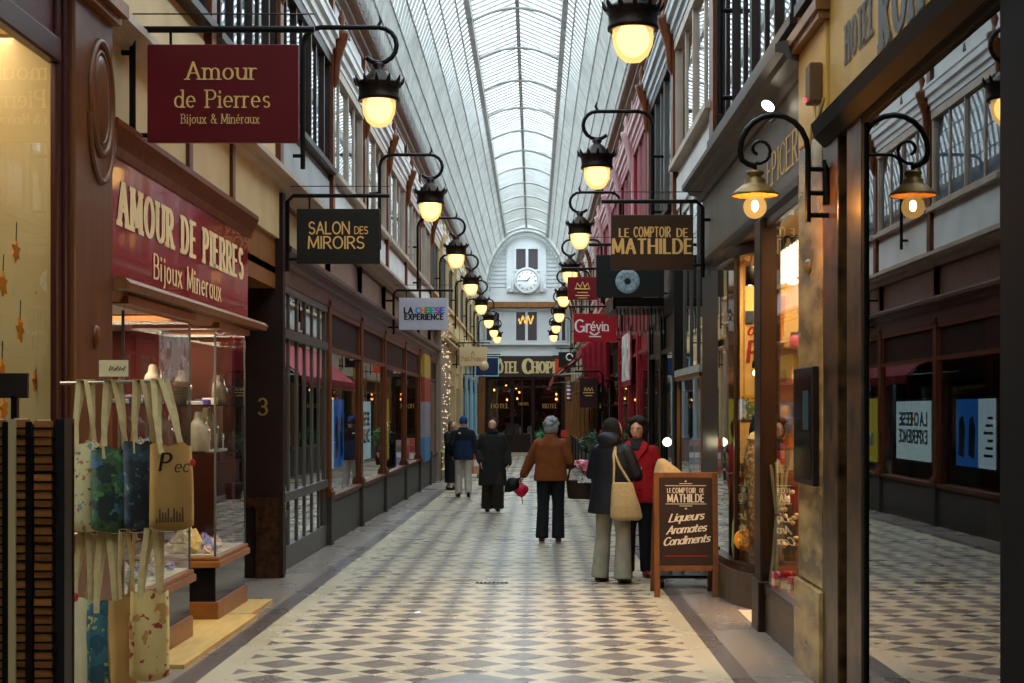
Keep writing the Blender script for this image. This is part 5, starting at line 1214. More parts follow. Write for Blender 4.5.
def spotcan(px, py, Y, label):
    x, z = PX(px, Y), PZ(py, Y); r = thing('track_spot', (x, Y, z-.05), label, 'spotlight')
    m = MB(); m.lathe([(0, .09), (.035, .09), (.045, .07), (.045, -.09), (.04, -.09)], (x, Y, z), 16); m.tube([(x, Y, z+.08), (x+.02, Y, z+.2), (x+.02, Y, 3.1)], .01, 6); m.build('can', IRON, r)
    MB().lathe([(0, -.085), (.04, -.085)], (x, Y, z), 16).build('lens', emit('spot_glow', '#fff0d6', 30), r)
spotcan(750, 276, 14.6, 'black track spotlight hanging inside the curved window'); spotcan(760, 270, 14.2, 'second black track spotlight, behind the dark pier edge')
bl = thing('pendant_bulb', (PX(754.5, 14.4), 14.4, PZ(378, 14.4)), 'bare glowing bulb hanging on a cord inside the curved window', 'pendant lamp')
x, Y = PX(754.5, 14.4), 14.4
MB().ell((x, Y, PZ(373, Y)), (.04, .04, .055), 14, 10).build('bulb', BULB, bl); MB().ell((x, Y, PZ(373, Y)), (.012, .012, .02), 10, 6).build('filament', emit('filament_glow', '#ffb765', 900), bl); MB().lathe([(0, PZ(361, Y)), (.02, PZ(361, Y)), (.025, PZ(368, Y)), (0, PZ(368, Y))], (x, Y, 0), 10).build('socket', IRON, bl); MB().tube([(x, Y, PZ(361, Y)), (x, Y, 3.1)], .006, 5).build('cord', IRON, bl)
ch = thing('tube_chandelier', (2.12, 12.8, 2.7), 'bright lamp of upright glass tubes hanging inside the right hand food shop window', 'chandelier')
MB().box(2.08, 2.16, 11.9, 13.5, 2.97, 3.0).build('bar', STEEL, ch)
m = MB(); m.tube([(2.12, 12.2, 3.0), (2.12, 12.2, 3.12)], .008, 5); m.tube([(2.12, 13.2, 3.0), (2.12, 13.2, 3.12)], .008, 5); m.build('hangers', STEEL, ch)
for i in range(9):
    y = 11.98 + i*.18; MB().tube([(2.12, y, 2.96), (2.12, y, 2.72)], .055, 10).build('glass_tube', emit('tube_glow', '#ffe9c0', 2.2), ch)
MB().ell((2.12, 12.7, 2.68), (.05, .09, .03)).build('lower_bulb', emit('tube_glow', '#ffe9c0', 2.2), ch)
# shelves of goods seen through the two windows
SHW = mat('shelf_wood', '#7a4d22', .5, col2='#643d1a', scale=4)
def shelf_unit(x0, x1, y0, y1, zs, label):
    r = thing('shelf_unit', ((x0+x1)/2, (y0+y1)/2, .25), label, 'shelf unit'); zt = max(zs)+.35
    m = MB(); m.box(x0, x0+.025, y0, y1, .25, zt); m.box(x1-.025, x1, y0, y1, .25, zt); m.build('side', SHW, r)
    m = MB(); m.box(x0, x1, y1-.015, y1, .25, zt); m.build('back', HONEY, r)
    for z in zs: MB().box(x0, x1, y0, y1, z-.02, z).build('shelf', SHW, r)
    return r
shelf_unit(2.25, 3.3, 15.2, 15.48, (.5, .85, 1.2, 1.55, 1.9, 2.25), 'honey wood shelves of jars against the far wall of the food shop')
shelf_unit(2.75, 3.35, 12.6, 12.9, (.5, .9, 1.3, 1.7), 'honey wood shelves standing behind the right hand food shop window')
GOOD = [mat('goods_' + n, c, .35) for n, c in (('amber', '#b0641c'), ('red', '#9a1f24'), ('green', '#5c7a2e'), ('cream', '#d8c49a'), ('rose', '#c2587a'), ('gold', '#c9962e'), ('brown', '#4a2a16'), ('teal', '#2f6f72'))]
LIDM = mat('jar_lid', '#2c2620', .4)
def good(x, y, z, kind, k, s, label, group):
    r = thing(kind, (x, y, z), label, kind.replace('_', ' '), group)
    if kind == 'jar':
        m = MB(); m.lathe([(0, z), (.04*s, z), (.045*s, z+.01), (.045*s, z+.1*s), (.035*s, z+.115*s), (.035*s, z+.125*s)], (x, y, 0), 12); m.build('body', GOOD[k], r)
        m = MB(); m.lathe([(.038*s, z+.12*s), (.038*s, z+.145*s), (0, z+.148*s)], (x, y, 0), 12); m.build('lid', LIDM, r)
    elif kind == 'bottle':
        m = MB(); m.lathe([(0, z), (.035*s, z), (.038*s, z+.01), (.038*s, z+.15*s), (.014*s, z+.2*s), (.014*s, z+.25*s)], (x, y, 0), 12); m.build('body', GOOD[k], r)
        m = MB(); m.lathe([(.016*s, z+.24*s), (.016*s, z+.275*s), (0, z+.277*s)], (x, y, 0), 10); m.build('cap', LIDM, r)
        m = MB(); m.lathe([(.039*s, z+.05*s), (.039*s, z+.12*s)], (x, y, 0), 12); m.build('paper_label', GOOD[3], r)
    else:
        m = MB(); m.box(x-.05*s, x+.05*s, y-.04*s, y+.04*s, z, z+.14*s); m.build('carton', GOOD[k], r, bevel=.004); m = MB(); m.box(x-.051*s, x+.051*s, y-.0405*s, y+.0405*s, z+.04*s, z+.09*s); m.build('band', GOOD[3 if k != 3 else 1], r)
rr = random.Random(9)
for z in (.5, .85, 1.2, 1.55, 1.9, 2.25):
    x = 2.33
    while x < 3.24:
        kd = ('jar', 'bottle', 'gift_box')[rr.randrange(3)]; s = rr.uniform(.85, 1.15)
        good(x, 15.33, z, kd, rr.randrange(8), s, {'jar': 'small coloured jar', 'bottle': 'small labelled bottle', 'gift_box': 'small coloured carton'}[kd] + ' on the honey wood shelves at the far wall of the food shop', 'goods on the far shelves: ' + kd); x += rr.uniform(.11, .15)
for z in (.5, .9, 1.3, 1.7):
    x = 2.83
    while x < 3.3:
        kd = ('jar', 'bottle', 'gift_box')[rr.randrange(3)]
        good(x, 12.73, z, kd, rr.randrange(8), 1.1, {'jar': 'coloured jar', 'bottle': 'bottle with a pale label', 'gift_box': 'coloured carton'}[kd] + ' on the shelves behind the right hand food shop window', 'goods behind the right window: ' + kd); x += .14
# props in the curved window
dt = thing('display_table', (2.15, 14.5, .25), 'small two tier wooden display table inside the curved window', 'table')
for z in (.72, 1.12): MB().box(1.98, 2.4, 14.2, 14.9, z-.03, z).build('tier', SHW, dt)
for x, y in ((2.0, 14.22), (2.38, 14.22), (2.0, 14.88), (2.38, 14.88)): MB().box(x-.015, x+.015, y-.015, y+.015, .25, 1.1).build('leg', SHW, dt)
for i, (x, y, z, kd, k, s) in enumerate(((2.06, 14.3, 1.12, 'gift_box', 3, 1.2), (2.06, 14.6, 1.12, 'jar', 1, 1.3), (2.2, 14.4, 1.12, 'bottle', 6, 1.3), (2.3, 14.7, 1.12, 'gift_box', 4, 1.4), (2.06, 14.8, .72, 'gift_box', 7, 1.3), (2.1, 14.35, .72, 'jar', 5, 1.4), (2.25, 14.55, .72, 'bottle', 0, 1.2))):
    good(x, y, z, kd, k, s, ['cream carton at the front of the upper tier', 'red jar in the middle of the upper tier', 'brown bottle on the upper tier behind the cream carton', 'pink carton at the back of the upper tier', 'teal carton at the back of the lower tier', 'golden jar at the front of the lower tier', 'amber bottle on the lower tier'][i] + ' of the display table', None)
ur = thing('lattice_urn', (2.03, 14.25, 1.12), 'tall terracotta urn with a pale lattice pattern in the curved window', 'urn')
ux_, uy_ = 2.01, 13.98
ur.location = (ux_, uy_, .25); OFF[ur.name] = Vector((ux_, uy_, .25))
m = MB(); m.lathe([(0, .25), (.1, .25), (.09, .8), (.1, .86), (.075, .9), (.11, 1.0), (.125, 1.15), (.1, 1.3), (.075, 1.34), (.09, 1.37)], (ux_, uy_, 0), 20); m.build('body', spots('lattice_clay', '#c07a44', [('#ead9b4', 1.2, .55)], 30, rough=.5), ur)
m = MB(); m.lathe([(.09, 1.37), (.06, 1.42), (.02, 1.44), (.02, 1.48), (0, 1.49)], (ux_, uy_, 0), 16); m.build('lid', GOOD[3], ur)
ap = MB(); ap.loft([(.95, 2.02, 14.12, .05, .1), (1.2, 2.02, 14.12, .06, .13), (1.45, 2.03, 14.12, .07, .12), (1.58, 2.04, 14.12, .05, .07), (1.6, 2.04, 14.12, .03, .04)], 14)
tag(ap.build('navy_apron', mat('navy_cloth', '#1b2038', .85), None, remesh=.02), 'navy cloth apron on display in the curved window', 'apron')
cit = thing('citrus_disc', (1.93, 13.9, .27), 'round orange citrus slice decoration at the foot of the curved window', 'decoration')
cx_, cyy, cz = PX(745, 13.95), 13.95, PZ(540, 13.95)
m = MB(); m.lathe([(0, .02), (.085, .02), (.1, .01), (.1, -.02), (0, -.02)], (cx_, cyy, cz), 24, MY); m.build('rind', mat('orange_peel', '#d98a24', .5), cit)
for k in range(8):
    a = k*PI/4; m = MB(); m.ell((cx_+.05*math.cos(a), cyy-.02, cz+.05*math.sin(a)), (.02, .008, .02), 8, 5); m.build('segment', mat('citrus_flesh', '#f0c25a', .4), cit)
gb_ = thing('green_bottle', (PX(739, 14.1), 14.1, .25), 'tall pale green bottle at the left foot of the curved window', 'bottle')
x, Y = PX(739.5, 14.15), 14.15
m = MB(); m.lathe([(0, .27), (.06, .27), (.075, .4), (.065, .6), (.03, .78), (.022, .95), (.028, .97)], (x, Y, 0), 16); m.build('body', mat('celadon', '#8d9b5c', .3), gb_); m = MB(); m.lathe([(.024, .96), (.024, 1.02), (0, 1.03)], (x, Y, 0), 10); m.build('cork', SHW, gb_)
ti = thing('tea_tin', (PX(751, 14.0), 14.0, 1.55), 'green and gold tin hanging shelf box near the bulb', 'tin')
x, Y = PX(749, 14.3), 14.3
ti.location = (x, Y, PZ(420, Y)); OFF[ti.name] = Vector(ti.location)
m = MB(); m.box(x-.06, x+.06, Y-.05, Y+.05, PZ(420, Y), PZ(398, Y)); m.build('body', spots('tin_print', '#3c6a52', [('#c9a24a', 1.2, .55), ('#8a2a22', 1.0, .64)], 30, rough=.4), ti, bevel=.01); m = MB(); m.box(x-.062, x+.062, Y-.052, Y+.052, PZ(398, Y), PZ(395, Y)); m.build('lid', GOOD[5], ti)
m = MB(); m.box(PX(742, Y), PX(760, Y), Y-.12, Y+.12, PZ(422.5, Y), PZ(420, Y)); m.tube([(PX(744, Y), Y, PZ(420, Y)), (PX(744, Y), Y, 3.1)], .004, 4); m.tube([(PX(759, Y), Y, PZ(420, Y)), (PX(759, Y), Y, 3.1)], .004, 4); tag(m.build('hanging_shelf', SHW), 'little wooden shelf hung on wires in the curved window', 'shelf')
# props in the flat right window
lk = thing('white_stalks', (2.0, 11.6, .6), 'bundle of long pale stalks tied in the middle, hung in the right food shop window', 'dried plant bundle')
x, Y = PX(779.5, 12.0), 12.0
lk.location = (x, Y, PZ(590, Y)); OFF[lk.name] = Vector(lk.location)
m = MB()
for i in range(9):
    a = i*2*PI/9; m.tube([(x+.07*math.cos(a), Y+.07*math.sin(a), PZ(462+3*(i % 3), Y)), (x+.02*math.cos(a), Y+.02*math.sin(a), PZ(515, Y)), (x+.05*math.cos(a), Y+.05*math.sin(a), PZ(560, Y)), (x+.09*math.cos(a), Y+.09*math.sin(a), PZ(596, Y))], [.012, .018, .016, .01], 6)
m.build('stalks', mat('pale_stalk', '#c9bf9d', .7, col2='#9fa076', scale=6), lk)
m = MB(); m.tube([(x+.035*math.cos(a), Y+.035*math.sin(a), PZ(515, Y)) for a in [i*PI/5 for i in range(10)]], .012, 6, True); m.build('tie', DR, lk)
for i, (px, py0, py1, Y, c_, lb) in enumerate(((776, 298, 345, 12.3, '#d98a2c', 'tilted orange and yellow poster hanging high in the right food shop window'),)):
    x = PX(px, Y); m = MB(); dx = .05
    m.add([(x-dx, Y, PZ(py1, Y)), (x+dx, Y-.03, PZ(py1-4, Y)), (x+dx*1.6, Y-.03, PZ(py0-6, Y)), (x-dx*.4, Y, PZ(py0, Y))], [(0, 1, 2, 3)])
    po = thing('hanging_poster', (x, Y, PZ(py1, Y)), lb, 'poster'); m.build('sheet', spots('poster_print_%d' % i, c_, [('#f0dca0', .5, .55), ('#8a2418', .9, .62)], 12), po, solid=.006)
    m = MB(); m.tube([(x, Y, PZ(py0-3, Y)), (x, Y, 3.1)], .003, 4); m.build('string', INK, po)
fw = thing('flower_spray', (2.05, 11.4, .3), 'spray of cream flowers low in the right food shop window', 'flowers')
x, Y = PX(788, 11.9), 11.9; rr = random.Random(4)
fw.location = (x, Y, .26); OFF[fw.name] = Vector(fw.location)
fl1 = MB(); stm = MB()
for i in range(22):
    u, v = rr.uniform(-.06, .08), rr.uniform(0, 1); z = .55+.5*v; fl1.ell((x+u, Y+rr.uniform(-.1, .1), z), (.022, .022, .018), 7, 5); stm.tube([(x, Y, .35), (x+u*.6, Y, z-.1), (x+u, Y, z)], .004, 4)
fl1.build('blossoms', mat('cream_petal', '#e0cf9f', .7), fw); stm.build('stems', mat('leaf_green', '#4a5a2c', .7), fw)
m = MB(); m.lathe([(0, .26), (.06, .26), (.08, .36), (.07, .46), (.06, .47)], (x, Y, 0), 14); m.build('vase', GOOD[6], fw)
for i, (px, py, Y, k, s, kd) in enumerate(((779, 585, 11.8, 4, 1.0, 'gift_box'), (788, 592, 11.55, 1, 1.2, 'gift_box'), (796, 600, 11.3, 4, 1.1, 'gift_box'), (796, 470, 12.0, 0, 2.2, 'bottle'), (797, 505, 12.0, 1, 2.0, 'jar'), (770, 560, 13.7, 5, 1.8, 'jar'))):
    x = PX(px, Y)
    good(x, Y, .255 if py > 550 else PZ(py+14, Y), kd, k, s, ['pink carton at the left on the sill of the right food shop window', 'red carton in the middle of the sill of the right food shop window', 'pink carton at the near end of the right food shop window', 'large amber bottle on a stand in the right food shop window', 'red jar on a stand in the right food shop window', 'golden jar on the floor beyond the dark pier'][i], None)
m = MB(); 
for z in (PZ(484, 12), PZ(519, 12)): m.box(PX(791, 12), PX(803, 12), 11.9, 12.1, z-.02, z)
m.box(PX(800, 12), PX(803, 12), 11.95, 12.05, .25, PZ(484, 12)); tag(m.build('etagere', SHW), 'narrow two shelf stand at the right edge of the food shop window', 'stand')

# ------------------------------------------------------------------ pavement board
AY = 14.4
ab = thing('pavement_board', ((1.115+1.72)/2, AY, fz(AY)), 'wooden framed chalk style pavement board standing on the right of the tiles', 'pavement board')
AW_ = mat('board_frame_wood', '#7a4a22', .45, col2='#5f3818', scale=4, stretch=(3, 3, 1))
z0, z1, zp0 = fz(AY), PZ(473, AY), PZ(566, AY); ax0, ax1 = PX(654.5, AY), PX(719, AY)
def tl(z): return AY + (z - z0)*.10       # leaning back
def slab(mb, x0, x1, za, zb, th=.03): return mb.add([(x0, tl(za), za), (x1, tl(za), za), (x1, tl(za)+th, za), (x0, tl(za)+th, za), (x0, tl(zb), zb), (x1, tl(zb), zb), (x1, tl(zb)+th, zb), (x0, tl(zb)+th, zb)], [(0, 3, 2, 1), (4, 5, 6, 7), (0, 1, 5, 4), (1, 2, 6, 5), (2, 3, 7, 6), (3, 0, 4, 7)])
for x in (ax0, ax1-.055): m = MB(); slab(m, x, x+.055, z0, z1); m.build('leg', AW_, ab, bevel=.005)
m = MB(); slab(m, ax0+.055, ax1-.055, z1-.05, z1); slab(m, ax0+.055, ax1-.055, zp0-.05, zp0); m.build('rails', AW_, ab, bevel=.005)
pn = MB(); slab(pn, ax0+.05, ax1-.05, zp0, z1-.05, .012); pb = pn.build('panel', mat('dark_brown_slate', '#2c1a12', .5, col2='#24150e', scale=3), ab)
for x in (ax0+.0, ax1-.05):
    m = MB(); m.add([(x, tl(z1)+.04, z1-.04), (x+.045, tl(z1)+.04, z1-.04), (x+.045, tl(z1)+.07, z1-.04), (x, tl(z1)+.07, z1-.04), (x, AY+.52, fz(AY+.5)), (x+.045, AY+.52, fz(AY+.5)), (x+.045, AY+.55, fz(AY+.5)), (x, AY+.55, fz(AY+.5))], [(0, 1, 2, 3), (4, 7, 6, 5), (0, 4, 5, 1), (1, 5, 6, 2), (2, 6, 7, 3), (3, 7, 4, 0)]); m.build('rear_leg', AW_, ab)
l = MB(); mx = (ax0+ax1)/2; up = Vector((0, .10, 1)).normalized()
def bt(s, py, h, st, wpx, rot=0., dx=0): z = PZ(py, AY); lettering(l, s, (mx+dx, tl(z)-.004, z), (1, 0, rot), up, h*AY/F, st, width=wpx*AY/F)
bt('LE', 493, 4.0, DECO, 3.6, dx=-.155); bt('COMPTOIR', 493.5, 5, DECO, 23, dx=-.015); bt('DE', 493, 4.0, DECO, 4, dx=.15); bt('MATHILDE', 502.5, 7.6, DECO, 36)
bt('Liqueurs', 521, 7.6, SCRIPT, 34, .09); bt('Aromates', 533, 7.6, SCRIPT, 39, .09); bt('Condiments', 544, 7.6, SCRIPT, 46, .09)
for py in (486.5, 504.8): z = PZ(py, AY); l.box(mx-.19, mx+.19, tl(z)-.004, tl(z)-.002, z, z+.006)
for py in (484.5, 506.8): z = PZ(py, AY); l.box(mx-.06, mx+.06, tl(z)-.004, tl(z)-.002, z, z+.006)
for py, d in ((482.5, 1), (508.5, -1)): z = PZ(py, AY); l.add([(mx-.012, tl(z)-.004, z), (mx+.012, tl(z)-.004, z), (mx, tl(z)-.004, z+.018*d)], [(0, 1, 2)])
l.build('lettering', mat('chalk_cream', '#cfc3ab', .7), ab)
l = MB(); z = PZ(557, AY); l.box(mx-.2, mx+.2, tl(z)-.004, tl(z)-.002, z, z+.012); l.build('red_rule', mat('chalk_red', '#7c2018', .7), ab)
# wheeled display stand behind the board, with a beige heap in place of a half-hidden figure
ds = thing('display_stand', (1.5, 15.3, fz(15.3)), 'black wheeled display stand behind the pavement board', 'stand')
zf = fz(15.3)
m = MB(); m.box(1.22, 1.78, 15.15, 15.5, zf+.1, zf+.13); m.build('base', IRON, ds)
for x, y in ((1.25, 15.18), (1.75, 15.18), (1.25, 15.47), (1.75, 15.47)): m = MB(); m.lathe([(0, .02), (.045, .02), (.05, 0), (.045, -.02), (0, -.02)], (x, y, zf+.05), 14, Matrix.Rotation(PI/2, 3, 'Y')); m.box(x-.012, x+.012, y-.012, y+.012, zf+.05, zf+.1); m.build('caster', IRON, ds)
for x in (1.35, 1.47): m = MB(); m.tube([(x, 15.33, zf+.12), (x, 15.33, .98)], .016, 8); m.build('pole', STEEL, ds)
m = MB(); m.box(1.22, 1.55, 15.2, 15.46, .98, 1.0); m.build('top', IRON, ds)
m = MB(); m.loft([(.9, 1.33, 15.3, .13, .12), (1.0, 1.33, 15.3, .15, .14), (1.06, 1.3, 15.3, .11, .11), (1.12, 1.27, 15.3, .06, .07), (1.15, 1.26, 15.3, .03, .03)], 14)
tag(m.build('beige_figure_stand_in', mat('beige_wool', '#b5976a', .9, col2='#a08256', scale=20), None, remesh=.015), 'beige wool heap standing in for a figure in beige behind the pavement board', 'cloth')  # stands in for a person in beige, mostly hidden here
sl = thing('spotlight_stand', (1.55, 17.0, fz(17)), 'small dazzling spotlight on a thin black stand behind the woman in red', 'spotlight')
x, Y, z = PX(667, 17.0), 17.0, PZ(442, 17.0); sl.location = (x, Y, fz(17)); OFF[sl.name] = Vector(sl.location)
m = MB(); m.tube([(x, Y+.05, fz(17)), (x, Y+.05, z)], .014, 8); m.lathe([(0, .03), (.12, .03), (.13, 0), (0, 0)], (x, Y+.05, fz(17)), 16); m.build('stand', IRON, sl)
m = MB(); m.lathe([(.055, -.02), (.05, .06), (.02, .1), (0, .1)], (x, Y, z), 14, Matrix.Rotation(-PI/2, 3, 'X')); m.build('housing', STEEL, sl)
m = MB(); m.ell((x, Y-.02, z), (.045, .03, .045), 14, 10); m.build('lens', emit('dazzle', '#fff0c0', 9), sl)

# ------------------------------------------------------------------ black cane shop: projecting rack with hooked canes
cr = thing('shop_canopy', (1.5, 22.0, 2.95), 'black projecting canopy over the dark shop, behind the brown hanging sign', 'canopy')
MB().box(1.12, 1.86, 21.6, 23.6, 3.08, 3.2).build('board', BLACKP, cr); m = MB(); m.box(1.1, 1.14, 21.58, 23.62, 3.04, 3.22); m.build('edge', IRON, cr)
first = None
for i in range(13):
    x = 1.16 + i*.054; Y = 21.66
    if first is None:
        r = thing('walking_cane', (x, Y, 2.8), 'pale hooked walking cane handle hanging in a row under the black canopy', 'walking cane', 'walking canes under the black canopy')
        m = MB(); m.tube([(x, Y, 2.72), (x, Y, 3.0)] + [(x, Y + .05 - .05*math.cos(a), 3.0 + .05*math.sin(a)) for a in (PI/4, PI/2, 3*PI/4, PI)], .011, 6); m.build('shaft', mat('cane_grey', '#4f4a48', .4), r)
        m = MB(); m.tube([(x, Y, 2.68), (x, Y, 2.73)], [.008, .014], 6); m.build('tip', mat('cane_tip', '#a9a3a0', .4), r); first = r
    else: copy_tree(first, (x, Y + (.03 if i % 2 else 0), 2.8 + (.02 if i % 3 == 0 else 0)))
sp_ = thing('barber_pole', (PX(569, 62), 62, PZ(398, 62)), 'tiny red white and blue striped pole beside the far hotel entrance', 'barber pole')
x, Y = PX(569, 62), 62.0
for i, c_ in enumerate(('#e8e8e8', '#c22a34', '#e8e8e8', '#2f5fb8', '#e8e8e8', '#c22a34', '#e8e8e8')):
    za, zb_ = PZ(399-i*2, Y), PZ(397-i*2, Y); m = MB(); m.lathe([(.09, za), (.09, zb_)], (x, Y, 0), 12); m.build('stripe', mat('pole_%s' % c_[1:], c_, .3), sp_)
m = MB(); m.lathe([(0, PZ(401, Y)), (.11, PZ(401, Y)), (.11, PZ(399, Y))], (x, Y, 0), 12); m.lathe([(.11, PZ(385, Y)), (.11, PZ(383, Y)), (0, PZ(382, Y))], (x, Y, 0), 12); m.build('cap', STEEL, sp_)

wp = MB(); wp.box(1.765, 1.775, 28.6, 31.2, 2.2, 3.1); wp_ = thing('shop_poster', (1.77, 29.9, 2.2), 'tall pale poster on the red shopfront behind the bright red sign', 'poster'); wp.build('sheet', spots('pale_poster_print', '#c9bcb4', [('#8d7470', .25, .56), ('#e9e2dc', .4, .6)], 12), wp_)
wp = MB(); wp.box(1.77, 1.80, 28.5, 28.6, 2.15, 3.15); wp.box(1.77, 1.80, 31.2, 31.3, 2.15, 3.15); wp.box(1.77, 1.80, 28.5, 31.3, 2.1, 2.2); wp.box(1.77, 1.80, 28.5, 31.3, 3.1, 3.2); wp.build('frame', REDP, wp_)
# ------------------------------------------------------------------ things in and along the left windows
lb = thing('lightbox_poster', (-2.95, 23, .74), 'blue and white lit poster in the first window past the mirrored door', 'poster')
MB().box(-3.03, -2.96, 21.9, 24.1, .74, 1.84).build('case', IRON, lb)
MB().box(-2.958, -2.95, 22.0, 22.85, .78, 1.8).build('pale_sheet', emit('lit_paper', '#b4d2dc', .42), lb)
MB().box(-2.958, -2.95, 22.85, 24.05, .78, 1.8).build('blue_sheet', emit('lit_blue', '#2f6fc4', .3), lb)
m = MB()
for y in (23.0, 23.55): m.prism([(y, 1.35), (y+.12, 1.55), (y+.32, 1.5), (y+.36, .95), (y+.06, .9)], lambda u, v, q: (q, u, v), -2.949, -2.946)
m.build('figures', mat('navy_ink', '#16304e', .6), lb)
m = MB()
for i in range(6): m.box(-2.949, -2.946, 22.12, 22.12+.25+.1*(i % 3), 1.5-i*.11, 1.54-i*.11)
m.build('text_lines', INK, lb)
lw = thing('lightbox_poster', (-2.95, 27, .73), 'white lit poster repeating the cheese shop name in the second window', 'poster')
MB().box(-3.03, -2.96, 25.5, 28.1, .73, 1.83).build('case', IRON, lw); MB().box(-2.958, -2.95, 25.58, 28.02, .77, 1.79).build('sheet', emit('lit_paper2', '#b9d3d8', .45), lw)
l = MB(); lettering(l, 'LA', (-2.947, 26.05, 1.38), (0, 1, 0), (0, 0, 1), .2, HEAVY, width=.42); lettering(l, 'EXPERIENCE', (-2.947, 26.8, 1.08), (0, 1, 0), (0, 0, 1), .2, HEAVY, width=1.95); l.build('lettering', INK, lw)
for i, c_ in enumerate('CHEESE'):
    l = MB(); lettering(l, c_, (-2.947, 26.5+i*.235, 1.38), (0, 1, 0), (0, 0, 1), .2, HEAVY, width=.17); l.build('coloured_letter', CH[i], lw)
yp = thing('yellow_poster', (-2.95, 30.5, .6), 'yellow green lit poster in the third window of the left row', 'poster')
MB().box(-3.0, -2.96, 29.4, 31.6, .6, 1.9).build('case', IRON, yp); MB().box(-2.958, -2.95, 29.45, 31.55, .64, 1.86).build('sheet', emit('lit_yellow', '#c8b83a', .28), yp); m = MB(); m.box(-2.949, -2.946, 29.9, 30.5, .95, 1.2); m.build('white_block', WHITE, yp)
cp = thing('colour_block_panel', (-2.7, 38.7, .3), 'upright panel of yellow, orange, white and blue blocks in the left row of windows', 'panel')
for (pa, pb_, c_) in ((355, 378, '#a98c2c'), (378, 402, '#98402c'), (402, 437, '#8f8a90'), (437, 461, '#4677a0')):
    MB().box(-2.76, -2.66, 37.7, 39.8, PZ(pb_, 38.7), PZ(pa, 38.7)).build('block', mat('block_%s' % c_[1:], c_, .5), cp)
fy = MB(); rr = random.Random(8)
for i in range(150): 
    y = rr.uniform(43.2, 47.4); z = rr.uniform(-.1, 4.6); fy.ell((-2.56+rr.uniform(-.02, .02), y, z), (.015, .025, .018), 5, 3)
tag(fy.build('fairy_lights', emit('fairy_glow', '#ffdca0', .7)), 'curtain of tiny fairy lights covering the pier before the cream shopfronts', 'fairy lights', kind='stuff')
MB().box(-2.76, -2.6, 43.2, 47.5, fz(45), 4.7).struct(trim(), mat('fairy_pier', '#8d7a66', .7))
# postcard stands on the far left
def pc_stand(pxa, pxb, pya, pyb, Y, cols, label):
    r = thing('postcard_stand', (PX((pxa+pxb)/2, Y), Y, fz(Y)), label, 'postcard stand')
    x0, x1, za, zb_ = PX(pxa, Y), PX(pxb, Y), PZ(pyb, Y), PZ(pya, Y)
    MB().box(x0, x1, Y, Y+.06, za, zb_).build('board', mat('stand_grey', '#8d8a8c', .6), r)
    m = MB(); m.box(x0+.02, x0+.05, Y, Y+.05, fz(Y), za); m.box(x1-.05, x1-.02, Y, Y+.05, fz(Y), za); m.build('legs', IRON, r)
    k = 0; nx = max(2, round((x1-x0)/.17)); nz_ = round((zb_-za)/.2)
    for i in range(nx):
        for j in range(nz_):
            xa = x0+(x1-x0)*(i+.08)/nx; xb = x0+(x1-x0)*(i+.92)/nx; z = za+(zb_-za)*(j+.08)/nz_
            tag(MB().box(xa, xb, Y-.02, Y-.008, z, z+(zb_-za)*.84/nz_).build('postcard', mat('card_%s' % cols[k % len(cols)][1:], cols[k % len(cols)], .5)), 'postcard on the ' + label.split(' of ')[0], 'postcard', 'postcards on the ' + label.split(' of ')[0]); k += 1
pc_stand(468, 479, 438, 474, 46, ['#c8502e', '#d98b5a', '#e6d9c9', '#b53a32'], 'orange red stand of postcards, far left behind the man in the blue hat')
pc_stand(480, 501, 440, 470, 47, ['#cfc9d2', '#9aa0b4', '#e6e2e0', '#7a6f7c', '#b58f96'], 'pale lilac stand of postcards behind the woman in the long coat')
# greenery
LEAF = mat('dark_leaf', '#17301a', .6, col2='#28472a', scale=12); LEAFB = mat('fresh_leaf', '#2f7a34', .6, col2='#1f5a28', scale=12); POT = mat('black_planter', '#1c1a19', .5)
def shrub(x, Y, zc, r_, leaf, label, n=240, seed=1):
    t = thing('potted_shrub', (x, Y, fz(Y)), label, 'potted plant'); rr = random.Random(seed); m = MB()
    for i in range(n):
        d = Vector((rr.gauss(0, 1), rr.gauss(0, 1), rr.gauss(0, 1))).normalized() * r_ * rr.uniform(.55, 1.05); p_ = Vector((x, Y, zc)) + d
        a = Vector((rr.gauss(0, 1), rr.gauss(0, 1), rr.gauss(0, .6))).normalized(); b = a.orthogonal().normalized(); s = r_*.2
        m.add([p_-a*s, p_+b*s*.4, p_+a*s, p_-b*s*.4], [(0, 1, 2, 3)])
    m.build('foliage', leaf, t)
    m = MB(); m.tube([(x, Y, fz(Y)+.3), (x+.02, Y, zc)], .03, 6); m.build('stem', WOODD, t)
    m = MB(); m.lathe([(0, fz(Y)), (.16, fz(Y)), (.2, fz(Y)+.35), (.18, fz(Y)+.36), (.17, fz(Y)+.32), (0, fz(Y)+.32)], (x, Y, 0), 16); m.build('pot', POT, t)
shrub(PX(592, 33), 33, PZ(444, 33), .27, LEAF, 'small dark potted shrub behind the woman in the navy hooded coat', seed=1)
shrub(PX(546, 60), 60, PZ(437, 60), .38, LEAFB, 'bright green potted plant by the far hotel entrance', seed=2)
rs = MB(); rs.box(PX(561, 60), PX(567, 60), 59.9, 60, PZ(437, 60), PZ(430, 60)); rs.box(PX(563.5, 60), PX(564.5, 60), 59.93, 59.97, fz(60), PZ(437, 60)); tag(rs.build('red_notice', mat('red_notice', '#c23a2a', .5)), 'small red notice on a post right of the green plant', 'notice')
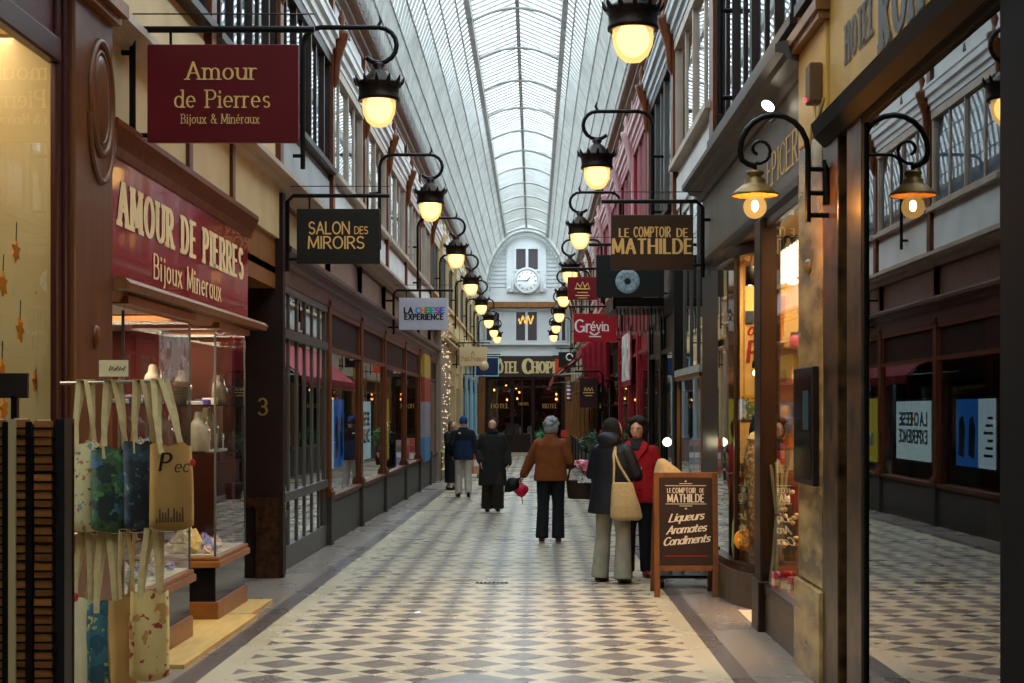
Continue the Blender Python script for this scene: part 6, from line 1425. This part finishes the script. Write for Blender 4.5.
# floor fittings
m = MB(); Y = 15.7; x = PX(491.5, Y)
m.box(x-.17, x+.17, Y-.06, Y+.06, fz(Y)-.01, fz(Y)+.004)
dg = thing('floor_drain', (x, Y, fz(Y)), 'narrow slotted iron drain in the middle of the tiles', 'drain'); m.build('plate', STEEL, dg)
m = MB()
for i in range(8): m.box(x-.155+i*.042, x-.135+i*.042, Y-.045, Y+.045, fz(Y)+.003, fz(Y)+.0065)
m.build('slots', BLINDD, dg)
Y = 9.66; x = PX(473, 10.0); hp = MB()
h1 = .36
hp.add([(x, Y+h1, fz(Y+h1)+.006), (x-h1, Y, fz(Y)+.006), (x, Y-h1, fz(Y-h1)+.006), (x+h1, Y, fz(Y)+.006), (x, Y+h1, fz(Y+h1)-.01), (x-h1, Y, fz(Y)-.01), (x, Y-h1, fz(Y-h1)-.01), (x+h1, Y, fz(Y)-.01)], [(0, 1, 2, 3), (7, 6, 5, 4), (0, 4, 5, 1), (1, 5, 6, 2), (2, 6, 7, 3), (3, 7, 4, 0)])
tag(hp.build('metal_hatch', mat('worn_zinc', '#8f8f8c', .35, metal=.4, col2='#7b7a77', scale=9)), 'diamond shaped metal hatch set in the tiles at the bottom edge', 'hatch')
for (px, py, lb_) in ((416, 612, 'bright round metal stud in the floor left of centre'),):
    Y = F*EYE/(py-423); m = MB(); m.lathe([(0, .006), (.03, .006), (.045, 0)], (PX(px, Y), Y, fz(Y)), 16); tag(m.build('floor_stud', mat('bright_metal', '#d9d7d2', .2, metal=.8)), lb_, 'floor stud')
# ------------------------------------------------------------------ people
SKIN = mat('skin', '#d49c7e', .55, col2='#c88e70', scale=8); LIP = mat('lip', '#9a4a44', .5); EYEW = mat('eye_white', '#d9d4cc', .3); IRIS = mat('iris', '#2a1a12', .3)
def cloth(n, c, c2=None, sc=14, rough=.85): return mat('cloth_' + n, c, rough, col2=c2, scale=sc)
BASE = dict(
    LH=(.09, 0, .90), LK=(.10, -.02, .49), LA=(.10, .02, .075), RH=(-.09, 0, .90), RK=(-.10, -.02, .49), RA=(-.10, .02, .075),
    LS=(.155, .01, 1.32), LE=(.215, .03, 1.08), LW=(.225, -.04, .845), RS=(-.155, .01, 1.32), RE=(-.215, .03, 1.08), RW=(-.225, -.04, .845),
    LD=(.0, -.25, -1), RD=(.0, -.25, -1), LT=(.1, -1, 0), RT=(-.1, -1, 0), head=(0, -.015, 1.535))
def head_fn(q):
    x, y, z = q; f = 1.0
    jaw = max(0, -z)
    if y < 0: x2 = x * (1 - .38*jaw**1.4); y2 = y * (1 - .10*jaw)
    else: x2 = x * (1 - .3*jaw); y2 = y * (1 - .35*jaw**1.2)
    # brow, eye hollows, cheek and chin
    if y < -.5:
        y2 += .07*math.exp(-((abs(x)-.38)**2/.03 + (z-.02)**2/.02)); y2 -= .04*math.exp(-(z-.22)**2/.01)*(1-abs(x)) ; y2 -= .06*math.exp(-(x*x/.08 + (z+.86)**2/.03)); y2 -= .03*math.exp(-((abs(x)-.4)**2/.04+(z+.3)**2/.05))
    return Vector((x2, y2, z))
def person(name_label, loc, rot, h, P=None, outfit=None, head_turn=0., head_tilt=0., group=None):
    """figure facing -Y in its own frame, scaled from a 1.65 m base"""
    p = dict(BASE); p.update(P or {}); s = h / 1.65
    r = thing('person', loc, name_label, 'person', rotz=rot, local=True)
    V = lambda k: Vector(p[k]) * s
    hc = V('head'); HM = Matrix.Rotation(head_turn, 3, 'Z') @ Matrix.Rotation(head_tilt, 3, 'X')
    b = MB()
    b.loft([(z*s, cx*s, cy*s, rx*s, ry*s) for z, cx, cy, rx, ry in ((.80, 0, .01, .08, .07), (.86, 0, .01, .155, .105), (.93, 0, .01, .165, .115), (1.05, 0, .005, .13, .095), (1.15, 0, 0, .135, .095), (1.25, 0, .005, .155, .105), (1.34, 0, .015, .15, .085), (1.385, 0, .02, .08, .06), (1.41, 0, .02, .05, .05))], 20)
    nb = hc + HM @ Vector((0, .02*s, -.07*s))
    b.limb([(0, .022*s, 1.37*s), ((nb.x)/2, (nb.y+.02*s)/2, 1.42*s), nb], [.056*s, .05*s, .05*s], 12)
    b.ell(hc, (.073*s, .093*s, .113*s), 32, 24, HM, head_fn)
    for (c, q) in (((0, -.097, -.012), (.011, .016, .026)), ((0, -.104, -.028), (.013, .014, .012)), ((.074, .006, -.008), (.012, .022, .03)), ((-.074, .006, -.008), (.012, .022, .03)), ((0, -.082, -.058), (.024, .012, .012))):
        b.ell(hc + HM @ (Vector(c)*s), tuple(v*s for v in q), 12, 8, HM)
    for k in 'LR':
        H_, K_, A_ = V(k+'H'), V(k+'K'), V(k+'A')
        b.limb([H_, K_, A_], [.085*s, .056*s, .038*s], 12)
        ft = Vector(p.get(k+'F', (0, -1, 0))).normalized()
        b.limb([A_ + Vector((0, 0, -.02*s)) - ft*.03*s, A_ + Vector((0, 0, -.045*s)) + ft*.12*s], [.036*s, .03*s], 10)
        S_, E_, W_ = V(k+'S'), V(k+'E'), V(k+'W')
        b.limb([S_, E_, W_], [.05*s, .04*s, .026*s], 12)
        # hand: palm, four unequal bent fingers, thumb from the side of the palm
        d = Vector(p[k+'D']).normalized(); t = Vector(p[k+'T']); t = (t - d*t.dot(d)).normalized(); n = d.cross(t).normalized()
        if k == 'R': n = -n                       # n points out of the palm (towards the body)
        pc = W_ + d*.048*s
        b.ell(pc, (.037*s, .016*s, .05*s), 14, 10, Matrix((t, n, d)).transposed())
        curl = p.get(k+'C', .5)
        for i, (u, ln) in enumerate(((.027, .066), (.009, .075), (-.009, .07), (-.026, .056))):
            f0 = pc + d*.035*s + t*u*s; a1, a2 = .35*curl, 1.3*curl
            f1 = f0 + (d*math.cos(a1) - n*math.sin(a1)*-1)*ln*.5*s; f2 = f1 + (d*math.cos(a2) + n*math.sin(a2))*ln*.5*s
            b.limb([f0, f1, f2], [.0095*s, .0088*s, .0075*s], 8)
        f0 = pc - d*.02*s + t*.03*s; f1 = f0 + (t*.75 + d*.65).normalized()*.035*s; f2 = f1 + (d*.95 + n*.35).normalized()*.03*s
        b.limb([f0, f1, f2], [.0125*s, .0105*s, .0085*s], 8)
    body = b.build('body', SKIN, r, remesh=.0065*s, smooth_it=2)
    for sx in (-1, 1):
        e = MB(); e.ell(hc + HM @ (Vector((sx*.03, -.078, .006))*s), (.0125*s, .009*s, .0075*s), 10, 8, HM); e.build('eye', EYEW, r)
        e = MB(); e.ell(hc + HM @ (Vector((sx*.03, -.0855, .006))*s), (.0058*s, .003*s, .006*s), 8, 6, HM); e.build('iris', IRIS, r)
        e = MB(); e.tube([hc + HM @ (Vector((sx*.014, -.094, .026))*s), hc + HM @ (Vector((sx*.032, -.09, .03))*s), hc + HM @ (Vector((sx*.05, -.077, .024))*s)], .0035*s, 5); e.build('eyebrow', IRIS, r)
    e = MB(); e.ell(hc + HM @ (Vector((0, -.094, -.058))*s), (.021*s, .006*s, .0065*s), 12, 8, HM); e.build('mouth', LIP, r)
    if outfit: outfit(r, p, s, V, hc, HM)
    return r
def trousers(r, V, s, m, wid=(.10, .078, .085), hem=.05, waist=1.0, name='trousers'):
    b = MB()
    b.loft([(z*s, 0, .01*s, rx*s, ry*s) for z, rx, ry in ((.80, .10, .09), (.87, .17, .12), (.95, .172, .125), (waist, .15, .11))], 20)
    for k in 'LR':
        H_, K_, A_ = V(k+'H'), V(k+'K'), V(k+'A'); d = (A_-K_).normalized(); e = A_ - Vector((0, 0, .075-hem))*s*.6
        b.tube([H_ + Vector((0, 0, .03*s)), H_, (H_+K_)/2, K_, (K_+e)/2, e], [wid[0]*s, wid[0]*s, (wid[0]+wid[1])/2*s, wid[1]*s, (wid[1]+wid[2])/2*s, wid[2]*s], 16)
    return b.build(name, m, r, remesh=.012*s, smooth_it=3)
def shoes(r, p, V, s, m, sole=None, lift=(0, 0)):
    for k in 'LR':
        A_ = V(k+'A'); ft = Vector(p.get(k+'F', (0, -1, 0))); ft.z *= .5; ft.normalize(); sd = ft.cross(Vector((0, 0, 1))).normalized(); up = sd.cross(ft)
        M = Matrix((sd, ft, up)).transposed(); b = MB(); c = A_ + Vector((0, 0, -.04*s)) + ft*.045*s
        b.ell(c, (.043*s, .135*s, .036*s), 18, 10, M); b.ell(A_ + Vector((0, 0, -.005*s)) - ft*.02*s, (.042*s, .06*s, .055*s), 14, 10, M)
        b.build('shoe', m, r, remesh=.008*s, smooth_it=2)
        q = MB(); q.ell(c + Vector((0, 0, -.024*s)), (.046*s, .138*s, .013*s), 18, 8, M); q.build('sole', sole or IRON, r)
def coat(r, V, s, m, secs, sl=(.085, .07, .056), name='coat', cut=.02, extra=None):
    b = MB(); secs = [(q[0], q[1], q[2], q[3]*(.9 if 1.24 < q[0] < 1.38 else 1), q[4]) for q in secs]; b.loft([tuple(v*s for v in q) for q in secs], 26, 2.3)
    for k in 'LR':
        S_, E_, W_ = V(k+'S'), V(k+'E'), V(k+'W'); e = W_ + (E_-W_).normalized()*cut*s
        b.limb([S_, E_, e], [sl[0]*s*.9, sl[1]*s*.95, sl[2]*s], 14)
    if extra: extra(b)
    return b.build(name, m, r, remesh=.011*s, smooth_it=4)
def hair(r, hc, HM, s, m, balls, rs=.009, name='hair', curls=0, cr=.022):
    b = MB(); rr = random.Random(curls)
    (c0_, q0_) = balls[0]; k = 0
    while k < curls:
        d = Vector((rr.gauss(0, 1), rr.gauss(0, 1), rr.gauss(0, 1))).normalized()
        if d.z < -.75 or (d.y < -.25 and d.z < .55): continue
        k += 1; b.ell(hc + HM @ (Vector((c0_[0]+d.x*q0_[0], c0_[1]+d.y*q0_[1], c0_[2]+d.z*q0_[2]))*s), [cr*s*rr.uniform(.7, 1.3)]*3, 8, 6)
    for c, q in balls: b.ell(hc + HM @ (Vector(c)*s), tuple(v*s for v in q), 18, 12, HM)
    return b.build(name, m, r, remesh=rs*s, smooth_it=1)
def ground(X, Y): return (X, Y, fz(Y))

# -- woman in the long dark coat, walking towards the camera
def fit_a(r, p, s, V, hc, HM):
    M = cloth('olive_black', '#1d1c17', '#161511')
    coat(r, V, s, M, [(.47, 0, .0, .255, .165), (.6, 0, .0, .25, .165), (.8, 0, .0, .235, .16), (1.0, 0, .005, .215, .15), (1.2, 0, .005, .215, .145), (1.33, 0, .012, .205, .125), (1.39, 0, .015, .13, .1), (1.42, 0, .012, .085, .085)], (.095, .085, .078), 'long_coat')
    b = MB(); b.loft([(q[0]*s, q[1]*s, q[2]*s, q[3]*s, q[4]*s) for q in ((1.38, 0, .0, .105, .1), (1.42, 0, -.01, .1, .1), (1.47, 0, -.01, .08, .085), (1.485, 0, -.005, .06, .07))], 18); b.build('scarf', cloth('black_knit', '#121110'), r, remesh=.012, smooth_it=2)
    trousers(r, V, s, cloth('dark_brown', '#2e2318', '#251c13'), (.1, .1, .115)); shoes(r, p, V, s, cloth('black_leather', '#0d0c0b', None, rough=.4))
    hair(r, hc, HM, s, cloth('dark_brown_hair', '#1c1310', '#2a1c15', 30), [((0, .03, .04), (.09, .09, .098)), ((.068, .03, -.0), (.035, .06, .08)), ((-.068, .03, -.0), (.035, .06, .08))], curls=24)
    b = MB()
    for i in range(5): b.ell((0, -.165*s + (.005*i*s if i < 3 else 0), (.7 + .14*i)*s), (.01*s, .005*s, .01*s), 8, 6)
    b.build('buttons', IRON, r)
person('woman walking forward in a long blackish coat and dark brown trousers', ground(-.755, 28.2), .05, 1.70,
       dict(LK=(.1, -.1, .50), LA=(.09, -.02, .09), RK=(-.09, .0, .48), RA=(-.09, .07, .08), LE=(.25, .03, 1.08), LW=(.27, -.04, .86), RE=(-.25, .05, 1.1), RW=(-.2, -.06, .9)), fit_a, head_turn=-.05)
# -- man in blue hat, seen from behind
def fit_b(r, p, s, V, hc, HM):
    M = cloth('navy_jacket', '#142845', '#10203a'); K = cloth('black_jacket', '#0e0f12')
    coat(r, V, s, M, [(.78, 0, .0, .2, .15), (.85, 0, .0, .215, .16), (1.0, 0, .005, .21, .15), (1.2, 0, .005, .21, .145), (1.26, 0, .01, .2, .14)], (.02, .02, .02), 'jacket')
    coat(r, V, s, K, [(1.17, 0, .005, .214, .15), (1.3, 0, .01, .213, .138), (1.36, 0, .012, .19, .12), (1.40, 0, .015, .12, .1), (1.45, 0, .015, .085, .08)], (.092, .08, .07), 'jacket_yoke')
    b = MB(); b.ell((.09*s, .145*s, 1.33*s), (.03*s, .012*s, .018*s), 10, 6); b.build('white_emblem', WHITE, r)
    trousers(r, V, s, cloth('stone_chino', '#b3aa9c', '#a39a8c'), (.1, .08, .075)); shoes(r, p, V, s, cloth('black_boot', '#100f10', None, rough=.5))
    b = MB(); b.ell(hc + HM @ (Vector((0, .01, .05))*s), (.088*s, .105*s, .1*s), 20, 14, HM); b.ell(hc + HM @ (Vector((0, .012, .02))*s), (.09*s, .107*s, .045*s), 20, 10, HM); b.build('knitted_hat', cloth('royal_blue_knit', '#1d3f78', '#17335f', 40), r, remesh=.01, smooth_it=1)
person('man from behind in a navy and black jacket, royal blue knitted hat and pale trousers', ground(-1.53, 33.6), PI + .1, 1.74,
       dict(LK=(.09, -.06, .49), LA=(.1, -.02, .09), RK=(-.09, .02, .48), RA=(-.1, .1, .1), LF=(.2, -1, 0), RF=(-.1, -1, -.2), RE=(-.24, .02, 1.09), RW=(-.2, -.15, .95), LE=(.24, .03, 1.09), LW=(.22, -.1, .9)), fit_b)
# -- person in black standing at the left wall
def fit_c(r, p, s, V, hc, HM):
    M = cloth('black_wool', '#0f0e0f', '#141314')
    coat(r, V, s, M, [(.18, 0, .0, .2, .15), (.5, 0, .0, .2, .15), (.9, 0, .0, .19, .145), (1.2, 0, .005, .195, .14), (1.33, 0, .012, .19, .12), (1.40, 0, .015, .11, .09), (1.43, 0, .012, .08, .08)], (.085, .075, .06), 'long_coat')
    shoes(r, p, V, s, cloth('black_boot', '#100f10', None, rough=.5))
    b = MB(); b.ell(hc + HM @ (Vector((0, .035, -.16))*s), (.12*s, .1*s, .05*s), 18, 10, HM); b.build('white_scarf', cloth('white_scarf', '#b9b6b2', '#cfccc8', 20), r, remesh=.012, smooth_it=2)
    hair(r, hc, HM, s, cloth('light_brown_hair', '#6b4a30', '#54381f', 30), [((0, .03, .03), (.085, .09, .1)), ((0, .07, -.04), (.07, .05, .09))])
person('person in a long black coat with a pale scarf, standing against the left wall', ground(-1.98, 37.5), .75, 1.66, dict(RE=(-.2, -.05, 1.1), RW=(-.1, -.2, 1.15), LE=(.21, 0, 1.08), LW=(.16, -.16, .92)), fit_c, head_turn=.3)
# -- woman in the rust jacket, walking away
def fit_d(r, p, s, V, hc, HM):
    M = cloth('rust_suede', '#7a3f17', '#693411', 9)
    coat(r, V, s, M, [(.83, 0, .0, .225, .155), (.9, 0, .0, .225, .158), (1.05, 0, .005, .205, .15), (1.2, 0, .005, .21, .145), (1.31, 0, .012, .205, .128), (1.375, 0, .016, .14, .1), (1.42, 0, .02, .085, .08), (1.455, 0, .02, .075, .072)], (.09, .076, .06), 'jacket')
    trousers(r, V, s, cloth('black_trousers', '#0f1013', '#15161a'), (.105, .08, .088), hem=.05); shoes(r, p, V, s, cloth('dark_shoe', '#2a221c', None, rough=.5), mat('tan_sole', '#b08a5c', .6))
    hair(r, hc, HM, s, mat('grey_hair', '#6b6866', .7, col2='#8f8c8a', scale=40, stretch=(1, 1, 3)), [((0, .02, .035), (.09, .095, .095)), ((.0, .07, -.03), (.075, .06, .075)), ((.06, .02, -.02), (.04, .07, .08)), ((-.06, .02, -.02), (.04, .07, .08)), ((.02, .1, .02), (.045, .035, .05))], curls=46, cr=.024)
DR_ = PI - .05
wd = person('grey haired woman from behind in a rust brown jacket and black trousers', ground(.225, 20.9), DR_, 1.67,
       dict(LK=(.1, -.0, .49), LA=(.115, .05, .085), RK=(-.1, -.03, .5), RA=(-.1, -.02, .08), LE=(.27, -.05, 1.11), LW=(.37, -.10, .9), LD=(.35, -.1, -1), LC=1.1, RE=(-.25, .0, 1.09), RW=(-.24, -.2, 1.02), RD=(-.1, -1, 0), RC=1.2, head=(-.01, -.03, 1.545), LF=(.1, -1, 0)), fit_d, head_turn=-.25, head_tilt=.12)
def at_person(r, v, s): return Matrix.Rotation(r.rotation_euler.z, 3, 'Z') @ (Vector(v)*s) + Vector(r.location)
# the umbrellas she carries in her left hand
hand = at_person(wd, (.39, -.105, .83), 1.67/1.65)
def umbrella(top, axis, ln, rad, m, label, tipm):
    r = thing('folded_umbrella', top, label, 'umbrella'); a = Vector(axis).normalized(); q = a.to_track_quat('Z', 'Y').to_matrix()
    b = MB(); prof = [(.012, 0), (.03, .03), (rad*.7, ln*.2), (rad, ln*.4), (rad*.85, ln*.6), (rad*.5, ln*.85), (.012, ln)]
    n = 14; vs = []; fs = []
    for i, (rr_, z) in enumerate(prof):
        for j in range(n):
            t = 2*PI*j/n; k = rr_*(1 + (.35 if j % 2 else -.2)*(0 < i < 6)); vs.append(Vector(top) + q @ Vector((k*math.cos(t+z*3), k*math.sin(t+z*3), z)))
    for i in range(len(prof)-1):
        for j in range(n): j2 = (j+1) % n; fs.append((i*n+j, i*n+j2, (i+1)*n+j2, (i+1)*n+j))
    b.add(vs, fs, True); b.build('canopy', m, r)
    b = MB(); b.tube([Vector(top) - a*.06, Vector(top) + a*(ln+.09)], .007, 6); b.tube([Vector(top)-a*.06, Vector(top)-a*.1+Vector((.02, 0, 0)), Vector(top)-a*.09+Vector((.045, 0, .01))], .011, 6); b.build('shaft_and_handle', tipm, r)
umbrella(hand + Vector((-.02, 0, -.03)), (.1, -.05, -1), .2, .085, mat('fuchsia_nylon', '#d01a48', .6), 'half open fuchsia umbrella hanging from the left hand of the woman in rust', IRON)
umbrella(hand + Vector((-.04, -.04, .03)), (-.75, -.1, -.7), .26, .075, mat('black_nylon', '#101012', .55), 'crumpled black umbrella held out beside the fuchsia one', IRON)
# basket on her right arm
el = at_person(wd, (-.30, -.18, 1.0), 1.67/1.65)
bk = thing('wicker_basket', (el.x+.06, el.y, el.z-.38), 'dark wicker basket on the right arm of the woman in rust', 'basket')
bx_, by_, bz = el.x + .07, el.y - .02, el.z
m = MB(); m.loft([(bz-.42, bx_, by_, .13, .12), (bz-.40, bx_, by_, .15, .13), (bz-.2, bx_, by_, .17, .14), (bz-.17, bx_, by_, .17, .145)], 22, 3); m.build('body', mat('dark_wicker', '#3a2013', .7, col2='#22120a', scale=60, stretch=(1, 1, 3), bump=.6), bk)
m = MB(); m.tube([(bx_-.15, by_, bz-.18), (bx_-.12, by_, bz-.02), (bx_-.02, by_, bz+.02), (bx_+.1, by_, bz-.04), (bx_+.15, by_, bz-.18)], .013, 8); m.build('handle', mat('dark_wicker2', '#2c180d', .6), bk)
m = MB(); m.ell((bx_+.03, by_+.03, bz+.04), (.13, .1, .07), 16, 10, None, lambda q: q*(1+.2*math.sin(q.x*7)*math.cos(q.z*5))); m.ell((bx_+.1, by_-.0, bz-.02), (.08, .08, .09), 14, 8)
tag(m.build('floral_cloth', spots('floral', '#b04a58', [('#e3b6b6', 1.2, .56), ('#6a2030', 1.0, .62)], 20), None, remesh=.015), 'pink floral cloth bundled on top of the wicker basket', 'cloth')
m = MB(); m.box(bx_-.02, bx_+.16, by_-.16, by_-.145, bz-.2, bz-.11, None); tag(m.build('folded_newspaper', spots('newsprint', '#d5d1ca', [('#2a2828', 2.0, .56)], 30)), 'white printed paper tucked at the front of the wicker basket', 'newspaper')
# -- woman in the navy hooded coat, three quarter from behind
def fit_e(r, p, s, V, hc, HM):
    M = mat('navy_quilted', '#14161f', .55, col2='#0f1118', scale=10)
    def hood(b): 
        c = Vector((0, .09, 1.44))*s; b.ell(c, (.125*s, .085*s, .085*s), 18, 12); b.ell(Vector((0, .04, 1.42))*s, (.13*s, .115*s, .055*s), 18, 10)
    coat(r, V, s, M, [(.70, 0, .04, .25, .17), (.8, 0, .03, .235, .165), (1.0, 0, .01, .205, .15), (1.2, 0, .005, .205, .145), (1.32, 0, .012, .205, .13), (1.39, 0, .015, .14, .11), (1.44, 0, .012, .1, .09)], (.09, .08, .066), 'hooded_coat', extra=hood)
    trousers(r, V, s, cloth('pale_denim', '#8e8d80', '#7e7d72', 10), (.1, .078, .092), hem=.03); shoes(r, p, V, s, mat('black_ankle_boot', '#120f0e', .4), mat('brown_sole', '#4a2a18', .6))
    hair(r, hc, HM, s, cloth('black_hair', '#0d0b0b', '#1a1615', 30), [((0, .03, .03), (.088, .092, .1)), ((0, .07, -.04), (.08, .05, .08)), ((.05, .01, -.03), (.04, .07, .08)), ((-.05, .01, -.03), (.04, .07, .08))])
ne = person('woman from behind in a navy hooded coat and wide pale jeans, holding a phone', ground(.80, 15.75), PI - .55, 1.66,
       dict(LE=(.235, -.0, 1.09), LW=(.11, -.2, 1.08), LD=(-.4, -.9, .1), LT=(0, .2, 1), LC=.9, RE=(-.235, -.03, 1.1), RW=(-.15, -.24, 1.07), RD=(.3, -.95, .1), RT=(0, .2, 1), RC=.9, LK=(.125, -.03, .49), RK=(-.12, -.0, .49), LA=(.15, .0, .07), RA=(-.14, .05, .07)), fit_e, head_turn=-.35, head_tilt=.05)
ph = at_person(ne, (-.10, -.335, 1.10), 1.66/1.65)
pm = thing('phone', ph, 'pinkish phone held in front of the woman in the navy hooded coat', 'phone')
RM = Matrix.Rotation(ne.rotation_euler.z, 4, 'Z') @ Matrix.Rotation(.6, 4, 'X'); RM.translation = ph
m = MB(); m.box(-.037, .037, -.005, .005, -.07, .07, RM); m.build('case', mat('rose_case', '#a8788c', .35), pm, bevel=.003); m = MB(); m.box(-.033, .033, .005, .0056, -.064, .064, RM); m.build('screen', mat('dark_screen', '#16181c', .1), pm)
# tote bag on her shoulder: hangs at her left side towards the camera
sh = at_person(ne, (-.17, .02, 1.37), 1.66/1.65)
bc = Vector((PX(625, 15.55), 15.55, 0)); zt_, zb_ = PZ(482, 15.55), PZ(520, 15.55)
tb = thing('canvas_tote', (bc.x, bc.y, zb_), 'beige canvas tote bag hanging from the shoulder of the woman in navy', 'tote bag')
m = MB(); yq = 15.48
m.loft([(zb_, bc.x+.02, yq, .12, .03), (zb_+.03, bc.x+.01, yq, .165, .055), (zb_+.15, bc.x-.0, yq, .15, .065), (zb_+.27, bc.x-.02, yq, .125, .05), (zt_, bc.x-.03, yq, .105, .03)], 22, 2.6)
m.build('body', mat('beige_canvas', '#ab9670', .85, col2='#98835c', scale=40), tb, remesh=.012, smooth_it=2)
m = MB(); shx = PX(614.5, 15.6)
for dx in (-.1, .08): m.tube([(bc.x+dx-.02, yq, zt_-.03), (shx+dx*.3+.02, yq-.0, (zt_+1.24)/2), (shx-.005+dx*.1, yq+.04, 1.18), (shx+.01, yq+.14, 1.265), (shx+.02, yq+.26, 1.25)], .013, 6)
m.build('strap', mat('beige_canvas', '#b79a6a'), tb)
# -- woman in the red coat facing the camera
def fit_f(r, p, s, V, hc, HM):
    M = cloth('scarlet_wool', '#a3121c', '#8d0e18', 18)
    coat(r, V, s, M, [(.78, 0, .0, .225, .15), (.9, 0, .0, .22, .15), (1.05, 0, .005, .2, .145), (1.2, 0, .005, .205, .145), (1.31, 0, .012, .2, .128), (1.375, 0, .016, .13, .1), (1.42, 0, .012, .085, .085)], (.076, .07, .058), 'coat')
    b = MB()
    for sx in (-1, 1): b.add([Vector(v)*s for v in ((sx*.02, -.15, 1.22), (sx*.11, -.135, 1.33), (sx*.13, -.09, 1.4), (sx*.07, -.075, 1.435), (sx*.04, -.12, 1.34))], [(0, 1, 2, 3, 4)])
    b.build('lapels', cloth('scarlet_wool', '#a3121c'), r, solid=.014)
    b = MB(); b.loft([(q[0]*s, q[1]*s, q[2]*s, q[3]*s, q[4]*s) for q in ((1.33, 0, -.09, .05, .03), (1.4, 0, -.02, .085, .08), (1.45, 0, .0, .072, .072), (1.465, 0, .0, .06, .06))], 16); b.build('grey_scarf', cloth('charcoal_scarf', '#26252a'), r, remesh=.012, smooth_it=2)
    trousers(r, V, s, cloth('ink_jeans', '#10131c', '#161a24'), (.098, .07, .062)); shoes(r, p, V, s, mat('red_shoe', '#7a1420', .5))
    hair(r, hc, HM, s, cloth('dark_curly_hair', '#17100d', '#2a1d16', 40), [((0, .03, .045), (.095, .09, .095)), ((.075, .02, .0), (.04, .06, .08)), ((-.075, .02, .0), (.04, .06, .08)), ((.05, -.03, .1), (.055, .05, .04)), ((-.05, -.03, .1), (.055, .05, .04)), ((0, .0, .115), (.07, .07, .045)), ((0, .08, -.02), (.08, .045, .09))], .01, curls=50, cr=.024)
    b = MB()
    for i in range(3):
        for sx in (-1, 1): b.ell((sx*.05*s, -.152*s, (.92+.12*i)*s), (.012*s, .006*s, .012*s), 8, 6)
    b.build('buttons', IRON, r)
re_ = person('dark haired woman facing forward in a scarlet coat, dark jeans and red shoes', ground(1.095, 16.35), -.25, 1.655,
       dict(RE=(-.225, -.02, 1.1), RW=(-.15, -.2, .98), RD=(.2, -.9, .1), LE=(.24, .02, 1.09), LW=(.23, -.06, .86), RK=(-.085, -.03, .49), LK=(.08, -.02, .49), LA=(.085, .02, .07), RA=(-.09, -.03, .07), LF=(.35, -1, 0)), fit_f, head_turn=-.1)
# dark bag with a fur trim slung over her right shoulder
p0 = at_person(re_, (-.17, -.1, 1.34), 1)
m = MB(); m.ell((p0.x-.0, p0.y-.07, p0.z-.1), (.06, .07, .16), 16, 10); fb_ = thing('fur_trimmed_scarf', (p0.x, p0.y-.05, p0.z-.28), 'dark scarf with brown fur edge over the shoulder of the woman in red', 'scarf')
m.build('wrap', cloth('black_knit', '#121110'), fb_, remesh=.012); m = MB()
for i in range(7): m.ell((p0.x-.03+.022*i, p0.y-.05, p0.z+.03-.008*abs(i-3)), (.026, .03, .03), 8, 6)
m.build('fur_edge', cloth('brown_fur', '#6b4524', '#8a5c30', 60), fb_, remesh=.01)
